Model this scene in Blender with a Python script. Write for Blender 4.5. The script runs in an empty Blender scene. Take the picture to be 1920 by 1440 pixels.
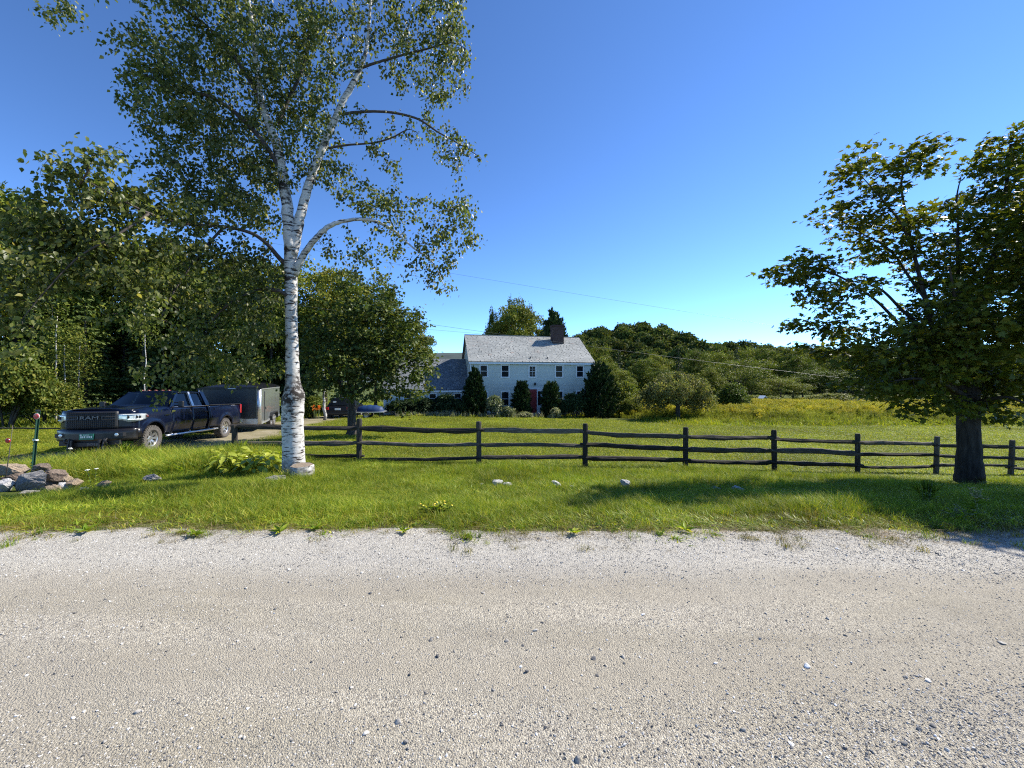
import bpy, math, random
import numpy as np
from mathutils import Vector, Matrix

random.seed(7)
RNG = np.random.default_rng(7)
SC = bpy.context.scene
COL = SC.collection
rad = math.radians

# ------------------------------------------------------------------ camera
F = 723.0            # focal length in photograph pixels (1920 wide)
EYE = 1.65
HZ = 710.0           # horizon row in the photograph
cam_d = bpy.data.cameras.new('camera')
cam_d.sensor_width = 36.0
cam_d.lens = 36.0 * F / 1920.0
cam_d.shift_y = -(720.0 - HZ) / 1920.0
cam_d.clip_start = 0.05
cam_d.clip_end = 9000
cam = bpy.data.objects.new('camera', cam_d)
cam.location = (0, 0, EYE)
cam.rotation_euler = (rad(90), 0, 0)
COL.objects.link(cam)
SC.camera = cam

# ------------------------------------------------------------------ light
SUN_AZ, SUN_EL = rad(24), rad(43)      # azimuth measured from +X towards +Y
world = bpy.data.worlds.new('World')
SC.world = world
world.use_nodes = True
wn = world.node_tree
wn.nodes.clear()
sky = wn.nodes.new('ShaderNodeTexSky')
sky.sky_type = 'NISHITA'
sky.sun_disc = False
sky.sun_elevation = SUN_EL
sky.sun_rotation = rad(90) - SUN_AZ
sky.altitude = 300
sky.air_density = 0.58
sky.dust_density = 0.0
sky.ozone_density = 4.0
bg = wn.nodes.new('ShaderNodeBackground')
bg.inputs['Strength'].default_value = 0.119
wo = wn.nodes.new('ShaderNodeOutputWorld')
gam = wn.nodes.new('ShaderNodeGamma')           # deep late-summer blue, the same all round the sky
gam.inputs['Gamma'].default_value = 1.16
tint = wn.nodes.new('ShaderNodeMix'); tint.data_type = 'RGBA'; tint.blend_type = 'MULTIPLY'
tint.inputs[0].default_value = 1.0
tint.inputs[7].default_value = (0.80, 0.935, 1.0, 1)
wn.links.new(sky.outputs[0], gam.inputs[0])
wn.links.new(gam.outputs[0], tint.inputs[6])
wn.links.new(tint.outputs[2], bg.inputs[0])
wn.links.new(bg.outputs[0], wo.inputs[0])
sun_d = bpy.data.lights.new('sun', 'SUN')
sun_d.energy = 4.6
sun_d.angle = rad(0.53)
sun_d.color = (1.0, 0.945, 0.85)
sun = bpy.data.objects.new('sun', sun_d)
SUN_DIR = Vector((math.cos(SUN_AZ) * math.cos(SUN_EL), math.sin(SUN_AZ) * math.cos(SUN_EL), math.sin(SUN_EL)))
sun.rotation_euler = SUN_DIR.to_track_quat('Z', 'Y').to_euler()
sun.location = (30, 10, 40)
COL.objects.link(sun)
SC.view_settings.view_transform = 'Standard'
SC.view_settings.look = 'None'
SC.view_settings.exposure = 1.1
SC.view_settings.gamma = 1.0
SC.view_settings.use_curve_mapping = False
SC.render.engine = 'CYCLES'
cy = SC.cycles
cy.use_denoising = False
cy.filter_width = 1.15
cy.max_bounces = 6
cy.diffuse_bounces = 3
cy.glossy_bounces = 3
cy.transmission_bounces = 4
cy.transparent_max_bounces = 8
cy.volume_bounces = 0
cy.caustics_reflective = False
cy.caustics_refractive = False
cy.sample_clamp_indirect = 4.0

# ------------------------------------------------------------------ helpers
def P(px, py, d):
    """photograph pixel at depth d (m along the view) -> point in the place"""
    return np.array([(px - 960.0) / F * d, d, EYE + (HZ - py) / F * d])

def vnoise(x, y, seed=0):
    x = np.asarray(x, float); y = np.asarray(y, float)
    xi = np.floor(x).astype(np.int64); yi = np.floor(y).astype(np.int64)
    fx = x - xi; fy = y - yi
    fx = fx * fx * (3 - 2 * fx); fy = fy * fy * (3 - 2 * fy)
    def h(a, b):
        n = (a * 374761393 + b * 668265263 + seed * 1442695041) & 0x7fffffff
        n = ((n ^ (n >> 13)) * 1274126177) & 0x7fffffff
        n = n ^ (n >> 16)
        return (n & 0xffff) / 65535.0
    a = h(xi, yi); b = h(xi + 1, yi); c = h(xi, yi + 1); d = h(xi + 1, yi + 1)
    return (a * (1 - fx) + b * fx) * (1 - fy) + (c * (1 - fx) + d * fx) * fy

def fbm(x, y, seed=0, o=3):
    s = 0; a = 0.5
    for i in range(o):
        s = s + a * vnoise(x * 2 ** i, y * 2 ** i, seed + i); a *= 0.5
    return s

def sstep(a, b, x):
    t = np.clip((np.asarray(x, float) - a) / (b - a), 0, 1)
    return t * t * (3 - 2 * t)

PROF_D = [-400, -8, 0, 4.1, 5, 6.5, 8, 10.2, 13, 20, 35, 60, 80, 130, 400, 4000]
PROF_Z = [-1.5, -0.3, 0, -0.01, -0.11, -0.30, -0.47, -0.66, -0.84, -1.18, -1.74, -2.45, -2.9, -3.6, -5.0, -30]

DRIVE = [(-17.5, 1.0), (-15.0, 6.0), (-12.9, 10.5), (-12.2, 14.0), (-12.4, 18.0), (-13.4, 24.0), (-14.3, 29.0), (-14.6, 36.0)]
def drive_dist(x, y):
    x = np.asarray(x, float); y = np.asarray(y, float)
    best = np.full(np.broadcast(x, y).shape, 1e9)
    for (ax, ay), (bx, by) in zip(DRIVE[:-1], DRIVE[1:]):
        dx, dy = bx - ax, by - ay
        t = np.clip(((x - ax) * dx + (y - ay) * dy) / (dx * dx + dy * dy), 0, 1)
        best = np.minimum(best, np.hypot(x - ax - t * dx, y - ay - t * dy))
    return best

def gz(x, y):
    x = np.asarray(x, float); y = np.asarray(y, float)
    z = np.interp(y, PROF_D, PROF_Z)
    g = sstep(4.5, 10.0, y) * (1 - 0.75 * sstep(14, 45, y))
    z = z - 0.035 * np.clip(x, -7.5, 18) * g
    z = z - 0.16 * sstep(-6.5, -10.5, x) * sstep(7, 12, y) * (1 - sstep(15, 22, y))
    z = z - 0.20 * sstep(-6.3, -8.3, x) * sstep(5.2, 6.8, y) * (1 - sstep(9.0, 12.0, y))
    bump = 0.10 * (fbm(x * 0.45, y * 0.45, 3) - 0.45) * sstep(5, 9, y)
    bump = bump * (1 - 0.8 * np.exp(-(drive_dist(x, y) / 2.4) ** 4))
    return z + bump

def gzf(x, y):
    return float(gz(x, y))

def tag(o, label=None, cat=None, group=None, kind=None):
    if label: o['label'] = label
    if cat: o['category'] = cat
    if group: o['group'] = group
    if kind: o['kind'] = kind
    return o

def thing(name, label, cat, loc=(0, 0, 0), rotz=0.0, group=None):
    o = bpy.data.objects.new(name, None)
    o.empty_display_size = 0.2
    COL.objects.link(o)
    o.location = loc
    o.rotation_euler = (0, 0, rotz)
    return tag(o, label, cat, group)

def link(name, me, parent=None, loc=None, rot=None, scale=None, mat=None):
    o = bpy.data.objects.new(name, me)
    COL.objects.link(o)
    if parent is not None: o.parent = parent
    if loc is not None: o.location = loc
    if rot is not None: o.rotation_euler = rot
    if scale is not None: o.scale = scale if hasattr(scale, '__len__') else (scale,) * 3
    if mat is not None and len(me.materials) == 0: me.materials.append(mat)
    return o

def mesh_np(name, V, F_, mat=None, smooth=False, mats=None, mi=None):
    """V (n,3), F_ (m,k) arrays -> mesh"""
    V = np.ascontiguousarray(V, dtype=np.float32); F_ = np.ascontiguousarray(F_, dtype=np.int32)
    me = bpy.data.meshes.new(name)
    m, k = F_.shape
    me.vertices.add(len(V)); me.vertices.foreach_set('co', V.ravel())
    me.loops.add(m * k); me.loops.foreach_set('vertex_index', F_.ravel())
    me.polygons.add(m)
    me.polygons.foreach_set('loop_start', np.arange(0, m * k, k, dtype=np.int32))
    me.polygons.foreach_set('loop_total', np.full(m, k, dtype=np.int32))
    if smooth: me.polygons.foreach_set('use_smooth', np.ones(m, dtype=bool))
    for mm in (mats or ([mat] if mat else [])): me.materials.append(mm)
    if mi is not None: me.polygons.foreach_set('material_index', np.asarray(mi, dtype=np.int32))
    me.update(calc_edges=True)
    return me

class MB:
    """collects shapes and links them as ONE mesh object"""
    def __init__(s): s.v = []; s.f = []; s.m = []
    def add(s, vs, fs, mi=0):
        o = len(s.v); s.v += [tuple(map(float, p)) for p in vs]
        for f in fs: s.f.append(tuple(i + o for i in f)); s.m.append(mi)
        return s
    def box(s, c, d, M=None, mi=0):
        x, y, z = (q / 2 for q in d)
        vs = [Vector((sx * x, sy * y, sz * z)) for sx in (-1, 1) for sy in (-1, 1) for sz in (-1, 1)]
        if M is not None: vs = [M @ q for q in vs]
        vs = [q + Vector(c) for q in vs]
        return s.add(vs, [(0, 1, 3, 2), (4, 6, 7, 5), (0, 4, 5, 1), (2, 3, 7, 6), (0, 2, 6, 4), (1, 5, 7, 3)], mi)
    def tube(s, pts, rr, n=8, caps=True, mi=0, ell=None):
        pts = [Vector(p) for p in pts]
        if not hasattr(rr, '__len__'): rr = [rr] * len(pts)
        rings = []; up = None
        for i, p in enumerate(pts):
            t = (pts[min(i + 1, len(pts) - 1)] - pts[max(i - 1, 0)]).normalized()
            if up is None: up = Vector((0, 0, 1)) if abs(t.z) < 0.9 else Vector((1, 0, 0))
            a = t.cross(up)
            if a.length < 1e-4: a = t.orthogonal()
            a.normalize(); b = a.cross(t).normalized(); up = b
            rings.append([p + a * math.cos(2 * math.pi * k / n) * rr[i] * (ell[0] if ell else 1) + b * math.sin(2 * math.pi * k / n) * rr[i] * (ell[1] if ell else 1) for k in range(n)])
        vs = [q for r in rings for q in r]; fs = []
        for i in range(len(pts) - 1):
            for k in range(n):
                k2 = (k + 1) % n
                fs.append((i * n + k, i * n + k2, (i + 1) * n + k2, (i + 1) * n + k))
        if caps:
            fs.append(tuple(range(n - 1, -1, -1))); fs.append(tuple((len(pts) - 1) * n + k for k in range(n)))
        return s.add(vs, fs, mi)
    def lathe(s, prof, axis='z', c=(0, 0, 0), n=24, mi=0, a0=0.0, close=True):
        vs = []; fs = []
        for (r, h) in prof:
            for k in range(n):
                a = 2 * math.pi * k / n + a0
                q = (r * math.cos(a), r * math.sin(a), h)
                if axis == 'x': q = (q[2], q[0], q[1])
                elif axis == 'y': q = (q[0], q[2], q[1])
                vs.append((q[0] + c[0], q[1] + c[1], q[2] + c[2]))
        for i in range(len(prof) - 1):
            for k in range(n):
                k2 = (k + 1) % n
                fs.append((i * n + k, i * n + k2, (i + 1) * n + k2, (i + 1) * n + k))
        if close:
            if prof[0][0] > 1e-5: fs.append(tuple(range(n - 1, -1, -1)))
            if prof[-1][0] > 1e-5: fs.append(tuple((len(prof) - 1) * n + k for k in range(n)))
        return s.add(vs, fs, mi)
    def prism(s, poly, axis, lo, hi, mi=0):
        """poly of (a,b); axis the extrusion axis; x:(y,z) y:(x,z) z:(x,y)"""
        def q(a, b, t):
            return {'x': (t, a, b), 'y': (a, t, b), 'z': (a, b, t)}[axis]
        n = len(poly)
        vs = [q(a, b, lo) for a, b in poly] + [q(a, b, hi) for a, b in poly]
        fs = [tuple(range(n - 1, -1, -1)), tuple(range(n, 2 * n))]
        for k in range(n):
            k2 = (k + 1) % n
            fs.append((k, k2, n + k2, n + k))
        return s.add(vs, fs, mi)
    def grid(s, rows, mi=0):
        """rows: list of equal-length lists of points"""
        n = len(rows[0]); vs = [p for r in rows for p in r]; fs = []
        for i in range(len(rows) - 1):
            for k in range(n - 1):
                fs.append((i * n + k, i * n + k + 1, (i + 1) * n + k + 1, (i + 1) * n + k))
        return s.add(vs, fs, mi)
    def mesh(s, name, mats, smooth=False):
        me = bpy.data.meshes.new(name)
        me.from_pydata(s.v, [], s.f)
        for m in (mats if isinstance(mats, (list, tuple)) else [mats]): me.materials.append(m)
        me.polygons.foreach_set('material_index', s.m)
        if smooth: me.polygons.foreach_set('use_smooth', [True] * len(s.f))
        me.update()
        return me
    def build(s, name, mats, parent=None, smooth=False, bevel=0.0, solid=0.0, loc=None, rot=None, seg=2, fix=True):
        me = s.mesh(name, mats, smooth)
        if fix:
            import bmesh
            bm = bmesh.new(); bm.from_mesh(me)
            bmesh.ops.recalc_face_normals(bm, faces=bm.faces[:])
            bm.to_mesh(me); bm.free()
        o = link(name, me, parent, loc, rot)
        if solid:
            md = o.modifiers.new('solidify', 'SOLIDIFY'); md.thickness = solid; md.offset = -1
        if bevel:
            md = o.modifiers.new('bevel', 'BEVEL'); md.width = bevel; md.segments = seg; md.limit_method = 'ANGLE'; md.angle_limit = rad(35)
        return o

def copy_tree(o, parent=None):
    c = o.copy(); COL.objects.link(c)
    if parent is not None: c.parent = parent
    for ch in list(o.children): copy_tree(ch, c)
    return c

# ------------------------------------------------------------------ materials
def newmat(name):
    m = bpy.data.materials.new(name); m.use_nodes = True
    nt = m.node_tree
    return m, nt, nt.nodes['Principled BSDF'], nt.nodes['Material Output']

def nd(nt, typ, ins=None, **kw):
    n = nt.nodes.new(typ)
    for k, v in kw.items(): setattr(n, k, v)
    for k, v in (ins or {}).items():
        if isinstance(v, bpy.types.NodeSocket): nt.links.new(v, n.inputs[k])
        else: n.inputs[k].default_value = v
    return n

def ramp(nt, fac, stops, interp='LINEAR'):
    r = nt.nodes.new('ShaderNodeValToRGB'); r.color_ramp.interpolation = interp
    el = r.color_ramp.elements
    while len(el) < len(stops): el.new(0.5)
    for e, (p, c) in zip(el, stops):
        e.position = p; e.color = (*c, 1) if len(c) == 3 else c
    if fac is not None: nt.links.new(fac, r.inputs[0])
    return r.outputs[0]

def mixc(nt, fac, a, b, mode='MIX'):
    n = nt.nodes.new('ShaderNodeMix'); n.data_type = 'RGBA'; n.blend_type = mode
    for sock, v in ((n.inputs[0], fac), (n.inputs[6], a), (n.inputs[7], b)):
        if isinstance(v, bpy.types.NodeSocket): nt.links.new(v, sock)
        elif hasattr(v, '__len__'): sock.default_value = (*v[:3], 1)
        else: sock.default_value = v
    return n.outputs[2]

def noise(nt, scale, detail=3, vec=None, rough=0.55, dist=0.0):
    n = nd(nt, 'ShaderNodeTexNoise', {'Scale': scale, 'Detail': detail, 'Roughness': rough, 'Distortion': dist})
    if vec is not None: nt.links.new(vec, n.inputs['Vector'])
    return n.outputs['Fac']

def coords(nt, kind='Object', scale=None):
    tc = nt.nodes.new('ShaderNodeTexCoord').outputs[kind]
    if scale is None: return tc
    return nd(nt, 'ShaderNodeMapping', {'Vector': tc, 'Scale': scale}).outputs[0]

def bump(nt, h, strength, dist, bsdf):
    b = nd(nt, 'ShaderNodeBump', {'Height': h, 'Strength': strength, 'Distance': dist})
    nt.links.new(b.outputs[0], bsdf.inputs['Normal'])

def simple(name, col, rough=0.6, metal=0.0, spec=0.5, vary=0.12, nscale=6.0, coat=0.0, bumpd=0.0, bscale=60.0):
    m, nt, b, out = newmat(name)
    v = coords(nt)
    f = noise(nt, nscale, 4, v)
    lo = tuple(c * (1 - vary) for c in col); hi = tuple(min(1, c * (1 + vary)) for c in col)
    nt.links.new(ramp(nt, f, [(0.3, lo), (0.7, hi)]), b.inputs['Base Color'])
    b.inputs['Roughness'].default_value = rough
    b.inputs['Metallic'].default_value = metal
    b.inputs['Specular IOR Level'].default_value = spec
    if coat:
        b.inputs['Coat Weight'].default_value = coat; b.inputs['Coat Roughness'].default_value = 0.04
    if bumpd: bump(nt, noise(nt, bscale, 4, v), 0.6, bumpd, b)
    return m

def leafmat(name, stops, trans=0.35, tcol=(0.22, 0.30, 0.03), rough=0.45, spec=0.35, nscale=0.5, nvar=0.35):
    """leaf: random colour per leaf, patches of colour over the crown, light through the blade"""
    m, nt, b, out = newmat(name)
    geo = nt.nodes.new('ShaderNodeNewGeometry')
    c = ramp(nt, geo.outputs['Random Per Island'], stops)
    oi = nt.nodes.new('ShaderNodeObjectInfo')
    n = noise(nt, nscale, 3, geo.outputs['Position'])
    k = ramp(nt, n, [(0.3, (1 - nvar,) * 3), (0.7, (1 + nvar,) * 3)])
    c = mixc(nt, 1.0, c, k, 'MULTIPLY')
    rv = ramp(nt, oi.outputs['Random'], [(0.0, (0.66, 0.74, 0.72)), (0.5, (0.98, 0.98, 1.0)), (1.0, (1.34, 1.22, 1.2))])
    c = mixc(nt, 1.0, c, rv, 'MULTIPLY')
    nt.links.new(c, b.inputs['Base Color'])
    b.inputs['Roughness'].default_value = rough
    b.inputs['Specular IOR Level'].default_value = spec
    t = nd(nt, 'ShaderNodeBsdfTranslucent')
    tc = mixc(nt, 1.0, c, tuple(q * 10 for q in tcol), 'MULTIPLY')
    nt.links.new(tc, t.inputs['Color'])
    mx = nd(nt, 'ShaderNodeMixShader', {0: trans})
    nt.links.new(b.outputs[0], mx.inputs[1]); nt.links.new(t.outputs[0], mx.inputs[2])
    nt.links.new(mx.outputs[0], out.inputs['Surface'])
    return m

M = {}
# grass, leaves
M['grass'] = leafmat('grass_blades', [(0, (0.0842, 0.1596, 0.0139)), (0.45, (0.1589, 0.2348, 0.0178)), (0.8, (0.2619, 0.3100, 0.0218)), (1, (0.4489, 0.3943, 0.0743))], 0.32, (0.15, 0.15, 0.06), 0.5, 0.2, 0.7, 0.30)
M['lawn'] = leafmat('lawn_blades', [(0, (0.1192, 0.1813, 0.0178)), (0.5, (0.2108, 0.2555, 0.0218)), (0.9, (0.3024, 0.3050, 0.0297)), (1, (0.4581, 0.3626, 0.0891))], 0.36, (0.15, 0.15, 0.06), 0.5, 0.2, 0.25, 0.30)
M['yellowgrass'] = leafmat('yellowing_grass', [(0, (0.10, 0.115, 0.016)), (0.5, (0.17, 0.165, 0.022)), (0.85, (0.25, 0.21, 0.035)), (1, (0.34, 0.27, 0.10))], 0.34, (0.15, 0.145, 0.06), 0.5, 0.2, 0.8, 0.3)
M['birchleaf'] = leafmat('birch_leaves', [(0, (0.0475, 0.0696, 0.0152)), (0.4, (0.1063, 0.1260, 0.0285)), (0.8, (0.1875, 0.1920, 0.0570)), (0.96, (0.2750, 0.2580, 0.0950)), (1, (0.4500, 0.3600, 0.0950))], 0.48, (0.14, 0.145, 0.07), 0.42, 0.35, 0.6, 0.25)
M['mapleleaf'] = leafmat('maple_leaves', [(0, (0.0552, 0.0822, 0.0121)), (0.6, (0.1004, 0.1234, 0.0157)), (0.93, (0.1758, 0.1747, 0.0206)), (1, (0.190, 0.185, 0.033))], 0.36, (0.15, 0.14, 0.05), 0.5, 0.25, 0.6, 0.3)
M['treeleaf'] = leafmat('forest_leaves', [(0, (0.0624, 0.0899, 0.0150)), (0.6, (0.1200, 0.1464, 0.0213)), (1, (0.2040, 0.2051, 0.0300))], 0.2, (0.14, 0.15, 0.06), 0.6, 0.12, 0.3, 0.35)
M['lightleaf'] = leafmat('light_green_leaves', [(0, (0.0770, 0.1103, 0.0184)), (0.6, (0.1453, 0.1691, 0.0276)), (1, (0.2565, 0.2278, 0.0403))], 0.24, (0.14, 0.15, 0.06), 0.6, 0.14, 0.4, 0.3)
M['youngmaple'] = leafmat('young_maple_leaves', [(0, (0.042, 0.066, 0.016)), (0.6, (0.082, 0.108, 0.024)), (0.95, (0.13, 0.14, 0.03)), (1, (0.22, 0.19, 0.04))], 0.26, (0.14, 0.15, 0.06), 0.55, 0.2, 0.9, 0.35)
M['appleleaf'] = leafmat('apple_leaves', [(0, (0.0990, 0.1188, 0.0364)), (0.6, (0.1733, 0.1797, 0.0560)), (1, (0.2805, 0.2360, 0.0868))], 0.28, (0.14, 0.15, 0.07), 0.65, 0.15, 0.5, 0.25)
M['needle'] = leafmat('dark_needles', [(0, (0.0144, 0.0312, 0.0110)), (0.6, (0.0288, 0.0504, 0.0165)), (1, (0.0540, 0.0780, 0.0264))], 0.1, (0.12, 0.14, 0.06), 0.6, 0.12, 0.6, 0.3)
M['spruceneedle'] = leafmat('green_needles', [(0, (0.0450, 0.0725, 0.0216)), (0.6, (0.0780, 0.1131, 0.0288)), (1, (0.1275, 0.1522, 0.0384))], 0.15, (0.12, 0.14, 0.06), 0.65, 0.12, 0.6, 0.3)
M['oakleaf'] = leafmat('hill_leaves', [(0, (0.0454, 0.0670, 0.0176)), (0.6, (0.0786, 0.1054, 0.0252)), (1, (0.1436, 0.1404, 0.0328))], 0.2, (0.14, 0.14, 0.06), 0.7, 0.08, 0.045, 0.38)
M['thatch'] = leafmat('dry_thatch', [(0, (0.10, 0.075, 0.040)), (0.6, (0.21, 0.165, 0.085)), (1, (0.36, 0.30, 0.17))], 0.2, (0.12, 0.11, 0.08), 0.7, 0.2, 1.5, 0.3)
M['hosta'] = leafmat('hosta_leaves', [(0, (0.1265, 0.1984, 0.0200)), (0.5, (0.2783, 0.3306, 0.0350)), (1, (0.4807, 0.4761, 0.0700))], 0.3, (0.13, 0.14, 0.06), 0.35, 0.5, 1.0, 0.15)
M['paleplant'] = leafmat('pale_plants', [(0, (0.10, 0.13, 0.05)), (0.6, (0.18, 0.20, 0.09)), (1, (0.36, 0.34, 0.22))], 0.25, (0.13, 0.14, 0.08), 0.5, 0.3, 1.0, 0.2)
M['goldgreen'] = leafmat('goldenrod_leaves', [(0, (0.1320, 0.1645, 0.0257)), (1, (0.2950, 0.2915, 0.0446))], 0.3, (0.14, 0.15, 0.06), 0.7, 0.1, 0.12, 0.35)
M['goldflower'] = leafmat('goldenrod_flowers', [(0, (0.2964, 0.2838, 0.0220)), (1, (0.4788, 0.4488, 0.0385))], 0.25, (0.13, 0.12, 0.05), 0.7, 0.2, 0.15, 0.35)
M['whiteflower'] = simple('white_flower', (0.75, 0.75, 0.68), 0.7)
M['orangeflower'] = simple('orange_flower', (0.75, 0.22, 0.02), 0.6)
M['yellowflower'] = simple('yellow_flower', (0.75, 0.55, 0.03), 0.6)
M['stem'] = simple('green_stem', (0.10, 0.13, 0.04), 0.6)
M['drystem'] = simple('dry_stalk', (0.22, 0.18, 0.09), 0.7)

def birchbark():
    m, nt, b, out = newmat('birch_bark')
    v = coords(nt, 'Object', (5, 5, 26))
    n1 = noise(nt, 1.0, 5, v, 0.6)
    lent = ramp(nt, n1, [(0.40, (1, 1, 1)), (0.46, (0, 0, 0))])
    v2 = coords(nt, 'Object', (1.6, 1.6, 2.4))
    n2 = noise(nt, 1.6, 5, v2, 0.65)
    patch = ramp(nt, n2, [(0.565, (0, 0, 0)), (0.63, (1, 1, 1))])
    v3 = coords(nt, 'Object', (9, 9, 9))
    base = ramp(nt, noise(nt, 1.0, 4, v3), [(0.25, (0.33, 0.30, 0.26)), (0.5, (0.50, 0.475, 0.435)), (0.8, (0.60, 0.58, 0.55))])
    # dark scarred band a little over the root swell and black bark at the very foot
    z = nd(nt, 'ShaderNodeSeparateXYZ', {0: coords(nt)}).outputs[2]
    zn = nd(nt, 'ShaderNodeMath', {0: z, 1: noise(nt, 3.5, 4, coords(nt))}, operation='ADD').outputs[0]
    scar = ramp(nt, nd(nt, 'ShaderNodeMapRange', {0: zn, 1: 0.0, 2: 4.0}).outputs[0],
                [(0.0, (0.9,) * 3), (0.15, (0.8,) * 3), (0.21, (0, 0, 0)), (0.50, (0, 0, 0)), (0.53, (1.0,) * 3), (0.60, (1.0,) * 3), (0.65, (0, 0, 0))])
    sc2 = mixc(nt, 1.0, scar, ramp(nt, noise(nt, 11, 4, coords(nt)), [(0.40, (0.25,) * 3), (0.52, (1, 1, 1))]), 'MULTIPLY')
    dk = mixc(nt, 1.0, lent, patch, 'LIGHTEN')
    dk = mixc(nt, 1.0, dk, sc2, 'LIGHTEN')
    col = mixc(nt, dk, base, (0.035, 0.027, 0.022))
    nt.links.new(col, b.inputs['Base Color'])
    b.inputs['Roughness'].default_value = 0.7
    b.inputs['Specular IOR Level'].default_value = 0.25
    bump(nt, mixc(nt, 0.5, n1, n2), 0.7, 0.02, b)
    return m
M['birchbark'] = birchbark()

def bark(name, a, c):
    m, nt, b, out = newmat(name)
    v = coords(nt, 'Object', (9, 9, 1.6))
    n = noise(nt, 1.5, 6, v, 0.65, 0.6)
    nt.links.new(ramp(nt, n, [(0.35, a), (0.65, c)]), b.inputs['Base Color'])
    b.inputs['Roughness'].default_value = 0.85
    b.inputs['Specular IOR Level'].default_value = 0.2
    bump(nt, n, 0.9, 0.03, b)
    return m
M['bark'] = bark('grey_bark', (0.030, 0.025, 0.020), (0.10, 0.085, 0.07))
M['maplebark'] = bark('dark_maple_bark', (0.018, 0.015, 0.012), (0.062, 0.052, 0.043))
M['twig'] = simple('dark_twig', (0.055, 0.042, 0.034), 0.8)
M['cutwood'] = simple('cut_wood', (0.20, 0.155, 0.11), 0.8, nscale=25, vary=0.3, bumpd=0.004)
def fencewood():
    m, nt, b, out = newmat('weathered_fence_wood')
    g = nt.nodes.new('ShaderNodeObjectInfo').outputs['Random']
    tc = coords(nt, 'Object')
    n = noise(nt, 2.0, 6, nd(nt, 'ShaderNodeMapping', {'Vector': tc, 'Scale': (2.2, 30, 30)}).outputs[0], 0.7)
    c = ramp(nt, n, [(0.3, (0.016, 0.014, 0.011)), (0.54, (0.050, 0.043, 0.035)), (0.78, (0.16, 0.148, 0.128))])
    k = ramp(nt, g, [(0, (0.6,) * 3), (0.8, (1.15,) * 3), (1, (2.4,) * 3)])
    c = mixc(nt, 1.0, c, k, 'MULTIPLY')
    nt.links.new(c, b.inputs['Base Color'])
    b.inputs['Roughness'].default_value = 0.85
    b.inputs['Specular IOR Level'].default_value = 0.2
    bump(nt, n, 0.8, 0.012, b)
    return m
M['fence'] = fencewood()
def rockmat(name, a, c, d):
    m, nt, b, out = newmat(name)
    v = coords(nt, 'Object')
    n = noise(nt, 6, 8, v, 0.7, 0.4); n2 = noise(nt, 28, 5, v, 0.7)
    col = ramp(nt, n, [(0.3, a), (0.5, c), (0.72, d)])
    col = mixc(nt, ramp(nt, n2, [(0.38, (0.75,) * 3), (0.56, (0,) * 3)]), col, tuple(q * 0.35 for q in a))
    nt.links.new(col, b.inputs['Base Color'])
    b.inputs['Roughness'].default_value = 0.85
    b.inputs['Specular IOR Level'].default_value = 0.25
    bump(nt, mixc(nt, 0.5, n, n2), 0.9, 0.03, b)
    return m
M['rock_grey'] = rockmat('grey_rock', (0.13, 0.125, 0.12), (0.30, 0.285, 0.27), (0.48, 0.46, 0.44))
M['rock_tan'] = rockmat('tan_rock', (0.17, 0.13, 0.10), (0.40, 0.31, 0.22), (0.52, 0.42, 0.30))
M['rock_brown'] = rockmat('brown_rock', (0.08, 0.062, 0.05), (0.22, 0.17, 0.135), (0.36, 0.28, 0.22))
M['rock_white'] = rockmat('white_rock', (0.35, 0.34, 0.34), (0.58, 0.57, 0.56), (0.70, 0.70, 0.70))
# vehicles
def paint(name, col, rough=0.22, coat=0.8):
    m, nt, b, out = newmat(name)
    v = coords(nt)
    z = nd(nt, 'ShaderNodeSeparateXYZ', {0: v}).outputs[2]
    dirt = mixc(nt, 1.0, ramp(nt, nd(nt, 'ShaderNodeMapRange', {0: z, 1: 0.2, 2: 1.3}).outputs[0], [(0, (0.30,) * 3), (0.40, (0.025,) * 3), (1, (0.0,) * 3)]),
                ramp(nt, noise(nt, 4, 5, v, 0.6), [(0.3, (0.3,) * 3), (0.7, (1.2,) * 3)]), 'MULTIPLY')
    nt.links.new(mixc(nt, dirt, col, (0.20, 0.17, 0.13)), b.inputs['Base Color'])
    b.inputs['Metallic'].default_value = 0.0
    b.inputs['Specular IOR Level'].default_value = 0.35
    r = nd(nt, 'ShaderNodeMath', {0: nd(nt, 'ShaderNodeRGBToBW', {0: dirt}).outputs[0], 1: rough}, operation='ADD').outputs[0]
    nt.links.new(r, b.inputs['Roughness'])
    b.inputs['Coat Weight'].default_value = coat; b.inputs['Coat Roughness'].default_value = 0.06
    return m
M['navy'] = paint('navy_paint', (0.0016, 0.0040, 0.015), 0.16, 0.0)
M['blackpaint'] = paint('black_paint', (0.006, 0.006, 0.008), 0.3, 0.1)
M['bluepaint'] = paint('blue_cover', (0.003, 0.028, 0.10), 0.6, 0.0)
M['blackplastic'] = simple('black_plastic', (0.014, 0.014, 0.015), 0.5, bumpd=0.001, bscale=150)
M['rubber'] = simple('dusty_rubber', (0.085, 0.075, 0.065), 0.85, vary=0.25, nscale=14, bumpd=0.003)
M['chrome'] = simple('chrome', (0.55, 0.55, 0.56), 0.16, 1.0, vary=0.05)
M['alloy'] = simple('polished_alloy', (0.55, 0.53, 0.50), 0.30, 0.85, vary=0.08)
M['darkmetal'] = simple('dark_metal', (0.05, 0.05, 0.052), 0.45, 0.7)
M['aluminium'] = simple('brushed_aluminium', (0.62, 0.63, 0.64), 0.35, 0.8, vary=0.06, nscale=20)
M['lens'] = simple('headlight_lens', (0.50, 0.54, 0.56), 0.08, 0.3, vary=0.15, nscale=10, coat=1.0)
M['letter'] = simple('dull_letter_metal', (0.11, 0.11, 0.115), 0.35, 0.6)
M['amber'] = simple('amber_lens', (0.13, 0.035, 0.012), 0.2, coat=0.6)
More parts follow.
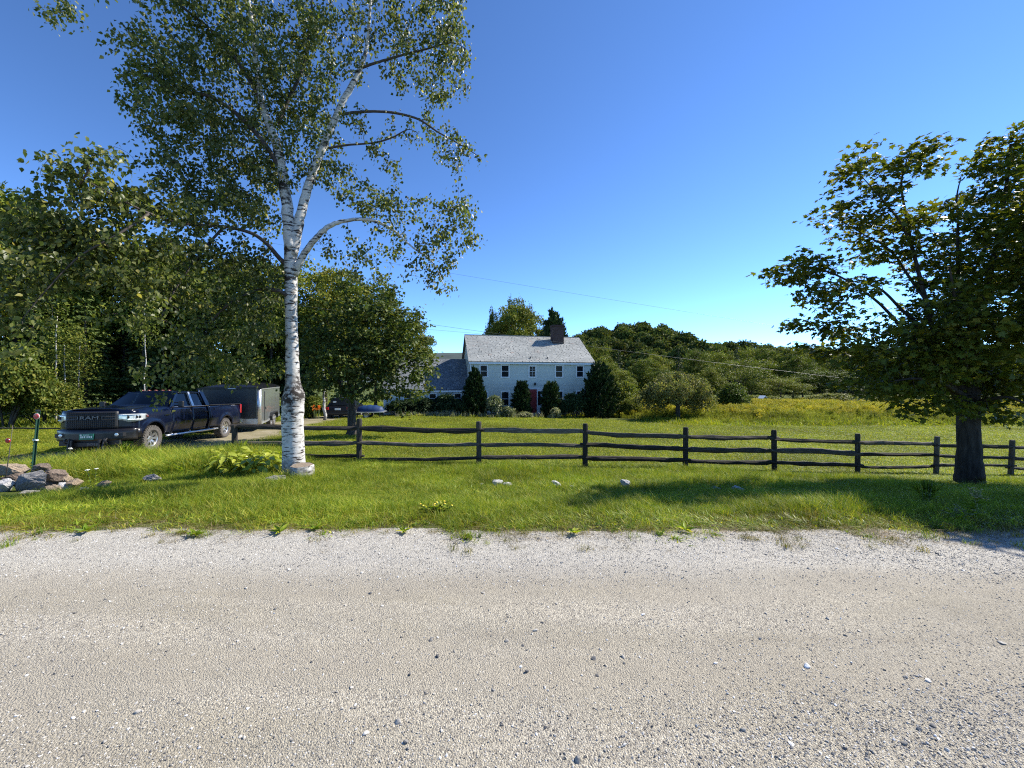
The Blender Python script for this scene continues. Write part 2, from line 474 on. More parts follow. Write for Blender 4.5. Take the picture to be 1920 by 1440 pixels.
M['redlens'] = simple('red_lens', (0.45, 0.012, 0.012), 0.2, coat=0.6)
M['plate_green'] = simple('green_plate', (0.015, 0.15, 0.095), 0.5)
M['plate_white'] = simple('plate_white', (0.7, 0.72, 0.7), 0.5)
M['interior'] = simple('dark_interior', (0.02, 0.02, 0.022), 0.8)
M['trailer_grey'] = simple('grey_trailer_panel', (0.030, 0.033, 0.038), 0.35, 0.2, vary=0.08, nscale=3, coat=0.2)
M['trailer_white'] = simple('pale_trailer_side', (0.15, 0.16, 0.155), 0.18, 0.2, vary=0.05, coat=0.4)
def glassmat():
    m, nt, b, out = newmat('tinted_glass')
    tr = nd(nt, 'ShaderNodeBsdfTransparent', {'Color': (0.16, 0.18, 0.18, 1)})
    gl = nd(nt, 'ShaderNodeBsdfGlossy', {'Color': (0.9, 0.95, 1, 1), 'Roughness': 0.03})
    n = noise(nt, 3, 3, coords(nt))
    lw = nt.nodes.new('ShaderNodeLayerWeight')
    fr = ramp(nt, lw.outputs['Facing'], [(0.0, (.04,) * 3), (0.55, (.07,) * 3), (0.85, (.30,) * 3), (1.0, (.9,) * 3)])
    mx = nd(nt, 'ShaderNodeMixShader', {0: fr})
    nt.links.new(tr.outputs[0], mx.inputs[1]); nt.links.new(gl.outputs[0], mx.inputs[2])
    nt.links.new(mx.outputs[0], out.inputs['Surface'])
    return m
M['glass'] = glassmat()
# house
M['siding'] = simple('pale_clapboard_paint', (0.55, 0.575, 0.515), 0.6, vary=0.04, nscale=0.8)
M['trim'] = simple('white_trim_paint', (0.78, 0.79, 0.78), 0.55, vary=0.04)
M['windowglass'] = simple('dark_window_glass', (0.012, 0.015, 0.018), 0.12, 0.0, 0.12, vary=0.4, nscale=1.5)
M['reddoor'] = simple('red_door_paint', (0.28, 0.028, 0.030), 0.45, vary=0.1)
M['curtain'] = simple('pale_curtain', (0.30, 0.30, 0.28), 0.9)
def slatemat(name, a, b_, c):
    m, nt, bs, out = newmat(name)
    geo = nt.nodes.new('ShaderNodeNewGeometry')
    col = ramp(nt, geo.outputs['Random Per Island'], [(0, a), (0.8, b_), (0.985, c), (1, (0.30, 0.24, 0.21))])
    big = ramp(nt, noise(nt, 0.55, 5, coords(nt), 0.65), [(0.62, (0, 0, 0)), (0.75, (0.5, 0.5, 0.5))])
    col = mixc(nt, big, col, (0.36, 0.28, 0.235))
    nt.links.new(col, bs.inputs['Base Color'])
    bs.inputs['Roughness'].default_value = 0.8
    bs.inputs['Specular IOR Level'].default_value = 0.25
    return m
M['slate'] = slatemat('roof_slate', (0.262, 0.268, 0.252), (0.308, 0.314, 0.295), (0.355, 0.358, 0.335))
M['slateblue'] = slatemat('wing_roof_shingle', (0.12, 0.135, 0.15), (0.17, 0.185, 0.20), (0.23, 0.24, 0.25))
M['brick'] = simple('brick_red', (0.052, 0.024, 0.020), 0.85, vary=0.3, nscale=5, bumpd=0.003)
M['mortar'] = simple('mortar', (0.20, 0.18, 0.16), 0.9)
M['concrete'] = simple('grey_stone_step', (0.30, 0.30, 0.29), 0.85, bumpd=0.003)
# signs, wires
M['greenpost'] = simple('green_steel_post', (0.020, 0.070, 0.045), 0.5, 0.3)
M['reflector'] = simple('red_reflector', (0.62, 0.022, 0.020), 0.25, vary=0.1, coat=0.6)
M['reflrim'] = simple('pale_rim', (0.75, 0.55, 0.50), 0.4)
M['deck'] = simple('dark_roof_deck', (0.10, 0.10, 0.10), 0.9)
M['wire'] = simple('grey_wire', (0.14, 0.14, 0.13), 0.5, 0.3)
M['rodsteel'] = simple('rusty_rod', (0.10, 0.085, 0.07), 0.7, 0.4)
# ------------------------------------------------------------------ ground, road, drive
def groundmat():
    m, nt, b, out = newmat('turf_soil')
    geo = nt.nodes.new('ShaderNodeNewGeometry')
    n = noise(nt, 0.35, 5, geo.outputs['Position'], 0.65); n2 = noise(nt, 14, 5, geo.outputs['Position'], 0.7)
    c = ramp(nt, n, [(0.3, (0.06, 0.085, 0.018)), (0.55, (0.10, 0.125, 0.022)), (0.8, (0.145, 0.15, 0.035))])  # turf tones darkened overall to stand in for shade between grass blades
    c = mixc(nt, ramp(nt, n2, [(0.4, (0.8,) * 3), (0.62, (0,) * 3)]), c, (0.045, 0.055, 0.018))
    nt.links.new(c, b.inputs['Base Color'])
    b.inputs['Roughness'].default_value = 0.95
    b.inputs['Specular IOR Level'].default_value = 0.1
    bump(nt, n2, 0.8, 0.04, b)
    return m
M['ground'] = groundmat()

def roadmat():
    m, nt, b, out = newmat('pale_gravel')
    geo = nt.nodes.new('ShaderNodeNewGeometry')
    pos = geo.outputs['Position']
    st = nd(nt, 'ShaderNodeMapping', {'Vector': pos, 'Scale': (0.16, 1.5, 1)}).outputs[0]
    band = noise(nt, 1.1, 4, st, 0.6, 0.7)
    big = noise(nt, 0.8, 5, pos, 0.6)
    c = ramp(nt, band, [(0.34, (0.268, 0.238, 0.184)), (0.47, (0.334, 0.302, 0.236)), (0.60, (0.395, 0.362, 0.295))])
    c = mixc(nt, ramp(nt, big, [(0.35, (0,) * 3), (0.7, (0.5,) * 3)]), c, (0.36, 0.335, 0.29))
    sy = nd(nt, 'ShaderNodeSeparateXYZ', {0: pos}).outputs[1]
    edge = ramp(nt, nd(nt, 'ShaderNodeMapRange', {0: sy, 1: 3.0, 2: 4.2}).outputs[0], [(0, (0,) * 3), (0.45, (0.75,) * 3), (1, (0.75,) * 3)])
    c = mixc(nt, edge, c, (0.455, 0.435, 0.39))
    # wheel tracks: fines pressed smooth
    wob = nd(nt, 'ShaderNodeMath', {0: noise(nt, 0.38, 3, pos), 1: 1.0}, operation='MULTIPLY').outputs[0]
    yw = nd(nt, 'ShaderNodeMath', {0: sy, 1: wob}, operation='ADD').outputs[0]
    trk_ = ramp(nt, nd(nt, 'ShaderNodeMapRange', {0: yw, 1: 1.42, 2: 4.42}).outputs[0], [(0.0, (0,) * 3), (0.34, (0,) * 3), (0.40, (.85,) * 3), (0.46, (.85,) * 3), (0.52, (0,) * 3), (0.64, (0,) * 3), (0.68, (.7,) * 3), (0.74, (.7,) * 3), (0.80, (0,) * 3)])
    trk_ = mixc(nt, 1.0, trk_, ramp(nt, noise(nt, 1.3, 4, pos), [(0.3, (.35,) * 3), (0.6, (1,) * 3)]), 'MULTIPLY')
    c = mixc(nt, trk_, c, (0.318, 0.286, 0.228))
    # single grains
    vo = nd(nt, 'ShaderNodeTexVoronoi', {'Vector': pos, 'Scale': 125.0, 'Randomness': 1.0})
    vo2 = nd(nt, 'ShaderNodeTexVoronoi', {'Vector': pos, 'Scale': 290.0, 'Randomness': 1.0})
    hsv = nd(nt, 'ShaderNodeRGBToBW', {0: vo.outputs['Color']}).outputs[0]
    g = ramp(nt, hsv, [(0.18, (0.50, 0.49, 0.50)), (0.45, (0.95, 0.94, 0.92)), (0.80, (1.12, 1.11, 1.08)), (0.95, (1.45, 1.45, 1.45))])
    packed = mixc(nt, trk_, ramp(nt, band, [(0.42, (0.45,) * 3), (0.58, (1.0,) * 3)]), (.22,) * 3)
    c = mixc(nt, packed, c, mixc(nt, 1.0, c, g, 'MULTIPLY'))
    h2 = nd(nt, 'ShaderNodeRGBToBW', {0: vo2.outputs['Color']}).outputs[0]
    c = mixc(nt, 0.6, c, mixc(nt, 1.0, c, ramp(nt, h2, [(0.2, (0.6,) * 3), (0.8, (1.35,) * 3)]), 'MULTIPLY'))
    nt.links.new(c, b.inputs['Base Color'])
    b.inputs['Roughness'].default_value = 0.92
    b.inputs['Specular IOR Level'].default_value = 0.15
    fine = noise(nt, 90, 4, pos, 0.75)
    inv = nd(nt, 'ShaderNodeMath', {0: 1.0, 1: vo.outputs['Distance']}, operation='SUBTRACT').outputs[0]
    h = nd(nt, 'ShaderNodeMath', {0: inv, 1: fine}, operation='ADD').outputs[0]
    bump(nt, h, 0.75, 0.010, b)
    return m
M['road'] = roadmat()

def drivemat():
    m, nt, b, out = newmat('dirt_drive')
    geo = nt.nodes.new('ShaderNodeNewGeometry')
    n = noise(nt, 0.9, 5, geo.outputs['Position'], 0.65); n2 = noise(nt, 40, 4, geo.outputs['Position'], 0.7)
    c = ramp(nt, n, [(0.35, (0.15, 0.135, 0.055)), (0.55, (0.25, 0.21, 0.13)), (0.75, (0.32, 0.28, 0.20))])
    c = mixc(nt, ramp(nt, n2, [(0.4, (0.5,) * 3), (0.6, (0,) * 3)]), c, (0.12, 0.11, 0.05))
    nt.links.new(c, b.inputs['Base Color'])
    b.inputs['Roughness'].default_value = 0.95
    bump(nt, n2, 0.7, 0.02, b)
    return m
M['drive'] = drivemat()

def axis_vals(*segs):
    out = []
    for a, b, st in segs: out += list(np.arange(a, b, st))
    return np.array(out + [segs[-1][1]])

def sheet(name, xs, ys, zfun, mat):
    X, Y = np.meshgrid(xs, ys)
    V = np.stack([X, Y, zfun(X, Y)], -1).reshape(-1, 3)
    nx, ny = len(xs), len(ys)
    i = np.arange(ny - 1)[:, None] * nx + np.arange(nx - 1)[None, :]
    Fq = np.stack([i, i + 1, i + nx + 1, i + nx], -1).reshape(-1, 4)
    o = link(name, mesh_np(name, V, Fq, mat, smooth=True))
    o['kind'] = 'structure'
    return o

gx = axis_vals((-4000, -400, 600), (-400, -60, 34), (-60, -20, 2), (-20, 20, 0.4), (20, 60, 2), (60, 400, 34), (400, 4000, 600))
gy = axis_vals((-400, -20, 38), (-20, 4, 2), (4, 14, 0.25), (14, 40, 0.6), (40, 130, 3), (130, 400, 20), (400, 4400, 500))
def zground(x, y):
    z = gz(x, y)
    return z - 0.05 * (1 - sstep(3.6, 4.3, y)) - 0.06 * (1 - sstep(1.5, 2.2, drive_dist(x, y)))
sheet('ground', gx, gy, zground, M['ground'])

def zroad(x, y):
    z = np.interp(y, PROF_D, PROF_Z)
    n = 0.022 * (fbm(x * 0.5, y * 2.2, 21, 3) - 0.45) + 0.012 * (fbm(x * 4, y * 6, 25, 3) - 0.45) + 0.007 * (fbm(x * 17, y * 19, 28, 2) - 0.4)
    near = (np.abs(x) < 14)
    edge = 4.28 + 0.28 * (fbm(x * 0.9, x * 0 + 3, 31, 3) - 0.45)
    drop = 0.10 * sstep(0.0, 0.5, y - edge)
    return z + n * near - drop
rx = axis_vals((-300, -14, 11), (-14, -8, 0.2), (-8, 8, 0.05), (8, 14, 0.2), (14, 300, 11))
ry = axis_vals((-3.6, 1.0, 0.4), (1.0, 3.0, 0.04), (3.0, 4.9, 0.06))
sheet('gravel_road', rx, ry, zroad, M['road'])

# driveway strip following its line
dv = []; 
dl = []
for (ax, ay), (bx, by) in zip(DRIVE[:-1], DRIVE[1:]):
    n = max(2, int(math.hypot(bx - ax, by - ay) / 0.5))
    dl += [(ax + (bx - ax) * k / n, ay + (by - ay) * k / n) for k in range(n)]
dl.append(DRIVE[-1])
rows = []
for i, (x, y) in enumerate(dl):
    a = dl[max(0, i - 3)]; b = dl[min(len(dl) - 1, i + 3)]
    tx, ty = b[0] - a[0], b[1] - a[1]; L = math.hypot(tx, ty); nx_, ny_ = ty / L, -tx / L
    r = []
    for k in range(-8, 9):
        w = k / 8 * (2.15 + 0.25 * (float(vnoise(y * 0.8, k, 5)) - 0.5))
        qx, qy = x + nx_ * w, y + ny_ * w
        z = float(zground(qx, qy)) + 0.085 - 0.075 * abs(k / 8) ** 6
        z -= 0.03 * math.exp(-((abs(w) - 0.85) / 0.3) ** 2)
        r.append((qx, qy, z))
    rows.append(r)
mb = MB(); mb.grid(rows)
o = mb.build('driveway', M['drive'], smooth=True); o['kind'] = 'structure'

# wooded hill and far hill (ground forms)
HX = [-60, -20, 20, 40, 71, 88, 105, 135, 165, 250, 420, 700]
HH = [2, 4, 10, 21, 28.5, 26, 17.5, 14.5, 12.5, 11, 10, 6]
def zhill(x, y):
    p = np.interp(x, HX, HH) + 2.0
    sh = np.where(y < 240, np.exp(-((y - 240) / 62.0) ** 2), np.exp(-((y - 240) / 160.0) ** 2))
    return -5.5 + p * 1.02 * sh + 1.5 * (fbm(x * 0.03, y * 0.03, 41) - 0.4)
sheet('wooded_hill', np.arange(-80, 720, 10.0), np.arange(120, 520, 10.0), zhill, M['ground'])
def zfar(x, y):
    e = 222 * np.exp(-((y - 2700) / 600.0) ** 2) * (1 - 0.9 * sstep(-150, 350, x)) * (0.82 + 0.22 * fbm(x * 0.0016, y * 0.0010, 51, 4))
    return -30 + e + 10 * fbm(x * 0.012, y * 0.012, 53, 3)
M['farhill'] = simple('far_forest_hazed', (0.030, 0.046, 0.040), 0.95, vary=0.4, nscale=0.012)  # bluish base colour carries the haze of distance, no air volume
sheet('distant_hill', np.arange(-3600, 900, 50.0), np.arange(1500, 3800, 60.0), zfar, M['farhill'])
# ------------------------------------------------------------------ house
HA = rad(12)
HX0, HY0, HZ0 = -3.73, 35.0, -1.76
house = thing('farmhouse', 'long two storey white clapboard farmhouse with pale slate roof and low side wing', 'house', (HX0, HY0, HZ0), HA)
HL, HD, EV, RG = 11.75, 8.0, 5.05, 7.72      # length, depth, eave and ridge height
def clap(mb, fn_range, z0, z1, place, step=0.125):
    """lapped boards: fn_range(z) -> (a0, a1); place(a, z, out) -> point"""
    z = z0
    while z < z1 - 1e-3:
        zt = min(z + step, z1)
        a0, a1 = fn_range(z); b0, b1 = fn_range(zt)
        if a1 - a0 > 0.02:
            mb.add([place(a0, z, 0.0), place(a1, z, 0.0), place(a1, z, 0.020), place(a0, z, 0.020), place(b1, zt, 0.008), place(b0, zt, 0.008)],
                   [(0, 1, 2, 3), (3, 2, 4, 5)])
        z = zt
# structural core (slightly inside the boards)
mb = MB()
mb.prism([(0.02, -0.3), (HD - 0.02, -0.3), (HD - 0.02, EV), (HD / 2, RG - 0.1), (0.02, EV)], 'x', 0.02, HL - 0.02)
mb.build('wall', M['siding'], house)
mb = MB()
clap(mb, lambda z: (0, HL), 0.25, EV, lambda a, z, o: (a, -o, z))
o = mb.build('clapboard', M['siding'], house, fix=False); o['kind'] = 'stuff'
mb = MB()
def gab(z):
    if z <= EV: return (0, HD)
    t = (z - EV) / (RG - EV) * HD / 2
    return (t, HD - t)
clap(mb, gab, 0.25, RG - 0.15, lambda a, z, o: (-o, a, z))
clap(mb, gab, 0.25, RG - 0.15, lambda a, z, o: (HL + o, a, z))
o = mb.build('gable_clapboard', M['siding'], house); o['kind'] = 'stuff'
for x in (-0.03, HL + 0.03):
    for y in (-0.02, HD + 0.02):
        mb = MB(); mb.box((x, y, EV / 2), (0.10, 0.10, EV - 0.02)); mb.build('corner_board', M['trim'], house)
# roof planes: deck, slates, fascia, rake boards
sl = math.hypot(HD / 2, RG - EV); pa = math.atan2(RG - EV, HD / 2)
ov = 0.28
def roof_pt(u, s, side, h):
    """u along the ridge, s distance from the eave edge up the slope, h height off the deck"""
    v = s * math.cos(pa) - ov * math.cos(pa); z = EV + (s - ov) * math.sin(pa)
    v -= h * math.sin(pa); z += h * math.cos(pa)
    return (u, v if side == 0 else HD - v, z)
roof = MB()
for side in (0, 1):
    vs = [roof_pt(u, s, side, h) for u in (-0.22, HL + 0.22) for s in (0, sl + ov) for h in (0.0, 0.09)]
    roof.add(vs, [(0, 1, 3, 2), (4, 6, 7, 5), (0, 4, 5, 1), (2, 3, 7, 6), (0, 2, 6, 4), (1, 5, 7, 3)])
roof_o = roof.build('roof', M['deck'], house)
def slates(parent, name, mat, u0, u1, smax, ptf, exp=0.20, w=0.30, sides=(0, 1)):
    rng = random.Random(3); mb = MB()
    for side in sides:
        r = 0; s = -0.03
        while s < smax - 0.02:
            st = min(s + exp * 1.06, smax)
            u = u0 - rng.random() * w
            while u < u1:
                ua, ub = max(u0, u + 0.006), min(u1, u + w - 0.006)
                if ub - ua > 0.03:
                    j = rng.uniform(-0.010, 0.012); t = 0.10 + rng.uniform(0.014, 0.026)
                    p = [ptf(ua, s + j, side, 0.092), ptf(ub, s + j, side, 0.092), ptf(ub, s + j, side, t), ptf(ua, s + j, side, t), ptf(ub, st, side, 0.099), ptf(ua, st, side, 0.099)]
                    mb.add(p, [(0, 1, 2, 3), (3, 2, 4, 5)])
                u += w * rng.uniform(0.85, 1.15)
            s += exp; r += 1
    o = mb.build(name, mat, parent, fix=True); o['kind'] = 'stuff'
    return o
slates(roof_o, 'slate', M['slate'], -0.24, HL + 0.24, sl + ov + 0.06, roof_pt)
mb = MB()
mb.box((HL / 2, HD / 2, RG + 0.13), (HL + 0.48, 0.16, 0.05))
mb.build('ridge_cap', M['slate'], roof_o)
for (u, s) in ((5.65, 0.62), (7.3, 0.60)):
    x, y, z = roof_pt(u, s, 0, 0.1)
    mb = MB(); mb.tube([(x, y, z - 0.05), (x, y, z + 0.18)], 0.05, 8); mb.build('vent_pipe', M['darkmetal'], roof_o)
mb = MB()
mb.box((HL / 2, -0.25, EV - 0.22), (HL + 0.40, 0.03, 0.16)); mb.box((HL / 2, -0.12, EV - 0.27), (HL + 0.38, 0.24, 0.03))
mb.build('fascia', M['trim'], house)
# chimney
cu, cv = 9.25, 3.1
ch = thing('chimney_part', None, None); ch.name = 'chimney'
ch.parent = house
mb = MB()
rowz = 5.9; k = 0
rngc = random.Random(5)
mb.box((cu, cv, 7.35), (1.16, 0.80, 2.95), mi=1)
mb.build('mortar_core', [M['brick'], M['mortar']], ch)
mb = MB()
while rowz < 8.75:
    for side in range(4):
        L = 1.18 if side % 2 == 0 else 0.82
        nb = 5 if side % 2 == 0 else 4
        bl = L / nb; off = (k % 2) * bl / 2
        for q in range(-1, nb + 1):
            a, b2 = max(0, q * bl + off + 0.006), min(L, (q + 1) * bl + off - 0.006)
            if b2 - a < 0.03: continue
            c = (a + b2) / 2 - L / 2; pr = rngc.uniform(0.012, 0.020)
            if side == 0: mb.box((cu + c, cv - 0.40 - pr / 2 + 0.006, rowz + 0.04), (b2 - a, pr, 0.068))
            if side == 2: mb.box((cu + c, cv + 0.40 + pr / 2 - 0.006, rowz + 0.04), (b2 - a, pr, 0.068))
            if side == 1: mb.box((cu + 0.58 + pr / 2 - 0.006, cv + c, rowz + 0.04), (pr, b2 - a, 0.068))
            if side == 3: mb.box((cu - 0.58 - pr / 2 + 0.006, cv + c, rowz + 0.04), (pr, b2 - a, 0.068))
    rowz += 0.08; k += 1
o = mb.build('brickwork', M['brick'], ch); o['kind'] = 'stuff'
mb = MB(); mb.box((cu, cv, 8.80), (1.30, 0.94, 0.09)); mb.box((cu, cv, 8.89), (1.22, 0.86, 0.08)); mb.box((cu, cv, 8.935), (0.9, 0.4, 0.05))
mb.build('chimney_cap', M['brick'], ch)

def window(par, u, zc, w, h, face='front', y0=0.0, curtain=0.0, muntin=False):
    def pl(a, z, o):   # a along wall, o outward
        return (a, y0 - o, z) if face == 'front' else (-o, a, z)
    def board(mb, a0, a1, z0, z1, o0, o1):
        vs = [pl(a, z, o) for a in (a0, a1) for z in (z0, z1) for o in (o0, o1)]
        mb.add(vs, [(0, 1, 3, 2), (4, 6, 7, 5), (0, 4, 5, 1), (2, 3, 7, 6), (0, 2, 6, 4), (1, 5, 7, 3)])
    c = 0.075
    a0, a1, z0, z1 = u - w / 2, u + w / 2, zc - h / 2, zc + h / 2
    mb = MB()
    board(mb, a0 - c, a0, z0, z1, 0.0, 0.065); board(mb, a1, a1 + c, z0, z1, 0.0, 0.065)
    board(mb, a0 - c, a1 + c, z1, z1 + c * 1.15, 0.0, 0.070)
    board(mb, a0 - c - 0.02, a1 + c + 0.02, z0 - 0.06, z0, 0.0, 0.085)
    win = mb.build('window', M['trim'], par)
    mb = MB(); s = 0.035
    for (b0, b1, o0) in ((z0, zc + 0.018, 0.042), (zc - 0.018, z1, 0.052)):
        board(mb, a0, a0 + s, b0, b1, o0 - 0.012, o0); board(mb, a1 - s, a1, b0, b1, o0 - 0.012, o0)
        board(mb, a0 + s, a1 - s, b0, b0 + s, o0 - 0.012, o0); board(mb, a0 + s, a1 - s, b1 - s, b1, o0 - 0.012, o0)
    if muntin:
        board(mb, u - 0.008, u + 0.008, z0 + s, z1 - s, 0.030, 0.037)
        for q in (0.27, 0.73): board(mb, a0 + s, a1 - s, z0 + h * q - 0.008, z0 + h * q + 0.008, 0.0302, 0.0372)
    mb.build('sash', M['trim'], win)
    mb = MB()
    board(mb, a0 + 0.01, a1 - 0.01, z0 + 0.01, z1 - 0.01, 0.027, 0.031)
    mb.build('pane', M['windowglass'], win)
    return win
zup = (2.9 + 1.72) / 2 - HZ0
for u, w, h, mu in ((1.17, 0.66, 1.06, 0), (3.16, 0.70, 1.10, 0), (5.76, 0.62, 1.02, 1), (8.39, 0.70, 1.10, 0), (10.5, 0.68, 1.08, 0)):
    window(house, u, zup + (0.03 if h > 1.04 else 0), w, h, muntin=bool(mu))
for u, w in ((1.17, 0.66), (3.16, 0.70), (8.39, 0.70), (10.5, 0.68)):
    window(house, u, 1.55, w, 1.30)
window(house, 2.1, 4.15, 0.6, 1.0, 'left'); window(house, 4.0, 6.25, 0.5, 0.7, 'left')
# entrance: red door, sidelights, casing, step, lamp
mb = MB()
DU = 5.72
for (a0, a1, z0, z1, oo) in ((DU - 0.98, DU - 0.86, 0.2, 2.42, 0.06), (DU + 0.86, DU + 0.98, 0.2, 2.42, 0.06), (DU - 0.98, DU + 0.98, 2.42, 2.56, 0.07),
                             (DU - 0.56, DU - 0.47, 0.2, 2.42, 0.058), (DU + 0.47, DU + 0.56, 0.2, 2.42, 0.058)):
    mb.box(((a0 + a1) / 2, -oo / 2, (z0 + z1) / 2), (a1 - a0, oo, z1 - z0))
for sx in (-1, 1):
    mb.box((DU + sx * 0.71, -0.025, 0.55), (0.30, 0.05, 0.7)); mb.box((DU + sx * 0.71, -0.025, 2.33), (0.30, 0.05, 0.18))
mb.build('door_casing', M['trim'], house)
mb = MB(); mb.box((DU, -0.020, 1.31), (0.94, 0.04, 2.20))
for zz, hh in ((0.72, 0.6), (1.55, 0.75), (2.15, 0.25)):
    for sx in (-1, 1): mb.box((DU + sx * 0.22, -0.044, zz), (0.32, 0.012, hh))
door = mb.build('door', M['reddoor'], house, bevel=0.006)
mb = MB(); mb.tube([(DU - 0.38, -0.04, 1.15), (DU - 0.38, -0.10, 1.15)], [0.02, 0.032], 10); mb.build('handle', M['darkmetal'], door)
for sx in (-1, 1):
    mb = MB(); mb.box((DU + sx * 0.71, -0.022, 1.57), (0.24, 0.02, 1.32)); mb.build('sidelight', M['windowglass'], house)
mb = MB(); mb.box((DU, -0.55, 0.10), (2.2, 1.0, 0.2)); mb.box((DU, -1.2, 0.02), (2.4, 0.5, 0.16)); mb.build('doorstep', M['concrete'], house, bevel=0.015)
mb = MB(); mb.box((DU + 0.28, -0.06, 2.98), (0.10, 0.08, 0.12)); mb.lathe([(0.05, 2.78), (0.09, 2.84), (0.09, 2.98), (0.02, 3.06)], 'z', (DU + 0.28, -0.14, 0), 8)
mb.build('wall_lamp', M['blackplastic'], house)
mb = MB(); mb.box((HL / 2, -0.01, 0.0), (HL, 0.02, 0.5)); mb.build('foundation', M['concrete'], house)
# side wing
WL, WV0, WE, WR, WV1 = 7.6, 0.7, 2.46, 5.35, 5.5
wing = thing('wing', None, None); wing.parent = house
mb = MB()
mb.prism([(WV0 + 0.02, -0.3), (2 * WV1 - WV0, -0.3), (2 * WV1 - WV0, WE), (WV1, WR - 0.1), (WV0 + 0.02, WE)], 'x', -WL + 0.02, -0.03)
mb.build('wing_wall', M['siding'], wing)
mb = MB()
clap(mb, lambda z: (-WL, -0.03), 0.2, WE, lambda a, z, o: (a, WV0 - o, z))
o = mb.build('wing_clapboard', M['siding'], wing); o['kind'] = 'stuff'
wsl = math.hypot(WV1 - WV0, WR - WE); wpa = math.atan2(WR - WE, WV1 - WV0)
def wroof(u, s, side, h):
    v = WV0 + (s - 0.25) * math.cos(wpa); z = WE + (s - 0.25) * math.sin(wpa)
    v -= h * math.sin(wpa); z += h * math.cos(wpa)
    return (u, v if side == 0 else 2 * WV1 - v, z)
mb = MB()
for side in (0, 1):
    vs = [wroof(u, s, side, h) for u in (-WL - 0.2, -0.025) for s in (0, wsl + 0.25) for h in (0.0, 0.09)]
    mb.add(vs, [(0, 1, 3, 2), (4, 6, 7, 5), (0, 4, 5, 1), (2, 3, 7, 6), (0, 2, 6, 4), (1, 5, 7, 3)])
wr = mb.build('wing_roof', M['deck'], wing)
o = slates(wing, 'wing_shingle', M['slateblue'], -WL - 0.22, -0.03, wsl + 0.29, wroof)
mb = MB(); mb.box((-WL / 2, WV0 - 0.24, WE - 0.20), (WL + 0.1, 0.03, 0.16)); mb.build('wing_fascia', M['trim'], wing)
for u in (-1.15, -3.4, -5.6): window(house, u, 1.62, 0.62, 0.85, y0=WV0)
mb = MB(); mb.box((-WL + 0.0, WV0, WE / 2), (0.10, 0.09, WE - 0.02)); mb.build('wing_corner_board', M['trim'], wing)
# ------------------------------------------------------------------ vegetation builders
T_DIAMOND = (np.array([[0, 0, 0], [0.5, 0.42, 0.10], [0, 1, 0], [-0.5, 0.42, 0.10]], float), np.array([[0, 1, 2], [0, 2, 3]]))
T_BIRCH = (np.array([[0, 0, 0], [0.42, 0.22, 0.08], [0.46, 0.42, 0.08], [0, 1, -0.05], [-0.46, 0.42, 0.08], [-0.42, 0.22, 0.08]], float),
           np.array([[0, 1, 2], [0, 2, 3], [0, 3, 4], [0, 4, 5]]))
T_MAPLE = (np.array([[0, 0, 0], [0.5, 0.12, 0.05], [0.34, 0.36, 0], [0.58, 0.66, -0.05], [0.2, 0.64, 0.03], [0, 1.05, -0.06],
                     [-0.2, 0.64, 0.03], [-0.58, 0.66, -0.05], [-0.34, 0.36, 0], [-0.5, 0.12, 0.05]], float),
           np.array([[0, 1, 2], [2, 3, 4], [0, 2, 4], [0, 4, 6], [4, 5, 6], [0, 6, 8], [6, 7, 8], [0, 8, 9]]))
T_CARD = (np.array([[0, 0, 0], [0.5, 0.35, 0.12], [0.12, 1, -0.04], [-0.45, 0.6, 0.1]], float), np.array([[0, 1, 2], [0, 2, 3]]))
T_NEEDLE = (np.array([[0, 0, 0], [0.5, 0.5, 0.0], [0, 1, -0.1], [-0.5, 0.5, 0.0]], float), np.array([[0, 1, 2], [0, 2, 3]]))

def unit(a):
    return a / np.maximum(np.linalg.norm(a, axis=-1, keepdims=True), 1e-9)

def leaf_arrays(pos, axis, nrm, ln, wd, tmpl):
    axis = unit(axis); nrm = unit(nrm - (nrm * axis).sum(-1, keepdims=True) * axis)
    side = np.cross(axis, nrm)
    tv, tf = tmpl
    V = (pos[:, None, :] + side[:, None, :] * (tv[None, :, 0:1] * wd[:, None, None]) +
         axis[:, None, :] * (tv[None, :, 1:2] * ln[:, None, None]) + nrm[:, None, :] * (tv[None, :, 2:3] * ln[:, None, None]))
    n, k = len(pos), len(tv)
    Fq = (tf[None] + (np.arange(n) * k)[:, None, None]).reshape(-1, 3)
    return V.reshape(-1, 3), Fq

def tubes_np(paths, radii, n=3):
    """many equal-length paths (m,s,3), radii (m,s) -> V,F"""
    m, s, _ = paths.shape
    t = np.gradient(paths, axis=1); t = unit(t)
    ref = np.where(np.abs(t[..., 2:3]) < 0.9, np.array([0, 0, 1.0]), np.array([1.0, 0, 0]))
    a = unit(np.cross(t, ref)); b = np.cross(a, t)
    ang = 2 * np.pi * np.arange(n) / n
    V = paths[:, :, None, :] + radii[:, :, None, None] * (a[:, :, None, :] * np.cos(ang)[None, None, :, None] + b[:, :, None, :] * np.sin(ang)[None, None, :, None])
    base = (np.arange(m) * s * n)[:, None, None] + (np.arange(s - 1) * n)[None, :, None]
    k = np.arange(n)[None, None, :]; k2 = (k + 1) % n
    Fq = np.stack([base + k, base + k2, base + n + k2, base + n + k], -1).reshape(-1, 4)
    return V.reshape(-1, 3), Fq

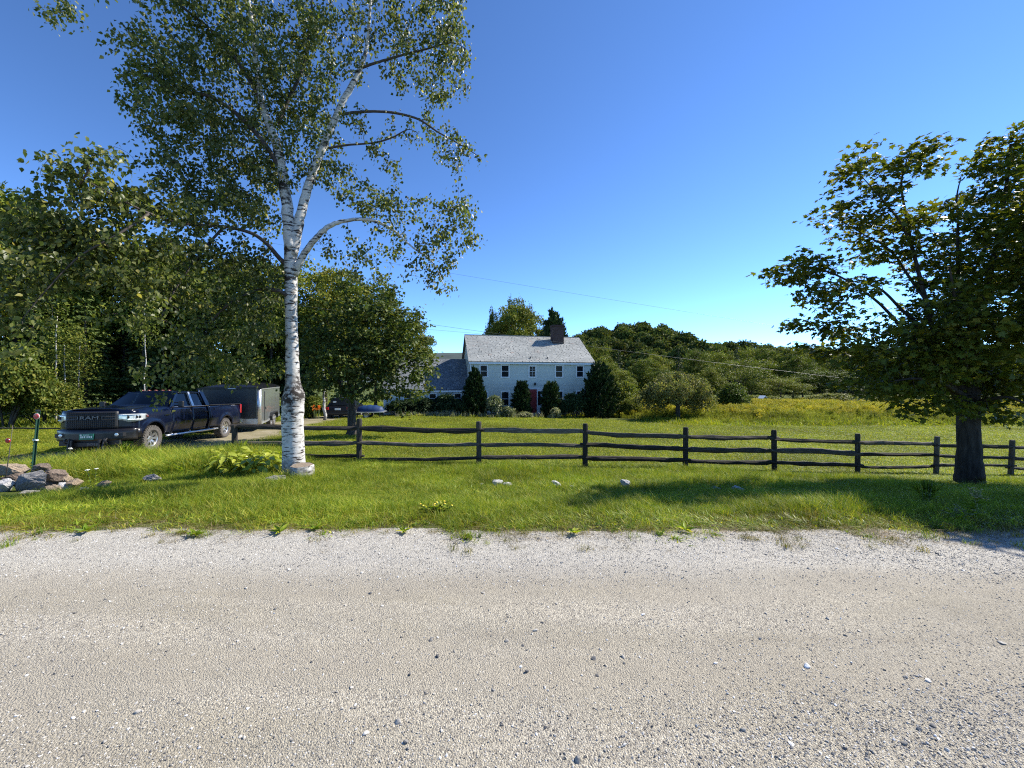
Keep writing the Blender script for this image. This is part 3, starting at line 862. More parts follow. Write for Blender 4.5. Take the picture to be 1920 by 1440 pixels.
def spline(pts, per=6):
    pts = np.asarray(pts, float)
    if len(pts) < 3: 
        t = np.linspace(0, 1, per + 1)[:, None]
        return pts[0] * (1 - t) + pts[-1] * t
    p = np.vstack([2 * pts[0] - pts[1], pts, 2 * pts[-1] - pts[-2]])
    out = []
    for i in range(1, len(p) - 2):
        for k in range(per):
            t = k / per
            out.append(0.5 * ((2 * p[i]) + (-p[i - 1] + p[i + 1]) * t + (2 * p[i - 1] - 5 * p[i] + 4 * p[i + 1] - p[i + 2]) * t * t + (-p[i - 1] + 3 * p[i] - 3 * p[i + 1] + p[i + 2]) * t ** 3))
    out.append(p[-2])
    return np.array(out)

def hero_tree(name, label, cat, base, limbs, pads, per_px, leaves_per, leafgen, mats, seed, trunk_mat_limbs, lift=0.12, droop=0.1, flare=None, spread=1.45):
    """limbs drawn as lines with a depth; pads say where the foliage hangs; twigs grow from the nearest wood to it"""
    rng = np.random.default_rng(seed)
    root = thing(name, label, cat, tuple(base))
    base = np.asarray(base, float)
    wood = MB(); dark = MB()
    nodes = []; nrad = []
    for li, limb in enumerate(limbs):
        pts = [P(a, b, d) for a, b, d, w in limb]
        rr = [w / 2 * d / F for a, b, d, w in limb]
        sp = spline(np.hstack([np.array(pts), np.array(rr)[:, None]]), 6)
        wob = rng.normal(0, 1, (len(sp), 3)) * sp[:, 3:4] * (0.025 if li == 0 else 0.06)
        pos = sp[:, :3] + wob - base; r = np.maximum(sp[:, 3], 0.004)
        if li == 0 and flare: r = r * (1 + flare * np.exp(-np.maximum(pos[:, 2], 0) / 0.22)) 
        (wood if li in trunk_mat_limbs else dark).tube([tuple(q) for q in pos], list(r), 14 if r[0] > 0.08 else 7)
        if li > 0 or True:
            nodes += list(pos[(1 if li else len(pos) // 2):]); nrad += list(r[(1 if li else len(pos) // 2):])
    wood.build('trunk', mats[0], root, smooth=True, fix=True)
    if dark.v: dark.build('bough', mats[1], root, smooth=True)
    tg = []
    for (px, py, d, rx, ry, *rest) in pads:
        dens = rest[0] if rest else 1.0; rd = rest[1] if len(rest) > 1 else None
        n = max(2, int(math.pi * rx * ry * per_px * dens / leaves_per))
        q = rng.normal(0, 1, (n, 3)); q = unit(q) * rng.random((n, 1)) ** (1 / 3)
        c = P(px, py, d); s = d / F
        rdm = rd if rd is not None else 0.5 * (rx + ry) * s * spread
        tg.append(c + q * np.array([rx * s, rdm, ry * s]) - base)
    tg = np.vstack(tg)
    cap = len(nodes) + len(tg) * 3 + 10
    ND = np.zeros((cap, 3)); NR = np.zeros(cap)
    k = len(nodes); ND[:k] = nodes; NR[:k] = nrad
    d0 = np.array([np.min(((ND[:k] - t) ** 2).sum(1)) for t in tg])
    paths = []; radii = []
    for i in np.argsort(d0):
        t = tg[i]
        df = ND[:k] - t
        dist2 = (df ** 2).sum(1)
        j = int(np.argmin(dist2))
        a = ND[j]; L = math.sqrt(dist2[j])
        up = np.array([0, 0, 1.0])
        p1 = a + (t - a) * 0.35 + up * lift * L + rng.normal(0, 0.06, 3) * L
        p2 = a + (t - a) * 0.75 + up * (lift * 0.8) * L + rng.normal(0, 0.06, 3) * L
        p3 = t - up * droop * min(L, 0.8)
        tt = np.linspace(0, 1, 6)[:, None]
        bz = (1 - tt) ** 3 * a + 3 * (1 - tt) ** 2 * tt * p1 + 3 * (1 - tt) * tt ** 2 * p2 + tt ** 3 * p3
        r0 = min(NR[j] * 0.7, 0.005 + 0.010 * L)
        rr = np.linspace(r0, 0.0022, 6)
        paths.append(bz); radii.append(rr)
        for q, w in ((2, 0), (3, 0), (5, 0)):
            if k < cap: ND[k] = bz[q]; NR[k] = max(rr[q], 0.004); k += 1
    paths = np.array(paths); radii = np.array(radii)
    V, Fq = tubes_np(paths, radii, 3)
    link('twigs', mesh_np(name + '_twigs', V, Fq, M['twig'], smooth=True), root)['kind'] = 'stuff'
    # leaves along the outer part of every twig
    m = len(paths)
    idx = np.repeat(np.arange(m), leaves_per)
    u = 0.25 + 0.75 * rng.random(len(idx)) ** 0.8
    f = u * 5; i0 = np.minimum(f.astype(int), 4); fr = (f - i0)[:, None]
    pos = paths[idx, i0] * (1 - fr) + paths[idx, i0 + 1] * fr
    tan = unit(paths[idx, i0 + 1] - paths[idx, i0])
    V, Fq = leafgen(rng, pos, tan)
    fo = link('foliage', mesh_np(name + '_leaves', V, Fq, mats[2]), root); fo['kind'] = 'stuff'
    return root

def birch_leaves(rng, pos, tan):
    n = len(pos)
    pos = pos + rng.normal(0, 0.075, (n, 3)) + np.array([0, 0, -0.03])
    ax = rng.normal(0, 0.55, (n, 3)) + np.array([-0.25, -0.05, -0.75]) + tan * 0.2
    nm = rng.normal(0, .9, (n, 3)) + np.array([0.6, -0.15, 0.35])
    ln = rng.uniform(0.052, 0.090, n); wd = ln * rng.uniform(0.62, 0.85, n)
    return leaf_arrays(pos, ax, nm, ln, wd, T_BIRCH)

def maple_leaves(rng, pos, tan):
    n = len(pos)
    pos = pos + rng.normal(0, 1, (n, 3)) * np.array([0.14, 0.14, 0.05])
    ax = rng.normal(0, 0.8, (n, 3)) * np.array([1, 1, 0.25]) + tan * 0.5 + np.array([0, 0, -0.25])
    nm = rng.normal(0, 0.40, (n, 3)) + np.array([0, 0, 1.0])
    ln = rng.uniform(0.075, 0.135, n); wd = ln * rng.uniform(0.85, 1.1, n)
    return leaf_arrays(pos, ax, nm, ln, wd, T_MAPLE)

# ---- meshes of background trees: (trunk mesh, crown mesh), about 10 m tall, base at 0
def crown_mesh(name, mat, seed, env, nclump, nleaf, leaf, clump_r, flat=0.75, tmpl=T_CARD, shell=0.55, upbias=0.5):
    """env(rng,n) -> points of the crown surface; foliage in clumps of many leaves, gaps between"""
    rng = np.random.default_rng(seed)
    c, out = env(rng, nclump)
    per = nleaf // nclump
    cr = clump_r * rng.uniform(0.6, 1.35, nclump)
    idx = np.repeat(np.arange(nclump), per)
    q = unit(rng.normal(0, 1, (len(idx), 3)))
    q[:, 2] = np.where(q[:, 2] < -0.35, -q[:, 2], q[:, 2])
    rr = cr[idx] * (shell + (1 - shell) * rng.random(len(idx))) * (1 + 0.18 * rng.normal(0, 1, len(idx)))
    pos = c[idx] + q * rr[:, None] * np.array([1, 1, flat])
    ax = rng.normal(0, 0.6, (len(idx), 3)) + q * 0.7 + np.array([0, 0, -0.25])
    nm = q * 1.15 + rng.normal(0, 0.42, (len(idx), 3)) + np.array([0, 0, upbias * .6])
    ln = leaf * rng.uniform(0.6, 1.35, len(idx)); wd = ln * rng.uniform(0.55, 0.9, len(idx))
    V, Fq = leaf_arrays(pos, ax, nm, ln, wd, tmpl)
    return mesh_np(name, V, Fq, mat), c

def ell_env(cz, rx, rz, lo=-0.6, fill=0.35, power=1.0):
    def f(rng, n):
        q = unit(rng.normal(0, 1, (n * 4, 3))); q = q[q[:, 2] > lo][:n]
        s = (fill + (1 - fill) * rng.random((len(q), 1))) ** power
        while len(q) < n:
            q = np.vstack([q, q[:n - len(q)]]); s = np.vstack([s, s[:len(q) - len(s)]])
        return q * s * np.array([rx, rx, rz]) + np.array([0, 0, cz]), q
    return f

def trunk_mesh(name, mat, seed, h, r, clumps, nlimb=10, start=0.25):
    rng = np.random.default_rng(seed + 100)
    mb = MB()
    pts = [(rng.normal(0, 0.05) * k, rng.normal(0, 0.05) * k, h * k / 6) for k in range(7)]
    pts[0] = (0, 0, -0.25)
    mb.tube(pts, [r * 1.35] + [r * (1 - 0.14 * k) for k in range(1, 7)], 8)
    sel = rng.permutation(len(clumps))[:nlimb]
    for i in sel:
        c = clumps[i]
        t = np.clip((c[2] - np.hypot(c[0], c[1]) * 0.8) / h, start, 0.95); f = t * 6; k = min(int(f), 5)
        a = np.array(pts[k]) * (1 - (f - k)) + np.array(pts[k + 1]) * (f - k)
        m = a * 0.5 + c * 0.5 + np.array([0, 0, -0.08 * np.linalg.norm(c - a)])
        rr = r * (1 - 0.8 * t) * 0.5
        mb.tube([tuple(a), tuple(m), tuple(c)], [rr, rr * 0.6, rr * 0.2], 5)
    return mb.mesh(name, mat, smooth=True)

def conifer_mesh(name, mat, seed, h, r, tiers=22, per=9, nl=16, droop=0.25, leaf=0.34, bare=0.05, mixup=0.15):
    rng = np.random.default_rng(seed)
    P_, A_, N_, L_ = [], [], [], []
    for t in range(tiers):
        f = (t + 0.5 + rng.normal(0, 0.15)) / tiers
        z = h * (bare + (1 - bare) * f)
        rt = r * (1 - f) ** 0.85 * rng.uniform(0.8, 1.12) + 0.10
        nb = max(4, int(per * (0.5 + 0.6 * (1 - f))))
        for b in range(nb):
            a = 2 * math.pi * (b + rng.random()) / nb
            ln = rt * rng.uniform(0.65, 1.1)
            d = np.array([math.cos(a), math.sin(a), 0]); sd = np.array([-d[1], d[0], 0])
            n = max(4, int(nl * (0.35 + 0.65 * ln / r)))
            s = rng.random(n) ** 0.7
            wv = (1 - s) * 0.32 * ln + 0.10
            off = rng.uniform(-1, 1, n) * wv
            zz = z - droop * ln * s ** 1.3 + 0.12 * ln * np.maximum(0, s - 0.75) + rng.normal(0, 0.05, n)
            pos = d[None] * (s * ln)[:, None] + sd[None] * off[:, None]; pos[:, 2] = zz
            P_.append(pos); A_.append(d[None] * 0.9 + sd[None] * (np.sign(off) * 0.55)[:, None] + np.array([0, 0, -0.25]) + rng.normal(0, mixup, (n, 3)))
            N_.append(np.array([0, 0, 1.0]) + rng.normal(0, 0.45, (n, 3))); L_.append(leaf * rng.uniform(0.6, 1.3, n))
    pos = np.vstack(P_); ln = np.concatenate(L_)
    V, Fq = leaf_arrays(pos, np.vstack(A_), np.vstack(N_), ln, ln * 0.55, T_NEEDLE)
    return mesh_np(name, V, Fq, mat)

BARK_PALE = M['bark']
def make_kind(key, mat, seed, env, ncl, nl, leaf, cr, h, r, **kw):
    cm, c = crown_mesh(key + '_crown', mat, seed, env, ncl, nl, leaf, cr, **kw)
    return trunk_mesh(key + '_trunk', M['bark'], seed, h, r, c), cm
KIND = {}
KIND['broad_a'] = make_kind('broad_a', M['treeleaf'], 1, ell_env(6.2, 3.1, 3.9, -0.9, 0.4), 80, 17000, 0.20, 0.85, 8.5, 0.17)
KIND['broad_b'] = make_kind('broad_b', M['treeleaf'], 2, ell_env(5.8, 3.6, 3.9, -0.85, 0.45), 90, 17000, 0.20, 0.85, 8.0, 0.18)
KIND['broad_c'] = make_kind('broad_c', M['lightleaf'], 3, ell_env(5.6, 2.9, 4.3, -0.9, 0.4), 85, 16000, 0.20, 0.75, 8.2, 0.16)
KIND['broad_d'] = make_kind('broad_d', M['lightleaf'], 4, ell_env(5.2, 3.7, 4.2, -0.85, 0.5), 90, 16000, 0.20, 0.85, 7.8, 0.18)
KIND['willow'] = make_kind('willow', M['lightleaf'], 6, ell_env(5.0, 4.4, 4.6, -0.8, 0.7), 46, 15000, 0.20, 1.35, 7.5, 0.22, flat=0.6, shell=0.8)
KIND['poplar'] = make_kind('poplar', M['treeleaf'], 5, ell_env(6.0, 1.7, 4.3, -0.95, 0.35), 80, 12000, 0.22, 0.62, 9.0, 0.15, flat=1.25)
def con(key, mat, seed, h, r, **kw):
    cm = conifer_mesh(key + '_crown', mat, seed, h, r, **kw)
    mb = MB(); mb.tube([(0, 0, -0.3), (0, 0, h * 0.5), (0, 0, h * 0.97)], [h * 0.018, h * 0.011, 0.015], 7)
    return mb.mesh(key + '_trunk', M['bark'], smooth=True), cm
KIND['conifer_a'] = con('conifer_a', M['needle'], 11, 10, 2.5, tiers=24, per=10, nl=22)
KIND['conifer_b'] = con('conifer_b', M['spruceneedle'], 12, 10, 3.4, tiers=22, per=12, nl=34, droop=0.12, leaf=0.30)

def make_tree(name, label, kind, x, y, h, w=None, rz=0.0, group=None, cat='tree', base_h=10.0, base_w=7.0, sink=0.1):
    t = thing(name, label, cat, (x, y, gzf(x, y) - sink), rz, group)
    tm, cm = KIND[kind]
    s = h / base_h; sw = s if w is None else w / base_w
    link('trunk', tm, t, scale=(sw, sw, s)); link('crown', cm, t, scale=(sw, sw, s))
    return t

# ------------------------------------------------------------------ the two near trees
d = 8.0
bx, by = P(555, 0, d)[:2]
BIRCH_BASE = (bx, by, gzf(bx, by) - 0.03)
limbs = [
    [(552, 905, 8.00, 40.5), (551, 870, 8.00, 37.8), (549, 810, 8.00, 37.0), (549, 765, 8.00, 37.8), (551, 742, 8.00, 37.0), (549, 715, 8.00, 25.5), (548, 660, 8.00, 22.0), (546, 590, 8.00, 20.8), (546, 540, 8.00, 21.1), (545, 490, 8.00, 22.0), (545, 430, 8.00, 19.4)],
    [(545, 470, 8.00, 22), (540, 400, 8.00, 20), (531, 330, 8.00, 18), (520, 275, 8.00, 16), (505, 235, 8.00, 14), (490, 190, 8.00, 11), (480, 110, 8.00, 9), (466, 0, 8.00, 7), (450, -110, 8, 5), (440, -190, 8, 3)],
    [(548, 480, 8.00, 18), (560, 420, 8.05, 17), (576, 355, 8.10, 15), (600, 290, 8.20, 13), (638, 200, 8.30, 11), (660, 160, 8.35, 10), (684, 105, 8.40, 7), (692, 40, 8.40, 5), (700, -80, 8.4, 4), (705, -160, 8.4, 2)],
    [(552, 515, 8.00, 13.5), (568, 480, 7.95, 12.0), (590, 450, 7.90, 10.5), (618, 424, 7.90, 9.0), (650, 414, 7.95, 6.8), (690, 412, 8.00, 6.0), (735, 430, 8.10, 4.5), (775, 465, 8.20, 3.0), (810, 490, 8.20, 2.2), (835, 540, 8.20, 1.5)],
    [(640, 215, 8.30, 6.0), (665, 211, 8.35, 5.2), (700, 209, 8.40, 4.5), (742, 212, 8.50, 4.5), (785, 224, 8.50, 3.8), (825, 250, 8.50, 3.0), (870, 275, 8.50, 2.2), (900, 295, 8.50, 1.1)],
    [(615, 278, 8.20, 4.5), (650, 272, 8.30, 3.8), (700, 268, 8.40, 3.0), (735, 258, 8.40, 3.0), (765, 243, 8.40, 1.5), (785, 250, 8.40, 0.8)],
    [(676, 128, 8.40, 5.2), (705, 118, 8.45, 4.5), (745, 106, 8.50, 3.8), (800, 92, 8.50, 3.0), (845, 80, 8.40, 2.2), (872, 90, 8.40, 1.1)],
    [(540, 500, 8.00, 9.1), (522, 482, 7.90, 8.4), (498, 455, 7.70, 7.0), (468, 436, 7.50, 6.3), (420, 425, 7.20, 5.6), (350, 420, 6.65, 4.9), (280, 400, 5.82, 4.2), (200, 360, 5.50, 2.8), (130, 320, 5.30, 2.1), (90, 300, 5.30, 1.4)],
    [(531, 330, 8.00, 10), (510, 290, 7.90, 9), (480, 250, 7.80, 8), (440, 210, 7.70, 7), (390, 180, 7.60, 6), (330, 170, 7.60, 4), (270, 140, 7.60, 3), (220, 140, 7.60, 2)],
    [(490, 190, 8.00, 8), (455, 130, 7.90, 7), (410, 70, 7.80, 6), (350, 20, 7.60, 5), (270, -40, 7.5, 4), (190, -40, 7.4, 3), (120, -5, 7.4, 2)],
    [(520, 230, 8.00, 7), (545, 180, 8.10, 6), (570, 120, 8.30, 5), (580, 50, 8.40, 4), (590, -40, 8.4, 3)],
    [(420, 425, 7.20, 5), (380, 470, 7.00, 4), (330, 540, 6.50, 3), (300, 600, 6.27, 2)],
    [(280, 400, 5.82, 5), (220, 440, 5.50, 4), (150, 480, 5.30, 3), (90, 540, 5.10, 2), (40, 600, 5.00, 1.5)],
    [(546, 560, 8.00, 9), (520, 545, 7.80, 8), (480, 545, 7.60, 6), (430, 570, 7.40, 4), (390, 610, 7.30, 3)],
    [(150, 345, 5.35, 4), (165, 320, 5.30, 3), (172, 295, 5.30, 2), (215, 275, 6.20, 1.2)],
]
pads = [(345, 55, 7.80, 72, 55), (430, 55, 8.00, 80, 60), (325, 150, 7.60, 80, 60), (405, 165, 8.00, 95, 80), (305, 225, 7.60, 55, 40), (370, 270, 7.80, 80, 55), (450, 265, 8.00, 75, 60, 1.1),
        (515, 120, 8.10, 70, 90), (565, 60, 8.50, 60, 65), (625, 80, 8.30, 60, 65), (570, 170, 8.20, 65, 65), (280, 105, 7.60, 40, 35), (255, 165, 7.60, 25, 25, 0.6), (260, 205, 7.60, 22, 22, 0.6),
        (720, 35, 8.50, 75, 45), (800, 55, 8.50, 70, 50), (850, 55, 8.30, 38, 60), (775, 120, 8.50, 65, 35, 0.9), (843, 135, 8.30, 38, 50, 0.9), (800, 170, 8.40, 40, 30, 0.6),
        (690, 235, 8.50, 50, 28, 0.5), (780, 235, 8.50, 45, 22, 0.6), (845, 265, 8.50, 40, 28, 0.8), (880, 285, 8.50, 28, 18, 0.8), (860, 310, 8.50, 28, 16, 0.5), (725, 300, 8.40, 40, 26, 0.5), (700, 260, 8.40, 30, 20, 0.5),
        (650, 330, 8.40, 60, 36, 0.8), (690, 375, 8.40, 60, 32, 0.9), (765, 390, 8.20, 55, 36, 0.8), (850, 395, 8.20, 45, 40, 1.0), (870, 440, 8.20, 30, 30, 0.8), (825, 460, 8.20, 50, 36, 0.8), (800, 500, 8.20, 55, 28, 0.6), (830, 530, 8.20, 25, 18, 0.6),
        (720, 450, 8.30, 50, 30, 0.6), (690, 500, 8.30, 50, 34, 0.6), (640, 460, 8.20, 45, 30, 0.5),
        (480, 330, 8.00, 75, 50), (405, 360, 7.70, 75, 45, 0.95), (530, 240, 8.10, 55, 55, 0.8), (465, 400, 7.80, 65, 36), (340, 330, 7.27, 55, 40, 0.8), (600, 240, 8.20, 40, 50, 0.7), (580, 320, 8.20, 40, 40, 0.5),
        (330, 400, 6.79, 75, 34), (255, 375, 5.90, 62, 40), (185, 345, 5.60, 45, 35), (205, 290, 5.30, 22, 22, 0.7), (165, 290, 5.30, 22, 20, 0.7), (100, 320, 5.30, 26, 18, 0.7), (85, 295, 5.30, 12, 10, 0.6), (150, 400, 5.60, 75, 40), (85, 430, 5.40, 60, 36),
        (170, 460, 5.70, 70, 40), (90, 500, 5.30, 70, 40), (250, 460, 5.90, 70, 40), (350, 480, 6.84, 75, 45), (435, 480, 7.50, 60, 40), (40, 590, 5.10, 40, 34, 0.6), (40, 540, 5.10, 40, 30, 0.7), (25, 655, 5.00, 20, 20, 0.5), (480, 500, 7.70, 50, 40),
        (485, 560, 7.70, 50, 40), (405, 560, 7.40, 70, 40), (325, 560, 6.66, 60, 40, 0.8), (260, 530, 5.90, 60, 40, 0.7), (470, 625, 7.60, 50, 40), (405, 640, 7.40, 60, 34), (340, 640, 6.87, 50, 34, 0.8), (290, 690, 6.39, 34, 22, 0.6), (425, 690, 7.50, 60, 30), (340, 700, 6.97, 40, 26, 0.7), (500, 690, 7.80, 36, 22), (320, 745, 6.72, 18, 20, 0.5), (245, 600, 6.00, 40, 30, 0.5),
        (450, -70, 8, 110, 60, 0.7), (600, -70, 8.4, 100, 60, 0.7), (740, -60, 8.4, 100, 50, 0.7), (370, -50, 7.7, 70, 45, 0.7), (500, -160, 8, 160, 50, 0.6), (680, -150, 8.4, 80, 50, 0.6), (820, -40, 8.4, 50, 40, 0.6),
        (95, 8, 7.40, 50, 10, 0.8, .3), (145, 30, 7.40, 18, 12, 0.8, .2), (88, 38, 7.40, 10, 14, 0.8, .2), (150, -25, 7.4, 60, 14, 0.6, .3)]
hero_tree('paper_birch', 'tall paper birch with peeling white trunk and forked white limbs at the roadside', 'tree', BIRCH_BASE, limbs, pads,
          0.108, 22, birch_leaves, (M['birchbark'], M['twig'], M['birchleaf']), 21, {0, 1, 2, 3}, 0.10, 0.25, flare=0.18)

dm = 9.2
mx, my = P(1817, 0, dm)[:2]
MAPLE_BASE = (mx, my, gzf(mx, my) - 0.05)
limbs = [
    [(1817, 905, 9.2, 42.0), (1817, 880, 9.2, 38.3), (1817, 840, 9.2, 33.0), (1816, 790, 9.2, 31.7), (1814, 745, 9.2, 33.0), (1812, 715, 9.2, 30.4)],
    [(1802, 760, 9.1, 14.5), (1770, 700, 8.9, 9.9), (1730, 650, 8.7, 7.3), (1690, 612, 8.6, 5.9), (1650, 570, 8.5, 4.6), (1610, 540, 8.5, 3.3), (1560, 512, 8.5, 3.3), (1510, 500, 8.5, 2.0)],
    [(1806, 740, 9.2, 14.5), (1775, 680, 9.1, 11.2), (1750, 620, 9.0, 8.6), (1730, 540, 8.9, 6.6), (1712, 470, 8.9, 5.3), (1698, 400, 8.9, 4.0), (1690, 345, 8.9, 3.3), (1700, 300, 8.9, 2.0)],
    [(1816, 730, 9.2, 17.2), (1828, 640, 9.4, 13.2), (1850, 540, 9.6, 10.6), (1872, 440, 9.7, 7.3), (1888, 340, 9.7, 4.6), (1895, 270, 9.7, 3.3)],
    [(1750, 650, 9, 9.2), (1722, 610, 8.9, 7.3), (1690, 580, 8.8, 5.3), (1655, 545, 8.7, 4.0), (1620, 530, 8.7, 2.0)],
    [(1800, 700, 9.3, 9.2), (1798, 600, 9.4, 7.9), (1796, 500, 9.5, 5.9), (1796, 410, 9.5, 3.3), (1794, 370, 9.5, 2.6), (1802, 330, 9.5, 1.3)],
    [(1825, 735, 9.2, 18.5), (1880, 640, 9.5, 14.5), (1950, 560, 9.8, 10.6), (2030, 480, 10, 5.3)],
    [(1735, 560, 8.9, 5.9), (1705, 520, 9.2, 4.6), (1670, 470, 9.4, 3.3), (1620, 440, 9.4, 2.0), (1570, 410, 9.4, 1.3)],
    [(1715, 480, 8.9, 4.6), (1690, 420, 8.6, 4.0), (1650, 370, 8.6, 2.6), (1615, 330, 8.6, 1.3)],
    [(1812, 745, 9.2, 10.6), (1770, 720, 8.5, 7.9), (1720, 710, 8.0, 5.3), (1670, 715, 7.8, 2.6)],
    [(1820, 760, 9.2, 10.6), (1850, 750, 8.6, 7.9), (1890, 745, 8.2, 5.3), (1930, 760, 8, 2.6)],
    [(1815, 730, 9.2, 13.2), (1800, 640, 8.4, 9.2), (1790, 560, 7.8, 5.3), (1780, 500, 7.6, 2.6)],
]
pads = [(1605, 305, 8.7, 38, 30, .9, .7), (1590, 335, 8.7, 28, 18, .7, .5), (1715, 288, 8.9, 38, 26, 1, .7), (1690, 330, 8.8, 50, 28, 1, .8), (1640, 370, 8.7, 40, 20, .9, .7), (1565, 398, 9.2, 42, 17, .9, .6), (1620, 425, 9.3, 60, 28, 1, .8), (1690, 420, 8.9, 50, 30, 1, .8), (1755, 405, 9.1, 50, 26, 1.1, .8),
        (1640, 470, 9.2, 55, 22, 1, .8), (1720, 470, 9, 50, 30, .9, .8), (1495, 500, 8.5, 50, 26, 1, .7), (1540, 495, 8.5, 40, 22, 1, .7), (1470, 530, 8.5, 26, 12, .7, .4), (1545, 545, 8.5, 55, 22, .9, .8), (1590, 560, 8.5, 40, 18, .8, .7), (1650, 520, 8.8, 65, 10, .9, .6), (1530, 600, 8.4, 58, 18, .9, .8), (1490, 612, 8.4, 28, 10, .7, .5),
        (1605, 620, 8.5, 80, 20, .9, .9), (1550, 640, 8.5, 50, 14, .8, .7), (1600, 665, 8.4, 70, 22, 1, .9), (1680, 665, 8.5, 70, 30, 1.1, 1), (1690, 710, 8.3, 90, 28, 1.2, 1.2), (1630, 725, 8, 50, 22, 1, .8),
        (1770, 590, 9, 65, 75, 1.3, 1.3), (1840, 600, 9.2, 70, 90, 1.5, 1.6), (1770, 500, 9.2, 45, 40, 1.2, 1), (1865, 480, 9.5, 70, 90, 1.5, 1.4), (1880, 360, 9.7, 48, 70, 1.4, 1), (1890, 280, 9.7, 42, 38, 1.2, .8), (1850, 330, 9.6, 28, 26, .9, .6), (1905, 250, 9.7, 26, 18, .9, .5), (1840, 420, 9.5, 40, 28, 1.2, .8),
        (1790, 700, 8.9, 100, 40, 1.5, 1.4), (1720, 745, 8.2, 60, 22, 1.2, .9), (1750, 770, 8.2, 50, 14, .8, .7), (1700, 780, 8.2, 30, 8, .5, .5), (1880, 700, 9, 60, 55, 1.5, 1.2), (1880, 760, 8.6, 45, 22, 1.1, .8), (1885, 790, 8.5, 40, 10, .7, .5), (1840, 740, 9.6, 70, 30, 1.2, 1), (1640, 640, 9.6, 90, 26, .8, 1.0),
        (2090, 400, 6.6, 80, 120, 1.1, 1.0), (2180, 520, 6.5, 90, 120, 1.1, 1.0), (2170, 330, 6.7, 90, 90, 1, .9), (2010, 430, 7.3, 90, 120, 1, 1.0), (2080, 560, 7.0, 80, 100, 1, 1.0), (2060, 300, 7.4, 80, 80, 1, .9), (2150, 420, 7.4, 90, 120, 1, 1.0), (2020, 620, 7.2, 60, 60, 1, .8), (1990, 450, 9.8, 90, 130, 1, 1.6), (2000, 650, 9.6, 90, 90, 1, 1.6), (1960, 300, 9.8, 60, 70, 1, 1.2), (1810, 640, 7.8, 70, 70, 1.1, .8), (1850, 540, 10.6, 80, 80, 1, .8), (1800, 560, 7.6, 40, 30, .8, .6)]
hero_tree('maple_tree', 'dark spreading maple with thick grey trunk overhanging the fence at the right', 'tree', MAPLE_BASE, limbs, pads,
          0.082, 18, maple_leaves, (M['maplebark'], M['maplebark'], M['mapleleaf']), 33, set(range(12)), 0.02, 0.08, flare=0.0)

# cut stem beside the birch foot
sx, sy = P(566, 0, 7.62)[:2]
st = thing('birch_stump', 'short sawn birch stump with flat brown top at the foot of the birch', 'stump', (sx, sy, gzf(sx, sy)))
mb = MB(); mb.lathe([(0.255, -0.12), (0.235, 0.0), (0.212, 0.12), (0.205, 0.27), (0.198, 0.285)], 'z', (0, 0, 0), 22)
for i, v in enumerate(mb.v):
    a = math.atan2(v[1], v[0]); k = 1 + 0.06 * math.sin(3 * a + 1) + 0.03 * math.sin(7 * a)
    mb.v[i] = (v[0] * k, v[1] * k, v[2] + (0.05 * v[1] if v[2] > 0.2 else 0))
mb.f = [f for f in mb.f if len(f) == 4]; mb.m = [0] * len(mb.f)
stt = mb.build('stump_bark', M['birchbark'], st, smooth=True)
mb = MB(); mb.lathe([(0.0, 0.286), (0.10, 0.288), (0.185, 0.284)], 'z', (0, 0, 0), 22, close=False)
mb.lathe([(0.02, 0.290), (0.186, 0.283), (0.196, 0.27)], 'z', (0, 0, 0), 22)
for i, v in enumerate(mb.v):
    a = math.atan2(v[1], v[0]); k = 1 + 0.06 * math.sin(3 * a + 1) + 0.03 * math.sin(7 * a)
    mb.v[i] = (v[0] * k, v[1] * k, v[2] + 0.05 * v[1])
mb.build('cut_face', M['cutwood'], st)

# ------------------------------------------------------------------ driveway maple
d = 16.5
dx_, dy_ = P(660, 0, d)[:2]
DM_BASE = (dx_, dy_, gzf(dx_, dy_) - 0.05)
limbs = [
    [(660, 822, d, 22), (660, 800, d, 16), (659, 770, d, 15), (657, 748, d, 15), (656, 735, d, 13)],
    [(657, 752, d, 9), (648, 738, d, 8), (635, 715, d - .4, 6), (615, 690, d - .6, 4), (600, 660, d - .6, 2)],
    [(657, 745, d, 9), (668, 725, d, 8), (685, 700, d, 6), (705, 670, d, 4), (730, 640, d, 2)],
    [(656, 740, d, 9), (655, 690, d + .2, 7), (660, 630, d + .3, 5), (665, 580, d + .3, 2)],
    [(660, 745, d, 8), (700, 715, d + .3, 6), (745, 690, d + .5, 4), (790, 670, d + .5, 2)],
]
pads = [(620, 670, d - .6, 55, 45, 1, 1.2), (680, 680, d - .5, 60, 45, 1.1, 1.4), (740, 680, d, 55, 45, 1, 1.3), (790, 660, d + .4, 32, 35, .9, 1), (640, 610, d, 55, 45, 1, 1.4), (700, 600, d, 55, 50, 1, 1.5), (755, 610, d + .3, 45, 40, .9, 1.2), (660, 550, d + .3, 40, 30, .9, 1), (715, 550, d + .3, 35, 30, .7, .9),
        (610, 720, d - .6, 40, 16, .8, .8), (690, 735, d - .6, 60, 18, .9, 1), (760, 735, d - .2, 55, 16, .8, .9), (760, 775, d - .4, 25, 10, .4, .5), (795, 705, d, 26, 18, .7, .7), (590, 640, d - .3, 30, 40, .8, .9)]
def drive_leaves(rng, pos, tan):
    n = len(pos)
    pos = pos + rng.normal(0, 1, (n, 3)) * np.array([0.18, 0.18, 0.08])
    ax = rng.normal(0, 0.7, (n, 3)) * np.array([1, 1, 0.4]) + tan * 0.4 + np.array([0, 0, -0.4])
    nm = rng.normal(0, 0.5, (n, 3)) + np.array([0, 0, 0.8])
    ln = rng.uniform(0.10, 0.18, n); wd = ln * rng.uniform(0.8, 1.05, n)
    return leaf_arrays(pos, ax, nm, ln, wd, T_DIAMOND)
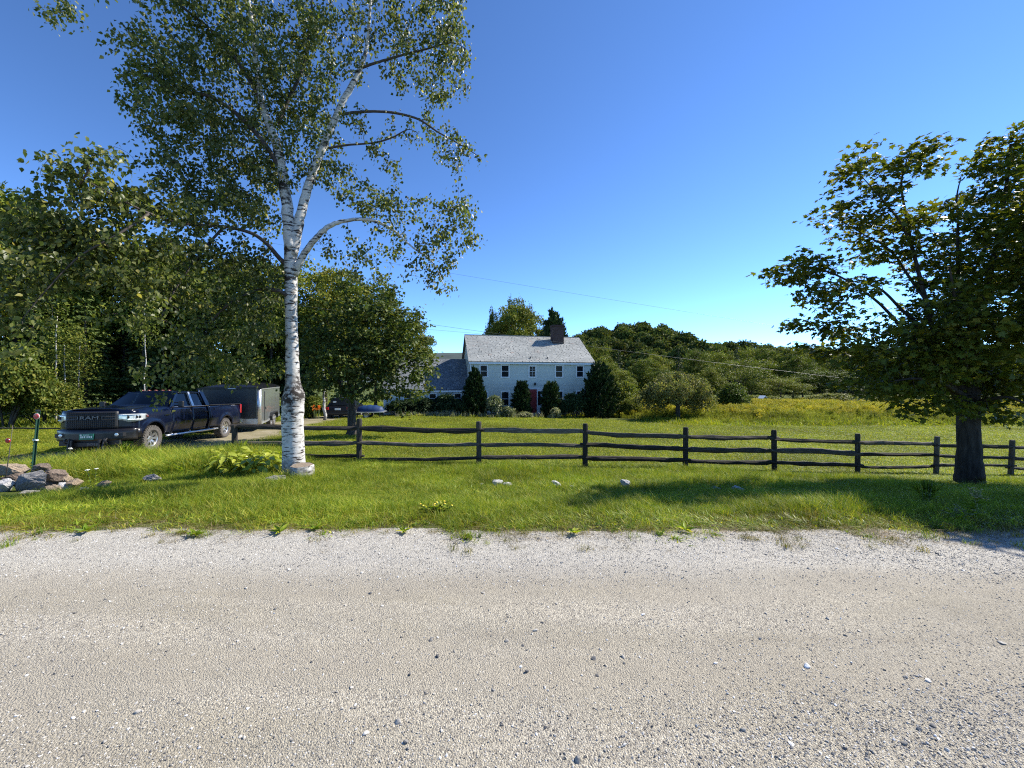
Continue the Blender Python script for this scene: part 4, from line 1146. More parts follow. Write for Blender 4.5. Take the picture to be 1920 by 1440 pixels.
hero_tree('young_maple', 'rounded yellow-green maple growing beside the driveway behind the fence', 'tree', DM_BASE, limbs, pads,
          0.20, 22, drive_leaves, (M['bark'], M['bark'], M['youngmaple']), 35, set(range(5)), 0.05, 0.08, flare=0.2)
# ------------------------------------------------------------------ forest, trees by the house, shrubs
def at_px(px, d):
    return (px - 960.0) / F * d, d
def tree_px(name, label, kind, px, d, top, wpx, group=None, cat='tree', k=1.0, seed=0):
    x, y = at_px(px, d)
    h = EYE + (HZ - top) / F * d - gzf(x, y)
    w = wpx / F * d
    return make_tree(name, label, kind, x, y, h * k, w, rz=(seed * 2.399) % 6.28, group=group, cat=cat)

FG = 'trees of the dark wood on the left'
UND = []
for i, (px, d, top, w, kd, lab) in enumerate([
    (-90, 25, 300, 260, 'broad_c', 'tall leafy green tree at the left edge of the photo, foremost of the wood'),
    (25, 28, 335, 240, 'broad_d', 'tall bright-topped green tree standing against the sky at the far left'),
    (135, 31, 415, 190, 'broad_a', 'dark broadleaf tree just right of the tall bright-topped tree on the left'),
    (235, 32, 440, 200, 'broad_b', 'dark broadleaf tree above the hood of the pickup'),
    (160, 26, 555, 150, 'conifer_b', 'shaggy light green spruce behind the pickup hood'),
    (62, 25, 560, 120, 'conifer_b', 'shaggy spruce behind the leaning green post'),
    (268, 27.5, 560, 130, 'conifer_a', 'dark spruce behind the windshield of the pickup'),
    (335, 34, 455, 190, 'broad_a', 'dark broadleaf tree above the pickup cab'),
    (380, 28.5, 590, 120, 'conifer_a', 'dark conifer above the pickup bed'),
    (425, 33, 470, 180, 'broad_b', 'dark broadleaf tree above the front of the cargo trailer'),
    (505, 31, 500, 170, 'broad_a', 'dark broadleaf tree directly behind the birch trunk'),
    (470, 29.5, 610, 120, 'conifer_a', 'dark conifer right behind the cargo trailer roof'),
    (575, 36, 480, 170, 'broad_b', 'tall dark tree just right of the birch trunk'),
    (640, 33, 500, 150, 'broad_c', 'tall tree rising behind the rounded yellow-green maple'),
    (705, 36, 530, 130, 'broad_a', 'tall tree behind the right half of the yellow-green maple'),
    (755, 41, 580, 110, 'broad_b', 'tree behind the left end of the house wing'),
    (790, 46, 628, 70, 'broad_c', 'small tree touching the distant blue hill at the wing roof'),
    (560, 30, 640, 110, 'conifer_a', 'dark conifer in the shade between birch and yellow-green maple'),
    (-330, 29, 400, 250, 'broad_b', 'broadleaf tree well outside the left photo edge'),
    (-480, 31, 380, 260, 'broad_c', 'light broadleaf tree far outside the left photo edge'),
    (-640, 33, 400, 260, 'broad_a', 'farthest broadleaf tree outside the left photo edge'),
    (-180, 27, 420, 240, 'broad_a', 'dark tree left of the photo edge behind the foremost tree'),
    (300, 40, 470, 200, 'broad_c', 'tree deep in the wood between the two trees above the pickup'),
    (70, 37, 420, 210, 'broad_b', 'tree deep in the wood at the left behind the spruces'),
    (610, 44, 560, 160, 'broad_a', 'tree far back at the end of the driveway clearing')]):
    tree_px('forest_tree' if 'conif' not in kd else 'spruce_tree', lab, kd, px, d, top, w, FG, seed=i)

for i in range(12):
    px = -60 + i * 52 + (i * 53 % 19); d = 29 + (i * 7 % 9) * .9
    if px > 560: d += 4
    x, y = at_px(px, d); k = ('green_round', 'wild', 'dark_round')[i % 3]
    UND.append((px, d, 640 + (i * 31 % 50), 120 + (i * 17 % 50), k))
# slim white birch stems at the wood's edge
def slim_birch(px, d, top, bot, wpx, lean, lab, i):
    x, y = at_px(px, d); z0 = gzf(x, y)
    t = thing('slender_birch', lab, 'tree', (x, y, z0), 0, 'slim white birches at the edge of the wood')
    h = EYE + (HZ - top) / F * d - z0; r = wpx / 2 * d / F * .6
    rng = np.random.default_rng(i)
    mb = MB()
    pts = [(lean * h * k / 8 + rng.normal(0, .03), rng.normal(0, .03), h * k / 8 - 0.1) for k in range(9)]
    mb.tube(pts, [r * (1.15 - 0.08 * k) for k in range(9)], 8)
    mb.build('trunk', M['birchbark'], t, smooth=True)
    n = 1000
    q = unit(rng.normal(0, 1, (n, 3))) * rng.random((n, 1)) ** .5 * np.array([1.0, 1.0, 2.2]) + np.array([lean * h, 0, h * .85])
    ln = rng.uniform(.08, .15, n)
    V, Fq = leaf_arrays(q, rng.normal(0, 1, (n, 3)) + [0, 0, -.5], rng.normal(0, 1, (n, 3)), ln, ln * .7, T_DIAMOND)
    link('crown', mesh_np('slender_crown', V, Fq, M['treeleaf']), t)
for i, a in enumerate([(104, 23, 590, 760, 4.5, 0.02, 'slim pale birch stem straight behind the hood of the pickup, leftmost of three'),
                       (121, 23.5, 640, 740, 4.5, 0.0, 'slim white birch stem, middle one of three behind the pickup'),
                       (145, 24, 640, 720, 3.5, 0.03, 'slim leaning birch stem, rightmost of three behind the pickup'),
                       (272, 25, 560, 700, 3.5, 0.0, 'slim white birch stem above the windshield of the pickup'),
                       (609, 27, 690, 775, 9, -0.02, 'thin white birch stem beside orange lilies at the end of the driveway')]):
    slim_birch(*a, i)

# trees behind the house and along the meadow
tree_px('poplar_tree', 'tall dense green tree rising behind the middle of the house roof', 'broad_a', 962, 56, 566, 96, seed=3)
tree_px('poplar_tree', 'broad crown filling the gap among the trees behind the house roof', 'broad_b', 968, 62, 572, 110, seed=11)
tree_px('poplar_tree', 'left lower stem of the trees behind the house roof', 'poplar', 925, 57, 585, 50, seed=5)
tree_px('poplar_tree', 'right stem of the trees behind the house roof', 'poplar', 990, 58, 580, 56, seed=6)
tree_px('poplar_tree', 'middle stem of the trees behind the house roof', 'poplar', 957, 60, 568, 60, seed=8)
MG = 'trees along the far edge of the meadow'
MT = [(1125, 50, 668, 80, 'broad_d', 'light green tree just right of the house corner'),
    (1165, 47, 692, 70, 'broad_c', 'light green bushy tree between house and apple tree'),
    (1118, 62, 640, 60, 'broad_b', 'green tree showing right above the house eave corner'),
    (1160, 72, 655, 60, 'conifer_a', 'dark conifer between house and apple tree at the foot of the hill'),
    (1205, 75, 672, 70, 'broad_c', 'light green tree left above the apple tree'),
    (1245, 70, 690, 60, 'broad_b', 'green tree directly above the apple tree'),
    (1272, 82, 652, 46, 'conifer_a', 'dark blue-green pine above the apple tree'),
    (1232, 92, 660, 60, 'broad_d', 'pale green tree at the foot of the hill left of the pine'),
    (1310, 86, 660, 72, 'broad_a', 'dark green tree right of the dark pine'),
    (1345, 92, 655, 60, 'broad_b', 'dark broad tree above the round bush'),
    (1381, 104, 640, 34, 'conifer_a', 'pointed conifer breaking the skyline right of the hill'),
    (1330, 70, 690, 70, 'broad_a', 'dark tree behind the round bush'),
    (1395, 76, 668, 90, 'willow', 'big rounded light green willow-like tree in the middle of the far tree line'),
    (1437, 98, 650, 60, 'broad_c', 'light tree with dark fork right of the rounded tree'),
    (1462, 68, 704, 64, 'willow', 'lower rounded light green tree at the meadow edge'),
    (1410, 110, 648, 60, 'broad_b', 'tree on the skyline above the big rounded tree'),
    (1487, 95, 648, 66, 'broad_c', 'light green tree on the skyline left of the maple'),
    (1540, 72, 690, 100, 'broad_b', 'dark spreading tree at the meadow edge left of the maple'),
    (1505, 84, 668, 70, 'broad_a', 'dark tree behind the lower rounded tree'),
    (1535, 99, 648, 64, 'broad_d', 'pale tree on the skyline beneath the maple tips'),
    (1585, 88, 655, 76, 'broad_a', 'dark tree behind the left boughs of the maple'),
    (1640, 86, 650, 86, 'broad_b', 'dark tree seen under the left boughs of the maple'),
    (1605, 74, 706, 66, 'conifer_a', 'dark conifer seen under the left boughs of the maple'),
    (1700, 84, 650, 86, 'broad_a', 'dark tree beyond the meadow left of the maple trunk'),
    (1760, 88, 652, 86, 'broad_b', 'dark tree beyond the meadow just left of the maple trunk'),
    (1825, 84, 650, 86, 'broad_a', 'dark tree beyond the meadow straight behind the maple trunk'),
    (1885, 86, 650, 90, 'broad_b', 'dark tree beyond the meadow right of the maple trunk'),
    (1955, 84, 648, 96, 'broad_a', 'dark tree beyond the meadow at the right photo edge'),
    (2030, 84, 648, 96, 'broad_b', 'dark tree beyond the meadow outside the right photo edge'),
    (1070, 78, 655, 70, 'broad_a', 'tree hidden behind the right half of the house')]
for i, (px, d, top, w, kd, lab) in enumerate(MT):
    tree_px('meadow_tree' if 'conif' not in kd else 'pine_tree', lab, kd, px, d, top, w, MG, seed=i + 7)

# the wood on the hill: one far mass of rounded crowns
def hill_wood():
    rng = np.random.default_rng(77)
    cms = []
    for s in range(4):
        cm, _ = crown_mesh('hill_crown', M['oakleaf'], 60 + s, ell_env(4.6, 3.6, 3.9, -0.5, 0.75), 26, 1500, 0.95, 1.5, shell=0.85)
        v = np.zeros(len(cm.vertices) * 3, np.float32); cm.vertices.foreach_get('co', v)
        cms.append(v.reshape(-1, 3)); nf = len(cm.polygons)
        f = np.zeros(nf * 3, np.int32); cm.polygons.foreach_get('vertices', f); ft = f.reshape(-1, 3)
        bpy.data.meshes.remove(cm)
    Vs, Fs = [], []; off = 0
    gy_ = np.arange(135, 262, 9.5)
    for y in gy_:
        for x in np.arange(12, 420, 8.0):
            if x > 1.15 * y + 30: continue
            xx, yy = x + rng.normal(0, 1.8), y + rng.normal(0, 1.8)
            z = float(zhill(xx, yy)); s = rng.uniform(0.85, 1.35)
            a = rng.random() * 6.28; c, sn = math.cos(a), math.sin(a)
            v = cms[rng.integers(4)] * s
            w = np.stack([v[:, 0] * c - v[:, 1] * sn + xx, v[:, 0] * sn + v[:, 1] * c + yy, v[:, 2] * rng.uniform(.9, 1.25) + z - 1.2], -1)
            Vs.append(w); Fs.append(ft + off); off += len(w)
    o = link('hill_forest', mesh_np('hill_forest', np.vstack(Vs), np.vstack(Fs), M['oakleaf']))
    o['kind'] = 'stuff'
    print('hill trees', len(Vs))
hill_wood()

# ------------------------------------------------------------------ shrubs
def bush_mesh(key, mat, seed, w, h, nl, leaf, ncl=40, cr=0.28, flat=0.9, lo=-0.25, tmpl=T_CARD, shell=0.5):
    cm, c = crown_mesh(key, mat, seed, ell_env(h * 0.45, w / 2 * 0.72, h * 0.5, lo, 0.55), ncl, nl, leaf, cr * w * 0.5, flat, tmpl, shell=shell)
    mb = MB()
    rng = np.random.default_rng(seed)
    for k in range(7):
        q = c[rng.integers(len(c))]
        mb.tube([(q[0] * .1, q[1] * .1, -0.1), (q[0] * .5, q[1] * .5, q[2] * .55), tuple(q)], [0.04, 0.025, 0.01], 5)
    return mb.mesh(key + '_stems', M['bark'], smooth=True), cm
BUSH = {}
BUSH['dark_round'] = bush_mesh('dark_round', M['needle'], 70, 2.2, 1.6, 7000, 0.13, 44, .36)
BUSH['light_round'] = bush_mesh('light_round', M['lightleaf'], 71, 3.2, 2.4, 15000, 0.12, 60, .30)
BUSH['green_round'] = bush_mesh('green_round', M['treeleaf'], 72, 3.2, 2.4, 15000, 0.12, 60, .30)
BUSH['pale'] = bush_mesh('pale', M['paleplant'], 73, 1.6, 1.2, 3500, 0.11, 36, .33)
BUSH['wild'] = bush_mesh('wild', M['lightleaf'], 74, 3.0, 2.0, 20000, 0.095, 90, .24)
def cone_bush(key, mat, seed, h, r, n, leaf, kp=1.0, top=0.06):
    """upright evergreen: many upswept boughs, each a ragged plume of needles"""
    rng = np.random.default_rng(seed)
    nb = 170
    f = (np.arange(nb) + rng.random(nb)) / nb
    a = np.arange(nb) * 2.39996 + rng.normal(0, .3, nb)
    prof = (np.maximum(0.001, 1 - f) ** (0.62 * kp)) * (0.75 + 0.25 * np.minimum(1, f * 5)) + top
    rr = r * prof * rng.uniform(.66, 1.12, nb)
    base = np.stack([np.cos(a) * rr * .35, np.sin(a) * rr * .35, f * h * .90 - .05 * h], -1)
    tip = np.stack([np.cos(a) * rr, np.sin(a) * rr, f * h + rr * rng.uniform(.0, .35, nb) + rng.uniform(0, .07, nb) * h], -1)
    per = n // nb; idx = np.repeat(np.arange(nb), per)
    t = rng.random(len(idx)) ** .65
    sp = .20 * r * (1.05 - t)[:, None] + .03
    pos = base[idx] * (1 - t)[:, None] + tip[idx] * t[:, None] + rng.normal(0, .55, (len(idx), 3)) * sp
    dirv = unit(tip - base)[idx]
    ax = dirv * .9 + rng.normal(0, 0.5, (len(idx), 3)) + np.array([0, 0, .25])
    nm = rng.normal(0, 0.6, (len(idx), 3)) + np.array([0, 0, 0.7]) + dirv * .3
    ln = leaf * rng.uniform(0.6, 1.5, len(idx))
    V, Fq = leaf_arrays(pos, ax, nm, ln, ln * 0.42, T_NEEDLE)
    mb = MB(); mb.tube([(0, 0, -0.15), (0, 0, h * .6), (0, 0, h * .9)], [0.09, .05, .01], 6)
    return mb.mesh(key + '_stem', M['bark']), mesh_np(key, V, Fq, mat)
BUSH['yew'] = cone_bush('yew', M['needle'], 81, 2.6, 0.85, 8000, 0.20, 0.55, 0.10)
BUSH['spruce'] = cone_bush('spruce', M['needle'], 82, 4.2, 1.45, 14000, 0.20, 1.1)
BUSH['bigyew'] = cone_bush('bigyew', M['needle'], 83, 4.6, 1.9, 17000, 0.22, 0.75, 0.08)
BUSH_H = {'dark_round': (2.2, 1.6), 'light_round': (3.2, 2.4), 'green_round': (3.2, 2.4), 'pale': (1.6, 1.2), 'wild': (3.0, 2.0), 'yew': (1.8, 2.6), 'spruce': (2.9, 4.2), 'bigyew': (3.9, 4.6)}
def shrub_px(name, label, kind, px, d, top, wpx, group=None, rz=0.0, cat='shrub'):
    x, y = at_px(px, d); z0 = gzf(x, y)
    h = EYE + (HZ - top) / F * d - z0; w = wpx / F * d
    t = thing(name, label, cat, (x, y, z0 - 0.05), rz, group)
    bw, bh = BUSH_H[kind]
    link('stems', BUSH[kind][0], t, scale=(w / bw, w / bw, h / bh)); link('foliage', BUSH[kind][1], t, scale=(w / bw, w / bw, h / bh))
    return t
UNDLAB = ['undergrowth at the wood edge left of the photo', 'undergrowth behind the thicket at the left photo edge', 'undergrowth behind the leaning green post',
          'undergrowth behind the left headlight of the pickup', 'undergrowth behind the grille of the pickup', 'undergrowth behind the pickup hood', 'undergrowth behind the pickup windshield',
          'undergrowth behind the pickup roof lamps', 'undergrowth behind the rear door of the pickup', 'undergrowth behind the left half of the cargo trailer', 'undergrowth behind the right half of the cargo trailer', 'undergrowth just left of the birch trunk']
for i, (px, d, top, w, k) in enumerate(UND):
    shrub_px('undergrowth_shrub', UNDLAB[i], k, px, d, top, w, 'undergrowth of the left wood', rz=i * 1.3)
shrub_px('conifer_tree', 'pointed dark conifer behind the brick chimney', 'spruce', 1038, 52, 595, 96, cat='tree')
HG = 'evergreens planted along the house front'
shrub_px('conical_spruce', 'tall cone of dark spruce at the left corner of the house front', 'spruce', 890, 33.3, 694, 58, HG)
shrub_px('clipped_yew', 'narrow dark yew left of the red door', 'yew', 978, 34.0, 719, 38, HG, 1.0)
shrub_px('clipped_yew', 'narrow dark yew right of the red door', 'yew', 1032, 34.5, 720, 40, HG, 2.2)
shrub_px('spreading_yew', 'huge dark evergreen covering the right corner of the house', 'bigyew', 1124, 35.2, 686, 76, HG, 0.5)
shrub_px('dark_shrub', 'low dark shrub beneath the lower window right of the door', 'dark_round', 1078, 34.8, 741, 60, HG, 0.4)
shrub_px('dark_shrub', 'dark shrub between right yew and big corner evergreen', 'dark_round', 1060, 34.2, 752, 36, HG, 1.4)
shrub_px('dark_shrub', 'dark shrub under the window of the side wing', 'dark_round', 838, 33.6, 742, 60, HG, 2.4)
shrub_px('dark_shrub', 'dark shrub at the left end of the side wing', 'dark_round', 792, 33.4, 748, 60, HG, 3.4)
shrub_px('dark_shrub', 'dark shrub left of the conical spruce', 'dark_round', 866, 33.0, 752, 44, HG, 4.4)
shrub_px('dark_shrub', 'dark shrub in front of the far left end of the wing', 'dark_round', 748, 33.4, 752, 56, HG, 5.4)
PG = 'pale flowering plants in the bed before the house'
shrub_px('hydrangea', 'pale blooming hydrangea right of the conical spruce', 'pale', 926, 33.0, 744, 42, PG)
shrub_px('hydrangea', 'lower pale bush left of the left yew', 'pale', 951, 32.6, 762, 34, PG, 1)
shrub_px('hydrangea', 'pale low plants below the left yew', 'pale', 985, 32.6, 772, 34, PG, 2)
shrub_px('hydrangea', 'pale low plants below the right yew', 'pale', 1042, 32.8, 765, 26, PG, 3)
shrub_px('lilac_bush', 'light green bush right of the big corner evergreen', 'light_round', 1168, 38.0, 715, 64)
shrub_px('lilac_bush', 'light green bush low at the back corner of the house', 'light_round', 1180, 36, 745, 50, rz=2.0)
shrub_px('round_bush', 'round dense green bush right of the apple tree', 'green_round', 1375, 44, 722, 70)
shrub_px('hedge_shrub', 'dark low shrub under the left branches of the apple tree', 'dark_round', 1222, 38, 760, 60)
shrub_px('hedge_shrub', 'dark low shrub behind the apple tree trunk', 'dark_round', 1260, 39, 758, 60, rz=1.0)
shrub_px('wild_shrub', 'bright yellow-green thicket at the left photo edge', 'wild', 10, 20, 655, 150)
shrub_px('wild_shrub', 'yellow-green thicket behind the red reflector post', 'wild', 85, 21.5, 715, 120, rz=2)
shrub_px('wild_shrub', 'yellow-green thicket left of the photo edge', 'wild', -110, 20, 640, 180, rz=4)
shrub_px('wild_shrub', 'grey-green scrub at the far side of the meadow', 'wild', 1430, 60, 742, 90, rz=1)
shrub_px('wild_shrub', 'scrub under the dark spreading tree at the meadow edge', 'wild', 1560, 62, 738, 100, rz=3)
shrub_px('wild_shrub', 'scrub behind the goldenrod under the maple boughs', 'wild', 1680, 60, 742, 140, rz=5)
shrub_px('wild_shrub', 'scrub behind the goldenrod right of the maple', 'wild', 1880, 60, 742, 140, rz=2.6)
shrub_px('lily_clump', 'green clump at the end of the driveway by the white stem', 'green_round', 590, 30, 745, 60, rz=1)

# apple tree
d = 33.0
ax_, ay_ = at_px(1271, d)
AB = (ax_, ay_, gzf(ax_, ay_) - 0.05)
limbs = [[(1271, 795, d, 12), (1271, 780, d, 9), (1271, 765, d, 8), (1272, 757, d, 7)],
         [(1271, 762, d, 5), (1255, 748, d, 4), (1235, 740, d, 3), (1210, 735, d, 2)],
         [(1272, 760, d, 5), (1280, 745, d, 4), (1292, 728, d, 3), (1305, 715, d, 2)],
         [(1271, 760, d, 5), (1268, 745, d, 4), (1258, 725, d, 3), (1250, 708, d, 2)],
         [(1272, 762, d, 4), (1290, 752, d, 3), (1310, 748, d, 2)]]
pads = [(1235, 735, d, 34, 16, 1, 1.2), (1210, 748, d, 20, 13, .9, .8), (1260, 718, d, 40, 18, 1, 1.4), (1300, 730, d, 34, 20, 1, 1.3), (1322, 750, d, 20, 13, .9, .8), (1275, 706, d, 26, 10, .9, .8), (1270, 745, d, 45, 14, .7, 1.2), (1228, 758, d, 26, 9, .7, .8), (1308, 762, d, 24, 8, .7, .8),
        (1260, 735, d - 1.6, 40, 22, .8, .7), (1290, 735, d + 1.6, 40, 22, .7, .7)]
def apple_leaves(rng, pos, tan):
    n = len(pos)
    pos = pos + rng.normal(0, .14, (n, 3))
    ax = rng.normal(0, .8, (n, 3)) + tan * .5 + np.array([0, 0, -.3]); nm = rng.normal(0, .7, (n, 3)) + np.array([0, 0, .6])
    ln = rng.uniform(.12, .20, n)
    return leaf_arrays(pos, ax, nm, ln, ln * .6, T_DIAMOND)
hero_tree('apple_tree', 'low round grey-green apple tree standing alone on the lawn', 'tree', AB, limbs, pads, 1.3, 26, apple_leaves,
          (M['bark'], M['bark'], M['appleleaf']), 41, set(range(5)), 0.1, 0.1, flare=0.2)
# ------------------------------------------------------------------ pickup truck (front looks along local -Y)
def text_part(name, body, size, mat, parent, loc, rot, extrude=0.006, sx=1.0, bold=0.0):
    cu = bpy.data.curves.new(name, 'FONT'); cu.body = body; cu.size = size; cu.extrude = extrude
    cu.align_x = 'CENTER'; cu.align_y = 'CENTER'; cu.offset = bold
    tmp = bpy.data.objects.new(name, cu); COL.objects.link(tmp)
    bpy.context.view_layer.update()
    me = bpy.data.meshes.new_from_object(tmp.evaluated_get(bpy.context.evaluated_depsgraph_get()))
    bpy.data.objects.remove(tmp); me.materials.clear(); me.materials.append(mat)
    o = bpy.data.objects.new(name, me); COL.objects.link(o)
    o.parent = parent; o.location = loc; o.rotation_euler = rot; o.scale = (sx, 1, 1)
    return o

def wheel(parent, x, y, side, R=0.42, w=0.285, rimR=0.245, tread=True, spokes=8):
    """side +1: outer face towards +X"""
    hub = MB(); hub.lathe([(0.0, 0.05), (0.05, 0.05), (0.07, 0.03), (0.085, -0.01), (0.085, -0.10)], 'x', (0, 0, 0), 16)
    for k in range(8):
        a = k * math.pi / 4 + 0.2; hub.tube([(0.0, 0.105 * math.cos(a), 0.105 * math.sin(a)), (0.035, 0.105 * math.cos(a), 0.105 * math.sin(a))], 0.012, 6)
    wob = hub.build('wheel', M['chrome'], parent, smooth=False, loc=(x, y, R - 0.015), rot=(0, 0, 0 if side > 0 else math.pi))
    t = MB()
    h = w / 2
    t.lathe([(rimR + 0.005, -h * .8), (rimR + 0.03, -h * .95), (R - 0.06, -h), (R - 0.02, -h * .86), (R - 0.012, 0), (R - 0.02, h * .86), (R - 0.06, h), (rimR + 0.03, h * .95), (rimR + 0.005, h * .8), (rimR - 0.01, h * .5)], 'x', (0, 0, 0), 48, close=False)
    if tread:
        for k in range(36):
            a = 2 * math.pi * k / 36
            for j, off in ((-1, 0), (1, .5), (0, .25)):
                b = a + off * 2 * math.pi / 36
                Mx = Matrix.Rotation(b, 3, 'X')
                c = Mx @ Vector((0, 0, R - 0.010)); c.x = j * h * 0.62
                t.box(c, (h * 0.5, 0.042, 0.022), Mx)
            b = a
            Mx = Matrix.Rotation(b, 3, 'X')
            for s in (-1, 1):
                c = Mx @ Vector((0, 0, R - 0.045)); c.x = s * (h - 0.004)
                t.box(c, (0.016, 0.034, 0.05), Mx)
    t.build('tyre', M['rubber'], wob, smooth=False)
    r = MB()
    r.lathe([(rimR + 0.008, h * .86), (rimR + 0.012, h * .80), (rimR - 0.015, h * .70), (rimR - 0.03, h * .2), (rimR - 0.03, -h * .7)], 'x', (0, 0, 0), 40, close=False)
    for k in range(spokes):
        a = 2 * math.pi * k / spokes
        Mx = Matrix.Rotation(a, 3, 'X')
        vs = []
        for (rr, ww, xo) in ((0.06, 0.036, h * .34), (0.15, 0.030, h * .52), (rimR - 0.008, 0.046, h * .62)):
            for s in (-1, 1):
                for dx in (0, -0.035):
                    q = Mx @ Vector((0, s * ww, rr)); vs.append((xo + dx, q.y, q.z))
        for i in (0, 4):
            r.add([vs[i + j] for j in range(8)], [(0, 2, 6, 4), (1, 5, 7, 3), (0, 4, 5, 1), (2, 3, 7, 6)])
    r.lathe([(0.0, h * .42), (0.055, h * .42), (0.075, h * .36), (0.08, h * .2)], 'x', (0, 0, 0), 16)
    r.lathe([(0.20, -h * .2), (0.0, -h * .2)], 'x', (0, 0, 0), 24, mi=1, close=False)
    r.build('rim', [M['alloy'], M['blackplastic']], wob, smooth=False)
    return wob

TX, TY = -11.55 - 0.97 * math.cos(rad(10.6)), 12.35 - 0.97 * math.sin(rad(10.6))
TA = rad(10.6)
def trk(lx, ly): return (TX + lx * math.cos(TA) - ly * math.sin(TA), TY + lx * math.sin(TA) + ly * math.cos(TA))
fz = np.mean([float(zground(*trk(s, 0))) + 0.075 for s in (-.87, .87)]); rz_ = np.mean([float(zground(*trk(s, 4.28))) + 0.075 for s in (-.87, .87)])
truck = thing('pickup_truck', 'dark navy crew cab pickup with long bed parked nose to the road on the driveway', 'truck', (TX, TY, fz), TA)
truck.rotation_euler = (math.atan2(rz_ - fz, 4.28), 0, TA)
WB = 4.28; AR = 0.52; AZ = 0.41
def zb(y):
    b = 0.50 if y > -0.4 else 0.52
    for yc in (0.0, WB):
        if abs(y - yc) < AR: b = max(b, AZ + math.sqrt(AR * AR - (y - yc) ** 2))
    return b
def zt(y):
    if y < 0.9: return 1.315 + 0.06 * sstep(-0.62, 0.7, y)
    if y < 3.10: return 1.375
    return 1.40 + 0.02 * (y - 3.1) / 2.4
def X(y, z):
    u = np.clip((z - 0.45) / 0.95, 0, 1)
    x = 0.945 + 0.065 * math.sin(math.pi * min(1, u * 1.05) ** 0.85) - 0.02 * max(0, u - 0.75) / 0.25
    if 0.95 < y < 3.1: x -= 0.012
    if z < 0.72 and .6 < y < 3.7: x -= 0.02
    if y < -0.25: x -= 0.02 * ((-0.25 - y) / 0.37) ** 2
    if y > 5.2: x -= 0.03 * ((y - 5.2) / 0.4) ** 2
    for yc in (0.0, WB):
        dd = math.hypot(y - yc, z - AZ) - AR
        if dd > -0.02: x += 0.045 * math.exp(-(dd / 0.09) ** 2)
    return float(x)
def stations(y0, y1):
    ys = set(np.linspace(y0, y1, max(4, int((y1 - y0) / 0.09))))
    for yc in (0.0, WB):
        for e in (-AR + .0005, AR - .0005):
            for k in (0, .004, .02, .05): 
                q = yc + e * (1 - k); 
                if y0 < q < y1: ys.add(q)
        for e in (-AR - .001, AR + .001):
            if y0 < yc + e < y1: ys.add(yc + e)
    return sorted(ys)
def side_panel(name, y0, y1, mat, side, parent=truck, solid=0.03, rows=9):
    mb = MB(); cols = []
    for y in stations(y0, y1):
        a, b = zb(y), zt(y)
        zs = [a + (b - a) * k / rows for k in range(rows + 1)]
        cols.append([(side * X(y, z), y, z) for z in zs] + [(side * (X(y, b) - 0.045), y, b + 0.018)])
    mb.grid(cols)
    return mb.build(name, mat, parent, smooth=True, solid=solid * (1 if True else 1))
doors = []
for s in (1, -1):
    side_panel('fender', -0.62, 0.93, M['navy'], s)
    for (a, b) in ((0.945, 2.03), (2.045, 3.02)):
        dr = side_panel('door', a, b, M['navy'], s)
        mb = MB(); hy = b - 0.16
        mb.box((s * (X(hy, 1.16) + 0.018), hy, 1.16), (0.03, 0.20, 0.035)); mb.build('door_handle', M['navy'], dr, bevel=0.008)
    side_panel('bed_side', 3.13, 5.60, M['navy'], s)
    side_panel('cab_corner', 3.035, 3.115, M['navy'], s)
    # wheel arch liners
    for yc in (0.0, WB):
        mb = MB(); n = 18
        rows = [[(s * 0.93, yc + (AR - .01) * math.cos(math.pi * k / n), AZ + (AR - .01) * math.sin(math.pi * k / n)) for k in range(n + 1)],
                [(s * 0.55, yc + (AR - .01) * math.cos(math.pi * k / n), AZ + (AR - .01) * math.sin(math.pi * k / n)) for k in range(n + 1)]]
        mb.grid(rows); mb.build('arch_liner', M['blackplastic'], truck, smooth=True)
# inner body mass, frame
mb = MB()
mb.box((0, 0.1, 0.86), (1.10, 1.6, 0.62)); mb.box((0, 2.0, 0.72), (1.80, 2.0, 0.46)); mb.box((0, 4.3, 0.70), (1.10, 2.5, 0.34)); mb.box((0, 2.4, 0.50), (0.9, 5.6, 0.14))
mb.box((0, 3.6, 0.9), (1.7, 0.1, .7))
mb.tube([(-.9, 0, .41), (.9, 0, .41)], .07, 8); mb.tube([(-.9, WB, .41), (.9, WB, .41)], .09, 8); mb.lathe([(0.05, -.2), (.2, -.1), (.2, .1), (.05, .2)], 'x', (0, WB, .41), 12)
mb.build('chassis', M['blackplastic'], truck)
# hood
mb = MB(); rows = []
for y in list(np.linspace(-0.60, 0.95, 14)):
    w = X(y, zt(y)) - 0.05; zz = zt(y) + 0.02
    r = []
    for k in range(-12, 13):
        f = k / 12
        bul = 0.05 * (1 - f * f) + 0.045 * float(sstep(0.72, 0.58, abs(f))) * float(sstep(-.6, 0.0, y) * .7 + .3)
        r.append((f * w, y - (0.30 * (1 - abs(f) ** 4)) * float(sstep(0.5, -0.6, y)), zz + bul))
    rows.append(r)
mb.grid(rows); mb.build('hood', M['navy'], truck, smooth=True, solid=0.03)
